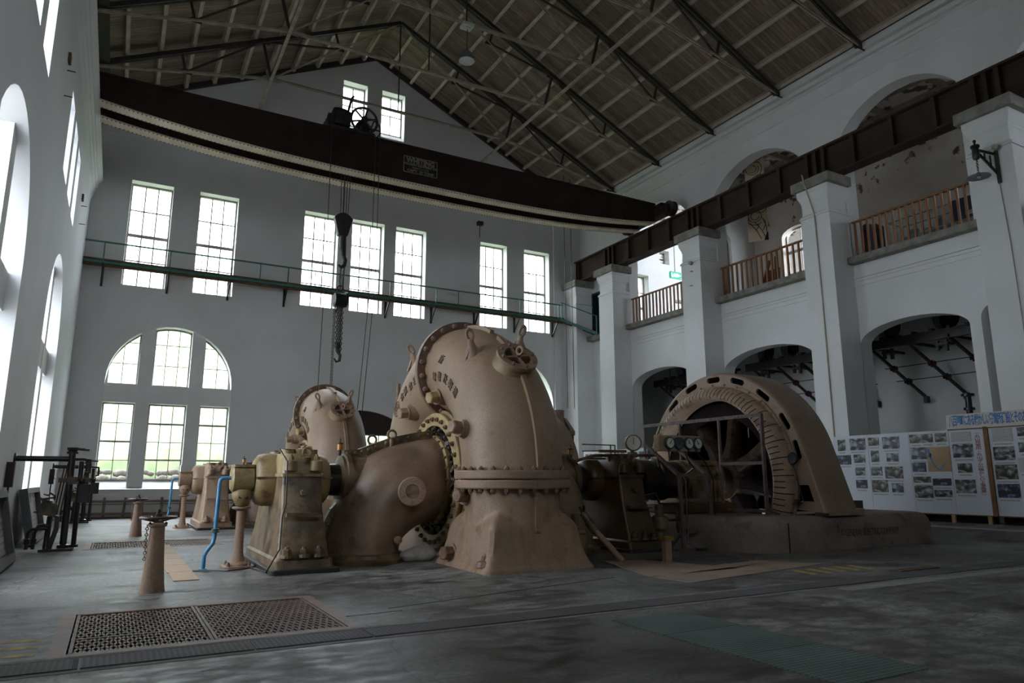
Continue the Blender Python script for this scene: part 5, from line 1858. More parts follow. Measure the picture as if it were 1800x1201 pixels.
for pts in ([(11.05, 12.0, 2.11), (11.06, 11.98, 1.95), (11.3, 12.05, 1.75), (11.25, 12.4, 1.55)], [(10.55, 12.0, 2.11), (10.56, 12.0, 1.9)], [(11.4, 12.05, 2.11), (11.75, 12.12, 1.85), (11.93, 12.12, 1.5), (11.93, 12.1, .1), (11.5, 12.05, .03)],
            [(10.98, 12.3, 1.75), (11.08, 12.1, 1.5), (11.08, 12.1, .15), (11.2, 11.95, .03), (11.8, 11.9, .03)]):
    MB().tube(pts, .018, 6).build('gauge_pipe', M['black'], gp)
# small dial and cable hung on the generator face
sd = thing('bearing_thermometer', 'small black dial hung on a slot of the generator face, its cable dangling', 'dial', (13.6, 11.24, 1.65))
MB().lathe([(0, 0), (.13, 0), (.14, .03), (.12, .07), (0, .06)], (13.62, 11.27, 1.98), (-1, -.1, 0), 20).build('dial_case', M['black'], sd)
MB().tube([(13.6, 11.27, 1.85), (13.62, 11.2, 1.5), (13.62, 11.08, 1.0), (13.5, 11.3, .95)], .012, 6).cbox((13.6, 11.25, 1.0), (.03, .05, .06)).build('cable', M['black'], sd)
# ================================================================== FLOOR THINGS, STANDS, PIPEWORK, BOARDS, GALLERY
# --- grating pits
for k, (g, lab) in enumerate(zip(GR, ('rusty expanded-metal grating over a floor pit in the left foreground', 'rusty grating over a floor pit in front of the far turbine'))):
    x0, x1, y0, y1 = g
    r = thing('floor_grating', lab, 'floor grating', (x0, y0, 0), 'floor gratings')
    MB().panel(rect(x0 - .14, x1 + .12, y0 - .12, y1 + .10), [rect(x0, x1, y0, y1)], lambda u, v, w: (u, v, -.1 + w), .106).build('pit_frame', M['rust_frame'], r, smooth=0)
    pb_ = MB()
    pb_.add([(x, y, z) for z in (-.8, -.1) for x, y in rect(x0, x1, y0, y1)], [(0, 1, 2, 3)] + [(i, (i + 1) % 4, (i + 1) % 4 + 4, i + 4) for i in range(4)])
    pb_.build('pit_lining', M['pit'], r, smooth=0, fixn=False)
    xm = x0 + (x1 - x0) * (.485 if k == 0 else .5)
    for a, b in ((x0 + .02, xm - .01), (xm + .01, x1 - .02)):
        mb = MB()
        p = .07 if k == 0 else .11
        w_ = .025 if k == 0 else .036
        L_ = (y1 - y0) - .04
        W_ = b - a
        m_ = .28                                   # diamonds long in the depth of the hall
        px_ = p
        n_ = int((W_ + L_ * m_) / px_) + 1
        for s in range(n_):
            for sg in (0, 1):
                c = s * px_
                t0, t1 = max(0, (c - W_) / m_), min(L_, c / m_)
                if t1 - t0 < .02: continue
                xa, xb_ = c - t0 * m_, c - t1 * m_
                if sg:
                    xa, xb_ = W_ - xa, W_ - xb_
                mb.bar((a + xa, y0 + .02 + t0, -.012), (a + xb_, y0 + .02 + t1, -.012), w_, .016)
        mb.bar((a, y0 + .02, -.01), (b, y0 + .02, -.01), .03, .03).bar((a, y1 - .02, -.01), (b, y1 - .02, -.01), .03, .03)
        mb.bar((a + .01, y0, -.01), (a + .01, y1, -.01), .03, .03).bar((b - .01, y0, -.01), (b - .01, y1, -.01), .03, .03)
        if k == 0:
            mb.bar((a, (y0 + y1) / 2 - .35, -.012), (b, (y0 + y1) / 2 - .35, -.012), .03, .02)
        mb.build('grating_panel', M['grate'], r, smooth=0)

# --- cable trench with tread-plate covers, running across the hall
xs = [-1.8, -.10, 1.26, 2.36, 4.1, 5.75, 7.5, 9.4, 11.4, 13.4, 15.6]
names = ['with a lifting slot at its right end', 'beside the slot, below the grating', 'bluish, below the right end of the grating', 'just right of the grating', 'in front of the turbine foot', 'in front of the turbine foot, farther right',
         'in front of the pink floor plates', 'by the yellow stripes', 'right of the yellow stripes', 'farthest right']
for i in range(len(xs) - 1):
    a, b = xs[i] + .008, xs[i + 1] - (.05 if i == 0 else .008)
    y0_, y1_ = 7.03, 7.42
    sh_ = .012 * max(0, a - 6)
    mb = MB().loft([[(a, y0_ + sh_, 0.001), (a, y1_ + sh_, 0.001), (a, y1_ + sh_, .009), (a, y0_ + sh_, .009)], [(b, y0_ + .012 * max(0, b - 6), .001), (b, y1_ + .012 * max(0, b - 6), .001), (b, y1_ + .012 * max(0, b - 6), .009), (b, y0_ + .012 * max(0, b - 6), .009)]])
    single(mb, 'trench_cover', M['checker'], 'grey tread-plate trench cover, ' + names[i], 'floor plate', 'trench covers', (a, y0_, 0), smooth=0)
gp_ = MB().box(-.15, -.11, 7.03, 7.42, .0005, .004)
single(gp_, 'trench_slot', M['slot'], 'dark open slot between two trench covers, bottom left', 'slot', None, (-.13, 7.2, 0), smooth=0)
# concrete kerbs of the trench
mb = MB().box(-1.9, 20.5, 7.46, 7.53, .0005, .004).box(-1.9, 20.5, 6.92, 6.99, .0005, .004)
struct(mb, 'trim_24', M['slab'], smooth=0)
pm_ = MB().loft([[(x, 6.62 + .012 * (x - 6), .0005), (x, 6.90 + .012 * (x - 6), .0005), (x, 6.90 + .012 * (x - 6), .003), (x, 6.62 + .012 * (x - 6), .003)] for x in (9.0, 12, 16, 20)])
struct(pm_, 'trim_30', M['slab_light'], smooth=0)
# --- green tread plates
def quad_plate(pts, name, m, lab, cat, group=None, t=.008):
    c = Vector((sum(p[0] for p in pts) / len(pts), sum(p[1] for p in pts) / len(pts), 0))
    mb = MB().panel(pts, [], lambda u, v, w: (u, v, .001 + w), t)
    return single(mb, name, m, lab, cat, group, tuple(c), smooth=0)
for i, (a, b, lab) in enumerate(((5.72, 6.55, 'far piece'), (4.75, 5.71, 'middle piece'), (3.72, 4.74, 'near piece'))):
    quad_plate([(4.86, a), (5.9, a), (5.9, b), (4.86, b)], 'floor_hatch', M['checker_green'], 'worn green tread-plate floor hatch in the right foreground, ' + lab, 'floor plate', 'green floor hatches')
# --- pinkish plates by the right pedestal
quad_plate([(8.15, 11.2), (7.5, 9.1), (9.6, 9.2), (9.4, 9.75), (8.9, 11.0)], 'floor_plate', M['pink_plate'], 'pinkish steel floor plate at the foot of the leaning pipe', 'floor plate', 'pink floor plates')
quad_plate([(7.62, 8.3), (11.4, 8.95), (11.0, 9.6), (7.55, 9.05)], 'floor_plate', M['pink_plate'], 'long pinkish floor plate in front of the generator', 'floor plate', 'pink floor plates')
quad_plate([(9.0, 11.0), (9.5, 9.8), (10.6, 9.95), (11.0, 11.0)], 'floor_plate', M['checker'], 'grey tread plate behind the short pink post', 'floor plate')
quad_plate([(9.66, 9.3), (11.1, 9.66), (10.7, 9.9), (9.5, 9.75)], 'floor_plate', M['pink_plate'], 'small pinkish floor plate right of the short pink post', 'floor plate', 'pink floor plates')
# --- straw-coloured boards on the left floor
for i in range(6):
    y0_ = 12.15 + i * 1.12
    quad_plate([(.93 - .02 * i, y0_), (1.29, y0_), (1.29, y0_ + 1.1), (.93 - .02 * i, y0_ + 1.1)], 'floor_board', M['straw'], 'thin straw-coloured board on the floor behind the hand-wheel stand, %s from the near end' % ORD[i], 'board', 'straw floor boards', .012)
# --- worn yellow stripes
for i in range(5):
    x = 10.0 + i * .36
    quad_plate([(x, 8.05), (x + .16, 8.08), (x + .26, 8.62), (x + .10, 8.60)], 'painted_stripe', M['yellow_line'], 'worn yellow stripe on the floor right of the pink plates, %s from the left' % ORD[i], 'floor marking', 'yellow stripes', .001)
for i in range(3):
    y = 7.75 + i * .33
    quad_plate([(-1.4, y + .12), (-.45, y - .04), (-.44, y + .08), (-1.38, y + .24)], 'painted_stripe', M['yellow_line'], 'worn yellow stripe left of the big grating, %s from the front' % ORD[i], 'floor marking', 'yellow stripes', .001)
mb = MB().box(11.5, 12.6, 7.55, 7.75, .001, .02)
single(mb, 'floor_plank', M['deck_wood'], 'small brown plank lying by the trench on the right', 'plank', None, (12, 7.6, 0), smooth=0)
# saw cuts / joints in the concrete
for (p, q, lab) in (((2.42, 8.2), (3.1, 8.25), 'short'), ((3.0, 8.45), (7.0, 9.35), 'long')):
    mb = MB().bar((p[0], p[1], .0), (q[0], q[1], .0), .025, .004)
    struct(mb, 'trim_%d' % (25 + (lab == 'long')), M['slot'], smooth=0)

# --- hand-wheel stands
def handwheel(loc, lab):
    x, y, _ = loc
    r = thing('handwheel_stand', lab, 'valve stand', loc, 'hand-wheel stands')
    MB().lathe([(.165, 0), (.16, .02), (.145, .12), (.12, .4), (.095, .78), (.095, .86), (.12, .87), (.12, .90), (.06, .92)], (x, y, 0), n=20).build('column', M['tan2'], r)
    w = MB().torus((x, y, .985), (0, 0, 1), .225, .02, 32, 8)
    for i in range(4):
        a = pi * i / 2 + .4
        w.tube([(x, y, .93), (x + .1 * cos(a), y + .1 * sin(a), .95), (x + .225 * cos(a), y + .225 * sin(a), .985)], .02, 6)
    w.cyl((x, y, .9), (x, y, 1.04), .05, 10)
    w.build('hand_wheel', M['shaft_wheel'], r)
    MB().cyl((x, y, .98), (x, y, 1.10), .022, 8).cyl((x - .05, y, 1.0), (x - .05, y, 1.06), .015, 6).build('spindle', M['black'], r)
    for q in (-.1, .1):
        MB().hexbolt((x + q, y - .06, .9), (0, 0, 1), .022, .02).build('bolt', M['bolt'], r, smooth=20)
    chain(MB(), x - .13, y - .02, .88, .38, .012, .04).build('chain', M['bolt'], r)
    return r
M['shaft_wheel'] = mat('hand_wheel_brown', (.06, .028, .022), .4, (.04, .02, .015), 8)
handwheel((.6, 11.2, 0), 'tan hand-wheel stand in the left foreground, behind the big grating')
handwheel((.66, 22.1, 0), 'tan hand-wheel stand farther back, near the arched window')

# --- oil-head stands with their blue pipes
def oil_stand(x, y, m, lab, lab2):
    r = thing('oil_head_stand', lab, 'oil stand', (x, y, 0), 'oil-head stands')
    b = MB()
    b.panel(rrect(x - .26, x + .26, y - .26, y + .26, .1), [], lambda u, v, w: (u, v, w), .03)
    b.lathe([(.2, .03), (.19, .06), (.12, .1), (.085, .25), (.075, .6), (.075, .96), (.13, .99), (.16, 1.0), (.16, 1.03), (.0, 1.03)], (x, y, 0), n=20)
    b.build('column', M['tan2'], r)
    for i in range(4):
        a = pi / 4 + pi / 2 * i
        MB().hexbolt((x + .24 * cos(a), y + .24 * sin(a), .03), (0, 0, 1), .03, .05).build('foot_bolt', M['bolt'], r, smooth=20)
    h = MB().lathe([(.06, 0), (.10, .02), (.16, .14), (.18, .2), (.16, .3)], (x, y, 1.03), n=18)
    h.lathe([(0, 0), (.20, 0), (.235, .03), (.235, .36), (.20, .40), (.1, .41)], (x - .21, y, 1.52), (1, 0, 0), 28)
    h.panel(rrect(x - .2, x + .18, y - .17, y + .17, .04), [], lambda u, v, w: (u, v, 1.72 + w), .045)
    h.build('oil_head', m, r)
    for dx, dz in ((-.05, 1.2), (.06, 1.18)):
        MB().lathe([(.03, 0), (.03, .02), (0, .02)], (x + dx, y - .14, dz), (0, -1, 0), 10).build('port', M['black'], r)
    MB().cyl((x + .2, y, 1.52), (x + .55, y, 1.52), .10, 16).build('stub_shaft', M['shaft'], r)
    p = MB()
    pts = [(x - .2, y - .02, 1.53), (x - .34, y - .02, 1.53), (x - .38, y - .02, 1.50), (x - .39, y - .02, 1.44), (x - .41, y - .04, .52), (x - .43, y - .05, .42), (x - .52, y - .06, .30), (x - .555, y - .06, .22), (x - .56, y - .06, 0)]
    p.tube(pts, .034, 10)
    t_ = tag(p.build('blue_pipe', M['blue_pipe'], None), lab2, 'pipe', 'blue oil pipes')
    MB().lathe([(.065, 0), (.065, .02), (.05, .025), (.05, .04), (.065, .045), (.065, .065)], (x - .405, y - .04, .60), n=14).build('pipe_union', M['dial_green'], t_)
    MB().lathe([(.07, 0), (.07, .012), (.034, .015)], (x - .56, y - .06, 0), n=14).build('floor_flange', M['blue_pipe'], t_)
    return r
oil_stand(2.04, 13.62, M['ochre'], 'ochre oil-head stand on a slim column, beside the nearest ochre pedestal', 'blue pipe bending down to the floor at the nearest oil-head stand')
oil_stand(2.04, 13.62 + DY, M['tan2'], 'pinkish oil-head stand on a slim column, beside the far pedestal', 'blue pipe bending down to the floor at the far oil-head stand')
cb_ = MB().tube([(2.2, 13.2, .02), (1.8, 13.0, .015), (1.55, 13.15, .02), (1.3, 13.3, .015)], .012, 6).tube([(2.6, 12.5, 2.0), (2.45, 12.62, 2.02), (2.56, 12.48, 1.8), (2.58, 12.5, 1.1), (2.5, 12.35, .9), (2.45, 12.15, .4), (2.3, 12.35, .03), (2.2, 13.2, .02)], .012, 6)
single(cb_, 'thermometer_cable', M['black'], 'thin black cable from the ochre pedestal down across the floor', 'cable', None, (2.2, 13.2, 0))

# --- small posts and pipes right of the turbine
ps = thing('short_post', 'short pink steel post with a yellow cap on the floor right of the turbine', 'post', (9.05, 10.45, 0))
MB().box(8.98, 9.12, 10.40, 10.52, 0, .42).box(8.92, 9.17, 10.36, 10.56, 0, .02).build('post', M['tan2'], ps, smooth=0, bevel=.008)
MB().box(8.955, 9.145, 10.37, 10.545, .40, .47).build('cap', M['brass'], ps, smooth=0)
lp_ = thing('leaning_pipe', 'pink pipe with a brass joint leaning from the turbine foot to the floor', 'pipe', (8.42, 11.0, 0))
MB().cyl((8.45, 11.0, .0), (8.18, 11.5, .55), .06, 14).build('pipe', M['tan2'], lp_)
MB().cyl((8.19, 11.48, .53), (8.12, 11.62, .70), .085, 14).cyl((8.13, 11.6, .68), (8.06, 11.72, .86), .065, 14).build('joint', M['ochre_dirty'], lp_)
MB().bar((8.06, 11.70, .82), (7.98, 11.72, .98), .03, .04).bar((8.1, 11.74, .84), (8.12, 11.76, 1.0), .03, .04).build('fork', M['black'], lp_, smooth=0)
dn = MB().box(7.75, 8.05, 11.6, 11.9, 0, .5).box(7.8, 8.0, 11.55, 11.95, .5, .56).cyl((7.9, 11.75, .56), (7.9, 11.75, .85), .07, 12)
single(dn, 'drain_valve', M['ochre_dirty'], 'oily brown drain valve on the floor behind the leaning pipe', 'valve', None, (7.9, 11.75, 0), smooth=30)
rg = MB().ball((5.25, 13.05, .12), .3, 14, (1.0, .8, .55)).ball((5.0, 13.0, .1), .2, 12, (1, .8, .6))
single(rg, 'cloth_bundle', M['rag'], 'whitish bundle lying under the nearest turbine elbow', 'cloth', None, (5.25, 13.05, 0))

# --- governor tower beside the far generator
gt = thing('governor_tower', 'brown cone-topped governor tower behind the nearest turbine, windowed sides', 'governor', (17.35, 27.2, .72))
cx, cy = 17.35, 27.2
MB().lathe([(.8, .72), (.8, 2.55), (.78, 2.6), (.78, 2.62)], (cx, cy, 0), n=28).build('body', M['tan_gen'], gt)
MB().lathe([(.78, 2.62), (.78, 3.5)], (cx, cy, 0), n=28, caps=False).build('mesh_drum', M['blackgreen'], gt)
MB().lathe([(.3, 2.9), (.3, 4.0)], (cx, cy, 0), n=14).build('inner_drum', M['black'], gt)
for i in range(10):
    a = 2 * pi * i / 10 + .2
    rr_ = []
    for z, q, hw_ in ((3.62, .80, .15), (3.9, .64, .12), (4.22, .42, .13)):
        t_ = Vector((-sin(a), cos(a), 0))
        o_ = Vector((cx + q * cos(a), cy + q * sin(a), z))
        n_ = Vector((cos(a), sin(a), 0)) * .03
        rr_.append([o_ - t_ * hw_ - n_, o_ + t_ * hw_ - n_, o_ + t_ * hw_ + n_, o_ - t_ * hw_ + n_])
    MB().loft(rr_).build('cone_rib', M['tan_gen'], gt, smooth=20)
MB().lathe([(.84, 3.46), (.84, 3.64), (.78, 3.66), (.74, 3.5)], (cx, cy, 0), n=28, caps=False).build('cone_ring', M['tan_gen'], gt, smooth=30)
MB().lathe([(.46, 4.14), (.40, 4.25), (.36, 4.28), (.36, 4.56), (.38, 4.58), (.34, 4.60), (0, 4.6)], (cx, cy, 0), n=24).build('cone_cap', M['tan_gen'], gt, smooth=30)
gr_ = thing('pipe_railing', 'thin brown pipe railing beside the governor tower', 'railing', (18.8, 27.0, 0))
for z in (2.3, 3.05, 2.75):
    MB().bar((18.2, 26.4, z), (20.0, 26.4, z + (.05 if z == 2.75 else 0)), .05).build('rail', M['bolt'], gr_, smooth=0)
for x in (19.75, 20.0):
    MB().bar((x, 26.4, 0), (x, 26.4, 3.05), .05).build('post', M['bolt'], gr_, smooth=0)

# --- governor pipe columns by the left wall
def gov(y, s, lab):
    r = thing('governor_column', lab, 'governor', (-.95, y, 0), 'governor columns')
    x = -.82
    MB().box(-1.25, -.62, y - .3, y + .35, 0, .05).build('base', M['black'], r, smooth=0)
    MB().cyl((x, y, .05), (x - .02, y, 2.1), .07, 14).lathe([(.12, 0), (.12, .06), (.08, .08)], (x, y, .05), n=14).lathe([(.115, 0), (.115, .05), (.085, .06), (.115, .1), (.115, .14)], (x - .02, y, 2.06), n=14).build('main_pipe', M['black_gloss'], r)
    MB().cyl((x + .19, y + .12, .05), (x + .17, y + .12, 1.9), .05, 12).lathe([(.09, 0), (.09, .05)], (x + .19, y + .12, .05), n=12).build('second_pipe', M['black_gloss'], r)
    MB().cyl((XL, y + .02, 1.95), (x - .02, y + .02, 1.95), .06, 12).lathe([(.12, 0), (.12, .03), (.07, .04)], (XL, y + .02, 1.95), (1, 0, 0), 14).build('wall_pipe', M['black_gloss'], r)
    MB().tube([(x, y, 1.95), (x + .2, y, 1.95), (x + .33, y, 1.93), (x + .34, y, 1.8), (x + .34, y, 1.66), (x + .25, y, 1.64)], .035, 8).cyl((x, y, 2.18), (x + .22, y, 2.16), .03, 8).cbox((x + .25, y, 2.15), (.05, .04, .02)).build('valve_pipe', M['black'], r)
    MB().panel(rrect(x + .14, x + .40, y - .04, y + .2, .04), [], lambda u, v, w: (u, v, 1.0 + w), .40).cyl((x + .22, y + .1, 1.4), (x + .22, y + .1, 1.52), .05, 10).build('oil_tank', M['blackgreen'], r, bevel=.02)
    cl = MB().box(x - .22, x - .02, y - .12, y + .06, 1.44, 1.54).box(x - .05, x + .16, y - .14, y - .02, 1.40, 1.56)
    for i in range(4):
        cl.cyl((x + .1 + .05 * i, y - .1, 1.48), (x + .12 + .05 * i, y - .2, 1.5 + .03 * (i % 2)), .025, 8)
    cl.build('valve_gear', M['brown_oily'], r, smooth=30)
    for i, dx in enumerate((-.16, -.22, -.28)):
        MB().cyl((x + dx + .04, y - .05, .75), (x + dx + .14, y - .05, 1.95 - .1 * i), .016, 6).build('rod', M['brown_oily'], r)
    gv = MB().panel([(x - .52, .78), (x - .2, .70), (x - .16, .95), (x - .3, 1.02), (x - .46, 1.1)], [], lambda u, v, w: (u, y - .14 + w, v), .1)
    gv.cyl((x - .6, y - .1, .82), (x - .2, y - .1, .80), .02, 8).cyl((x - .55, y - .1, 1.08), (x - .25, y - .1, 1.12), .02, 8)
    gv.tube([(x - .5, y - .1, 1.12), (x - .36, y - .1, .84), (x - .3, y - .1, .7)], .02, 6)
    for i in range(5):
        a = i * 1.2
        gv.torus((x - .34 + .09 * cos(a), y - .12, 1.12 + .08 * sin(a)), (1, .3, a), .05, .012, 12, 5)
    gv.build('governor_gear', M['ochre_gear'], r, smooth=30)
    MB().panel([(x - .30, .05), (x - .20, .05), (x - .11, .45), (x - .12, .72), (x - .20, .74), (x - .20, .48)], [], lambda u, v, w: (u, y - .12 + w, v), .12).build('frame_leg', M['black'], r, smooth=0)
    MB().cyl((x - .34, y - .08, .05), (x - .32, y - .08, .72), .03, 8).cyl((x - .28, y - .08, .05), (x - .27, y - .08, .72), .025, 8).build('leg_rod', M['black'], r)
    for q in (0, .12):
        MB().tube([(x - .66 + q, y - .1, .05), (x - .66 + q, y - .1, .38), (x - .60 + q, y - .1, .46 + q * .6), (x - .40, y - .1, .48 + q * .6), (x - .3, y - .1, .46 + q * .4)], .035, 8).lathe([(.055, 0), (.055, .1), (.035, .12)], (x - .66 + q, y - .1, .16), n=10).build('bent_pipe', M['black'], r)
    return r
M['ochre_gear'] = mat('governor_gear_brown', (.13, .085, .04), .5, (.02, .018, .015), 6, lo=.4, hi=.6)
gov(18.64, 1, 'black governor pipe column with gear nearest the viewer, by the left wall')
gov(30.0, 1, 'black governor pipe column farther back, by the left wall corner')
for y, nm in ((17.6, 'nearer'), (29.0, 'farther')):
    t_ = thing('wall_bracket_box', 'small brown box on a thin upright rod at the left wall, %s governor' % nm, 'wall box', (XL, y, .4))
    MB().box(XL, XL + .14, y - .08, y + .08, 1.35, 1.85).build('box', M['lunette'], t_, smooth=0)
    MB().cyl((XL + .07, y, .35), (XL + .07, y, 1.4), .02, 6).bar((XL, y, .45), (XL + .1, y, .45), .03).bar((XL, y, 1.0), (XL + .1, y, 1.0), .03).build('rod', M['lunette'], t_)

# --- framed slatted covers leaning on the left wall
def lean_frame(y, lab, w_=3.1, h_=1.30, rz=0.0):
    r = thing('framed_cover', lab, 'framed panel', (-1.35, y, 0), 'framed covers')
    tilt = radians(12)
    ca, sa = cos(tilt), sin(tilt)
    def P(u, v, w):        # u along wall, v up the panel, w off the panel toward the hall
        return (-1.59 - v * sa + w * ca, y + u, v * ca + w * sa)
    f = MB().panel(rect(-w_ / 2, w_ / 2, 0.02, h_), [rect(-w_ / 2 + .14, w_ / 2 - .14, .16, h_ - .12)], lambda u, v, w: P(u, v, w), .17)
    f.build('frame', M['grey_frame'], r, smooth=0)
    for i in range(9):
        v0 = .16 + (h_ - .28) * i / 9
        s = MB().panel(rect(-w_ / 2 + .14, w_ / 2 - .14, v0 + .008, v0 + (h_ - .28) / 9), [], lambda u, v, w: P(u, v, .02 + w), .03)
        s.build('slat', M['grey_slats'], r, smooth=0)
    s = MB()
    for i in range(5):
        s.panel(rect(-.3 + .05 * i, .28, .95 + .04 * i, .965 + .04 * i), [], lambda u, v, w: P(u, v, .052 + w), .004)
    s.build('lettering_strokes', M['slot'], r, smooth=0)
    return r
lean_frame(21.4, 'grey framed slatted cover leaning on the left wall, just before the governor column')
lean_frame(14.75, 'grey framed slatted cover leaning on the left wall at the left edge of the photo')

# --- timber rack of rails along the back wall
rk = thing('timber_rack', 'low brown rack of posts and rails along the foot of the back wall', 'rack', (1.5, 32.7, 0))
for i in range(11):
    x = -.9 + i * .68
    b = MB().bar((x, 32.6, 0), (x + .05 * (i % 3 - 1), 32.75, .80), .10, .07)
    b.build('post', M['timber_grey'], rk, smooth=0)
for z, th in ((.66, .09), (.55, .03), (.18, .10)):
    MB().bar((-1.1, 32.55 + z * .15, z), (6.3, 32.55 + z * .15, z - .02), th, th).build('rail', M['timber_grey'], rk, smooth=0)
MB().box(-1.2, 6.5, 32.45, 32.9, 0, .06).build('foot_board', M['deck_wood'], rk, smooth=0)

# ------------------------------------------------------------------ exhibition boards on the kerb
BX = 21.45
def PBD(u, v, w):           # u = y of the hall, v = z, w off the board toward the viewer side
    return (BX - w, u, v)
seams = [16.05, 14.77, 13.38, 12.16, 11.16]
blab = ['white exhibition board farthest from the viewer, next to the generator', 'white exhibition board second from the generator', 'white exhibition board with the big orange map', 'white exhibition board with the vertical red heading', 'white exhibition board at the right edge, beyond the brown post']
boards = []
ends = [(16.05, 14.78), (14.77, 13.39), (13.38, 12.17), (12.16, 11.19), (11.05, 9.4)]
for i, (a, b) in enumerate(ends):
    r = thing('exhibition_board', blab[i], 'display board', (BX, (a + b) / 2, .27), 'exhibition boards')
    MB().box(BX, BX + .04, b, a, .52, 2.94).build('board_face', M['white_board'], r, smooth=0)
    MB().box(BX - .004, BX + .044, b, a, .49, .52).build('bottom_trim', M['board_wood'], r, smooth=0)
    MB().box(BX + .25, BX + .27, b, a, .275, .62).build('shade_panel', M['pit'], r, smooth=0)  # black panel added to put shade into the gap under the boards
    for y in ((b + .12, a - .1) if i == 2 else (b + .1,)):
        MB().box(BX - .01, BX + .06, y - .05, y + .05, .27, .50).build('leg', M['pine'], r, smooth=0)
    boards.append(r)
pt = MB().box(BX - .03, BX + .05, 11.06, 11.18, .50, 2.98)
single(pt, 'board_post', M['board_wood'], 'brown timber post between the last two exhibition boards', 'post', None, (BX, 11.12, .27), smooth=0)
# heading
hd = thing('heading_board', 'cream heading board with blue Japanese lettering on top of the exhibition boards', 'sign', (BX - .02, 10.8, 2.95))
MB().box(BX - .03, BX, 8.6, 12.16, 2.955, 3.375).build('board_face', M['cream_board'], hd, smooth=0)
MB().box(BX - .032, BX, 8.6, 12.16, 2.93, 2.955).build('bottom_trim', M['board_wood'], hd, smooth=0)
txt = '八百津町にある懐かしい発電所建設とそのあ'
g = MB()
step = (12.10 - 10.12) / 19.2
for i, c in enumerate(txt):
    y = 12.08 - step * (i + .5)
    g.text(c, .34, lambda u, v, w: (BX - .031 - w, y - u, 3.165 + v), .002, squeeze=.36, thick=.008)
g.build('lettering', M['blue_ink'], hd, smooth=0)
# vertical red heading strip, a sheet of its own on the fourth board
vs_ = thing('heading_strip', 'white vertical strip with red-brown Japanese heading, left of the brown post', 'sign', (BX - .004, 11.4, .9))
MB().box(BX - .006, BX - .001, 11.22, 11.5, 1.0, 2.88).build('sheet', M['white_board'], vs_, smooth=0)
g = MB()
vt = '～丸山発電所・丸山ダムの懐かしい工事風景～'
st_ = (2.84 - 1.04) / len(vt)
for i, c in enumerate(vt):
    z = 2.84 - st_ * (i + .5)
    g.text(c, .092, lambda u, v, w: (BX - .007 - w, 11.36 - u, z + v), .0015, squeeze=1.75, thick=.001)
g.build('lettering', M['red_ink'], vs_, smooth=0)

# mounted prints, read off the board in order: (pixel-free) y, z, width, height
prints = [
 # board 1
 (15.74, 2.64, 0.29, 0.37, 0, 'pale print of a calm shore'), (15.14, 2.65, 0.56, 0.38, 1, 'misty lake print'), (15.69, 2.15, 0.51, 0.31, 3, 'blue-tinted print'), (15.12, 2.18, 0.41, 0.27, 0, 'print of pale rocks'),
 (15.13, 1.77, 0.35, 0.27, 4, 'print of a dark round hole'), (15.12, 1.36, 0.4, 0.27, 3, 'bluish crowd-like print'),
 # board 2
 (14.56, 2.71, 0.36, 0.26, 0, 'faint print of a tower'), (13.98, 2.65, 0.56, 0.37, 1, 'print of a settlement in rows'), (14.56, 2.24, 0.27, 0.36, 0, 'narrow print'), (13.97, 2.19, 0.39, 0.26, 1, 'print with a white house'),
 (14.55, 1.77, 0.38, 0.28, 4, 'dark print of a cutting'), (13.97, 1.72, 0.59, 0.37, 2, 'print of a road in a valley'), (14.48, 1.3, 0.54, 0.38, 2, 'print of a river bank'), (13.9, 1.25, 0.37, 0.28, 1, 'print of grass and pale sky'),
 # board 3
 (13.17, 2.73, 0.37, 0.26, 0, 'print of steelwork'), (12.8, 2.73, 0.33, 0.25, 2, 'print of terraces'), (12.4, 2.74, 0.34, 0.27, 4, 'print of a leaning mast'), (13.1, 2.29, 0.5, 0.36, 1, 'print of a dark ridge'),
 (13.14, 1.87, 0.42, 0.28, 3, 'print of a bridge'), (13.09, 1.5, 0.53, 0.18, 2, 'wide print of trees'), (12.5, 1.43, 0.54, 0.21, 3, 'wide print of a bluish weir'), (13.08, 1.14, 0.55, 0.36, 0, 'print of works from above'), (12.5, 1.1, 0.52, 0.2, 4, 'wide print of a dark hill'),
 # board 4
 (11.81, 2.73, 0.56, 0.28, 9, 'sheet of printed text'), (11.8, 2.32, 0.57, 0.38, 1, 'print of a dam between cliffs'), (11.8, 1.83, 0.4, 0.26, 2, 'print of foaming water'), (11.84, 1.31, 0.56, 0.38, 5, 'pinkish print of a waterfall'),
 # board 5
 (10.7, 2.72, 0.52, 0.36, 9, 'printed drawing of a building'), (10.71, 2.21, 0.54, 0.37, 4, 'print of a building with high windows'), (10.71, 1.71, 0.56, 0.4, 2, 'aerial print of fields'), (10.71, 1.2, 0.56, 0.37, 3, 'bluish print of a spillway'),
 (10.2, 2.78, 0.23, 0.24, 4, 'dark print at the edge'), (10.23, 2.36, 0.19, 0.26, 0, 'print at the edge, second down'), (10.29, 1.89, 0.18, 0.38, 9, 'sheet of text at the edge'),
]
for i, (y, z, w_, h_, k, lab) in enumerate(prints):
    y = min(y, 15.98 - w_ / 2)
    bi = [j for j, (a, b) in enumerate(ends) if b <= y <= a]
    where = ['first', 'second', 'third', 'fourth', 'fifth'][bi[0]] if bi else 'fourth'
    r = thing('mounted_print', '%s on the %s board from the generator' % (lab, where), 'photograph', (BX - .002, y, z - h_ / 2), 'mounted prints')
    MB().box(BX - .012, BX - .001, y - w_ / 2, y + w_ / 2, z - h_ / 2, z + h_ / 2).build('print', M['text_sheet'] if k == 9 else M['photos'][k], r, smooth=0)
    MB().box(BX - .006, BX - .001, y - w_ / 2 + .03, y + w_ / 2 - .03, z - h_ / 2 - .09, z - h_ / 2 - .055).build('caption', M['caption'], r, smooth=0)
mp_ = thing('map_print', 'big orange map with a blue river line on the third exhibition board', 'map', (BX - .002, 12.5, 1.74))
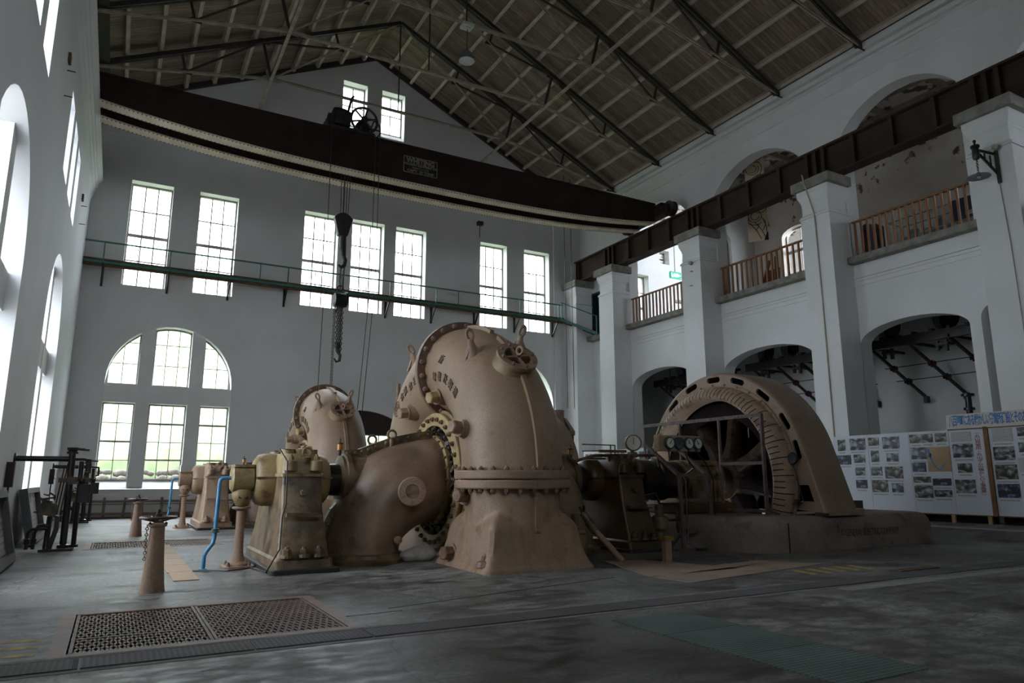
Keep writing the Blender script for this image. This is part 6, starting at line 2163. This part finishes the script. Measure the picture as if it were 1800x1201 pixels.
MB().box(BX - .012, BX - .001, 12.18, 12.86, 1.74, 2.46).build('sheet', M['tan_print'], mp_, smooth=0)
rv = MB()
pts = [(12.82, 2.33), (12.77, 2.28), (12.75, 2.12), (12.68, 1.94), (12.58, 1.82), (12.5, 1.79), (12.42, 1.89), (12.33, 2.0)]
for a, b in zip(pts, pts[1:]):
    rv.bar((BX - .013, a[0], a[1]), (BX - .013, b[0], b[1]), .035, .004, up=(1, 0, 0))
for y, z in ((12.79, 2.2), (12.75, 2.23), (12.8, 2.36)):
    rv.cbox((BX - .013, y, z), (.002, .03, .05))
rv.build('river_line', M['blue_ink'], mp_, smooth=0)
# second row of boards, far behind the oily pedestal
for i, (a, b, lab) in enumerate(((31.0, 28.4, 'white exhibition board far back, behind the oily brown pedestal, left piece'), (28.3, 25.9, 'white exhibition board far back, behind the oily brown pedestal, right piece'))):
    r = thing('exhibition_board', lab, 'display board', (BX, (a + b) / 2, .27), 'exhibition boards')
    MB().box(BX, BX + .04, b, a, .55, 2.95).build('board_face', M['white_board'], r, smooth=0)
    for y in (b + .2, a - .2):
        MB().box(BX, BX + .05, y - .04, y + .04, .27, .55).build('leg', M['pine'], r, smooth=0)
    for j in range(3):
        for q in range(3):
            y, z = a - .45 - j * .85, 2.6 - q * .62
            t_ = thing('mounted_print', 'small print far back, %s row, %s from the left on the %s far board' % (ORD[q], ORD[j], 'left' if i == 0 else 'right'), 'photograph', (BX, y, z - .2), 'mounted prints')
            MB().box(BX - .012, BX - .001, y - .3, y + .3, z - .2, z + .2).build('print', M['photos'][(j + q + i) % 6], t_, smooth=0)
M_ = None
# things standing at the generator's far corner
fw = thing('flower_stand', 'small stand with a dark bag and a pinkish rim, half hidden behind the generator', 'stand', (17.3, 13.0, .72))
MB().tube([(17.05, 12.95, .72), (17.05, 12.95, 1.75), (17.20, 12.95, 1.95), (17.37, 12.95, 1.85), (17.41, 12.95, 1.5), (17.45, 12.95, .72)], .03, 8).build('hoop', M['lunette'], fw)
MB().panel(rrect(17.07, 17.31, 1.5, 1.88, .08), [], lambda u, v, w: (u, 12.93 + w, v), .04).build('pink_cloth', M['pink_cloth'], fw)
MB().loft([[(17.30, 12.85, .95), (17.60, 12.85, .95), (17.60, 13.0, .95), (17.30, 13.0, .95)], [(17.33, 12.87, 1.3), (17.53, 12.87, 1.3), (17.53, 12.97, 1.3), (17.33, 12.97, 1.3)]]).tube([(17.35, 12.9, 1.3), (17.37, 12.9, 1.5), (17.49, 12.9, 1.48), (17.52, 12.9, 1.3)], .012, 6).build('bag', M['black'], fw, smooth=0)
MB().ball((17.41, 12.9, 1.55), .06, 8).ball((17.45, 12.9, 1.66), .05, 8).build('ornament', M['brass'], fw)
bx_ = MB().box(17.25, 17.70, 12.5, 12.75, .72, .95)
single(bx_, 'small_box', M['brown_oily'], 'small brown box on the plinth behind the generator foot', 'box', None, (17.45, 12.6, .72), smooth=0)

# ------------------------------------------------------------------ bus-bar racks under the gallery
for k, (a, b, lab) in enumerate(((11.2, 16.2, 'black bus-bar rack with slanting struts under the right-hand arch'), (17.6, 22.0, 'black bus-bar rack with slanting struts under the middle arch'), (23.9, 28.4, 'black bus-bar rack under the far left arch'))):
    r = thing('busbar_rack', lab, 'bus-bar rack', (26.5, (a + b) / 2, 4.5), 'bus-bar racks')
    n_ = 4
    for i in range(n_):
        y = a + .3 + (b - a - .6) * i / (n_ - 1)
        MB().bar((25.0, y + .75, 6.35), (26.95, y, 4.55), .095, .09).cbox((26.9, y, 4.5), (.1, .07, .12)).build('strut', M['black'], r, smooth=0)
        MB().bar((24.9, y + .75, 6.42), (26.98, y + .75, 6.42), .08, .1).build('cross_arm', M['black'], r, smooth=0)
        for q, f in ((0, .42), (1, .68)):
            p = Vector((25.0, y + .75, 6.35)).lerp(Vector((26.95, y, 4.55)), f)
            MB().lathe([(.06, -.12), (.12, -.08), (.07, -.03), (.14, .02), (.07, .07), (.10, .12), (.04, .16)], p + Vector((-.06, 0, .06)), (0, 1, .2), 12).build('insulator', M['porcelain'], r)
    for f in (.42, .68):
        p0, p1 = Vector((25.0, a - .3 + .3, 6.35)).lerp(Vector((26.95, a - .3, 4.55)), f), Vector((25.0, b + .3 + .3, 6.35)).lerp(Vector((26.95, b + .3, 4.55)), f)
        MB().cyl(p0 + Vector((-.1, 0, .1)), p1 + Vector((-.1, 0, .1)), .018, 6).build('bus_wire', M['black'], r)
    bb = MB().bar((25.0, a - .3, 6.52), (25.0, b + .9, 6.52), .2, .34).bar((25.3, a - .3, 6.58), (25.3, b + .9, 6.58), .14, .1)
    for i in range(9):
        bb.cbox((25.0, a + (b - a) * i / 8, 6.70), (.12, .06, .07))
    bb.build('main_beam', M['black'], r, smooth=0)
    for i in range(3):
        y = a + .8 + (b - a - 1) * i / 2
        MB().cyl((25.1, y, 6.6), (25.1, y, 9.0), .02, 6).build('hanger_rod', M['black'], r)
        MB().box(24.85, 25.25, y - .25, y + .2, 6.12, 6.2).box(24.9, 25.0, y - .2, y - .1, 5.9, 6.3).box(24.9, 25.0, y + .1, y + .2, 5.95, 6.3).build('clamp', M['black'], r, smooth=0)
sp = MB().lathe([(.16, 0), (.16, .04), (.10, .06), (.10, 3.1), (.17, 3.12), (.17, 3.2), (.1, 3.22), (.1, 3.78), (.17, 3.8), (.17, 3.88), (.1, 3.9), (.1, 4.25), (.2, 4.27), (.2, 4.35), (0, 4.35)], (25.0, 13.38, 0), n=16)
single(sp, 'stand_pipe', M['black_gloss'], 'black flanged stand pipe behind the exhibition boards', 'pipe', None, (25, 13.38, 0))
for y in LWY:
    b = MB().lathe([(.42, .5), (.42, .18), (.36, .1), (.12, .02), (.05, -.25), (0, -.28)], (27.1, y - .1, 7.65), (1, 0, 0), 20).bar((26.85, y - .1, 7.65), (26.7, y + .9, 7.75), .03, .03)
    single(b, 'wall_bushing', M['black'], 'dark round wall bushing high under the gallery, %s' % {12.8: 'right-hand arch, right edge', 14.9: 'right-hand arch, right one', 17.2: 'right-hand arch, left one', 22.1: 'middle arch, right of the pair', 23.5: 'middle arch, left of the pair', 27.6: 'far arch, right one', 29.3: 'far arch, left one'}[y], 'wall bushing', 'wall bushings', (27.2, y, 7.55))

# ------------------------------------------------------------------ things on the gallery
es = thing('exit_sign', 'green lit exit sign with white marks on the gallery end wall, under a conduit', 'exit sign', (30.15, 32.9, 14.2))
PX = lambda u, v, w: (30.15 + u * 1.05, YB - .02 - w, 14.27 + v * 1.1)
MB().panel(rect(-.42, .42, -.2, .2), [], lambda u, v, w: PX(u, v, w), .06).build('sign_face', M['exit'], es, smooth=0)
g = MB()
for u, v, a, b in ((-.32, .02, .03, .1), (-.27, .0, .05, .02), (-.30, -.1, .02, .04), (-.25, -.1, .02, .04), (-.12, 0, .04, .1), (.0, 0, .05, .1), (.12, 0, .05, .1), (.3, 0, .08, .02), (.25, 0, .02, .06)):
    g.panel(rect(u - a, u + a, v - b, v + b), [], lambda p, q, w: PX(p, q, .062 + w), .004)
g.build('sign_figure', M['exit_white'], es, smooth=0)
MB().cyl(PX(0, .2, 0), PX(0, 1.9, 0), .03, 8).build('conduit', M['lamp_white'], es)
MB().bar(PX(.45, -.02, 0), PX(1.2, -.02, 0), .05).bar(PX(-.1, 1.9, 0), PX(1.4, 1.9, 0), .05).build('cable_tray', M['lamp_white'], es, smooth=0)
for x, y, z, lab in ((27.8, YB, 15.3, 'left'), (31.0, YB, 14.28 + 1.0, 'middle'), (31.25, YB, 14.9, 'right')):
    b = MB().lathe([(.05, 0), (.05, .08), (.16, .1), (.08, .16), (.14, .18), (.06, .24), (0, .25)], (x, y, z), (0, -1, 0), 14)
    single(b, 'gallery_insulator', M['porcelain'], 'brown insulator on the gallery wall above the exit sign, %s one' % lab, 'insulator', 'gallery insulators', (x, y, z))
# mannequin-like dark coat stand
cs = thing('coat_stand', 'dark blue coat hung on a stand behind the far left balcony railing', 'coat stand', (24.6, 25.2, 9.3))
MB().cyl((24.6, 25.3, 9.3), (24.6, 25.3, 10.9), .03, 8).cyl((24.6, 25.3, 9.3), (24.6, 25.3, 9.33), .2, 14).build('stand', M['black'], cs)
MB().loft([[(24.6 + a * cos(t), 25.3 + b * sin(t), z) for t in [2 * pi * j / 14 for j in range(14)]] for z, a, b in ((9.6, .22, .14), (10.2, .25, .16), (10.75, .30, .15), (10.95, .12, .1))]).bar((24.5, 25.3, 10.75), (24.15, 25.25, 10.55), .14, .14).build('coat', M['coat'], cs)
# banner with a knotted black line drawing
bn = thing('cloth_banner', 'cream cloth banner with interlaced black line drawing hanging in the middle gallery opening', 'banner', (24.6, 21.35, 12.1))
PN = lambda u, v, w: (24.6 + .62 * u - .05 * w, 21.35 - .78 * u - w, 12.1 + v)
MB().panel(rect(-.42, .42, 0, 5.27), [], lambda u, v, w: PN(u, v, w), .02).build('cloth', M['banner_cloth'], bn, smooth=0)
g = MB()
random.seed(3)
def stroke(pts, w_):
    for (a, b), (c, d) in zip(pts, pts[1:]):
        L_ = hypot(c - a, d - b) or 1e-6
        nx, ny = -(d - b) / L_ * w_, (c - a) / L_ * w_
        g.add([PN(a + nx, b + ny, .023), PN(a - nx, b - ny, .023), PN(c - nx, d - ny, .023), PN(c + nx, d + ny, .023)], [(0, 1, 2, 3)])
def clip(p):
    return (min(.4, max(-.4, p[0])), min(4.95, max(.03, p[1])))
for cx_, cy_, r0 in ((-.12, 1.2, .42), (.12, 1.75, .40), (-.2, 2.4, .36), (.22, 2.8, .4), (-.1, 3.5, .42), (.15, 4.2, .4), (-.2, 4.7, .35)):
    for rr_ in (r0, r0 * .68, r0 * .42):
        a0 = random.uniform(0, 6)
        stroke([clip((cx_ + rr_ * cos(a0 + t * .25), cy_ + rr_ * sin(a0 + t * .25))) for t in range(17)], .014)
for a, b, c, d in ((-.35, .9, .1, .1), (-.15, .95, .3, .12), (.02, .85, -.12, .5), (.2, 1.1, .36, .3), (.3, 1.0, .2, .5)):
    stroke([(a, b), ((a + c) / 2 + .06, (b + d) / 2), (c, d)], .016)
g.add([PN(.22, .02, .023), PN(.41, .02, .023), PN(.41, .42, .023), PN(.34, .35, .023)], [(0, 1, 2, 3)])
g.build('line_drawing', M['slot'], bn, smooth=0, fixn=False)
MB().bar(PN(-.46, 5.27, .01), PN(.46, 5.27, .01), .04).build('top_batten', M['pine'], bn, smooth=0)
# leaning posters and boards behind the middle railing
for (x, y, w_, h_, m, lab) in ((24.6, 21.5, 1.1, .85, 'grey_frame', 'dark poster with pale blocks leaning behind the middle railing, left end'), (24.3, 20.6, .8, 1.25, 'pink_cloth', 'dull red poster leaning behind the middle railing'), (25.0, 17.7, .8, 1.6, 'coat', 'dark blue board behind the middle railing, right end')):
    r = thing('leaning_poster', lab, 'poster', (x, y, 9.3), 'gallery posters')
    MB().loft([[(x, y - w_ / 2, 9.3), (x + .03, y - w_ / 2, 9.3), (x + .03, y + w_ / 2, 9.3), (x, y + w_ / 2, 9.3)], [(x + .15, y - w_ / 2, 9.3 + h_), (x + .18, y - w_ / 2, 9.3 + h_), (x + .18, y + w_ / 2, 9.3 + h_), (x + .15, y + w_ / 2, 9.3 + h_)]]).build('sheet', M[m], r, smooth=0)
    if m == 'grey_frame':
        for i in range(6):
            y0_, z0_ = y - .3 + .2 * (i % 3), 9.45 + .25 * (i // 3)
            MB().box(x - .01, x + .02, y0_ - .06, y0_ + .06, z0_, z0_ + .14).build('picture', M['white_board'] if i % 2 else M['blue_pipe'], r, smooth=0)
for a, b, lab in (((24.2, 21.2, 9.3), (24.5, 20.75, 11.0), 'leaning'), ((24.2, 20.25, 9.3), (24.25, 20.2, 11.0), 'upright')):
    mb = MB().bar(a, b, .16, .05)
    single(mb, 'timber_easel', M['pine_dark'], '%s orange timber batten behind the middle railing' % lab, 'batten', 'easel battens', a, smooth=0)
# right opening: cabinet, showcase with exhibits, blue board over a pale print
cb_ = thing('dark_cabinet', 'dark brown rounded cabinet behind the left end of the right-hand railing', 'cabinet', (24.4, 16.0, 9.3))
MB().panel(rrect(15.75, 16.6, 9.3, 11.15, .08), [], lambda u, v, w: (24.6 + w, u, v), .5).build('cabinet_body', M['porcelain'], cb_, bevel=.03)
MB().loft([[(24.2 + a * cos(t), 15.85 + a * sin(t), z) for t in [2 * pi * j / 16 for j in range(16)]] for z, a in ((9.3, .3), (9.9, .32), (10.6, .30), (10.95, .24), (11.05, .08))]).build('cylinder', M['violet_grey'], cb_)
sc = thing('glass_showcase', 'glass showcase on a black base behind the right-hand railing', 'showcase', (25.4, 14.0, 9.3))
MB().box(25.0, 25.9, 12.4, 15.5, 9.3, 9.95).build('base', M['black'], sc, smooth=0)
MB().box(25.0, 25.9, 12.4, 15.5, 9.95, 9.99).box(25.5, 25.9, 12.5, 15.4, 10.55, 10.58).build('shelf', M['lamp_white'], sc, smooth=0)
fr_ = MB()
for x in (25.0, 25.9):
    for y in (12.4, 15.5):
        fr_.bar((x, y, 9.95), (x, y, 11.1), .03)
for y in (12.4, 15.5):
    fr_.bar((25.0, y, 11.1), (25.9, y, 11.1), .03)
for x in (25.0, 25.9):
    fr_.bar((x, 12.4, 11.1), (x, 15.5, 11.1), .03)
fr_.build('frame', M['steel'], sc, smooth=0)
MB().box(25.0, 25.01, 12.4, 15.5, 9.95, 11.1).build('pane', M['case_glass'], sc, smooth=0)
for i in range(6):
    y = 12.75 + i * .5
    b = MB().ball((25.3, y, 10.1), .17, 10, (1, 1.1, .7)).ball((25.3, y + .1, 10.22), .08, 8)
    single(b, 'exhibit', M['porcelain'] if i % 2 else M['timber_grey'], 'dark lumpy exhibit on the floor of the glass showcase, %s from the right' % ORD[i], 'exhibit', 'showcase exhibits', (25.3, y, 9.99))
for i in range(5):
    y = 12.8 + i * .55
    b = MB().box(25.6, 25.8, y - .18, y + .18, 10.58, 10.7 + .12 * (i % 3))
    single(b, 'exhibit', M['timber_grey'] if i % 2 else M['lamp_grey'], 'grey exhibit on the upper shelf of the glass showcase, %s from the right' % ORD[i], 'exhibit', 'showcase exhibits', (25.7, y, 10.58), smooth=0)
bb_ = thing('blue_board', 'dark blue board with a pale strip over a stone-patterned print, right end of the railing', 'display board', (24.2, 11.9, 9.3))
MB().box(24.2, 24.24, 11.2, 12.7, 10.1, 10.85).build('upper_sheet', M['coat'], bb_, smooth=0)
MB().box(24.2, 24.24, 11.2, 12.7, 9.3, 10.1).build('stone_print', M['stone_print'], bb_, smooth=0)
MB().box(24.19, 24.2, 12.0, 12.3, 10.2, 10.35).build('label_strip', M['straw'], bb_, smooth=0)

# ------------------------------------------------------------------ outside: grassy bank and boulders behind the building
def nth(n):
    return '%d%s' % (n, 'th' if 10 < n < 20 else {1: 'st', 2: 'nd', 3: 'rd'}.get(n % 10, 'th'))
random.seed(11)
bank = MB()
nx_, ny_ = 46, 26
for j in range(ny_ + 1):
    d = j / ny_
    y = 35.25 + (.3 if j else 0) + 48 * d ** 1.25
    for i in range(nx_ + 1):
        x = -28 + 76 * i / nx_
        z = 2.0 + (y - 35.5) * .40 + random.uniform(-.14, .14) * (1 + 3 * d)
        bank.v.append((x, y, z if j else 0.5))
for j in range(ny_):
    for i in range(nx_):
        a = j * (nx_ + 1) + i
        bank.f.append((a, a + 1, a + nx_ + 2, a + nx_ + 1))
b_ = bank.build('grass_bank', M['grass'], None, smooth=180, fixn=False)
b_['kind'] = 'structure'
yd = MB().box(-60, -2.7, -20, 36, -.3, 0.0).box(-60, 60, 33.8, 36, -.3, 0.5)
y_ = yd.build('outside_ground', M['yard'], None, smooth=0)
y_['kind'] = 'structure'
for i in range(46):
    x = -.75 + 5.1 * (i % 23) / 23 + random.uniform(-.09, .09)
    row = i // 23
    s = random.uniform(.11, .23)
    st_ = MB()
    rr = []
    ball = MB().ball((0, 0, 0), s, 10, (random.uniform(.9, 1.35), .9, random.uniform(.7, 1.0)))
    ball.v = [(p[0] * random.uniform(.85, 1.12), p[1] * random.uniform(.85, 1.1), p[2] * random.uniform(.85, 1.1)) for p in ball.v]
    o = ball.build('boulder', M['stone'], None, smooth=60)
    o.location = (x, 35.0 + .2 * row, 1.44 + .27 * row + random.uniform(-.05, .07) + s * .4)
    tag(o, 'pale stone outside the arched window, %s row, %s from the left' % ('upper' if row else 'lower', nth(i % 23 + 1)), 'stone', 'stones outside the window')
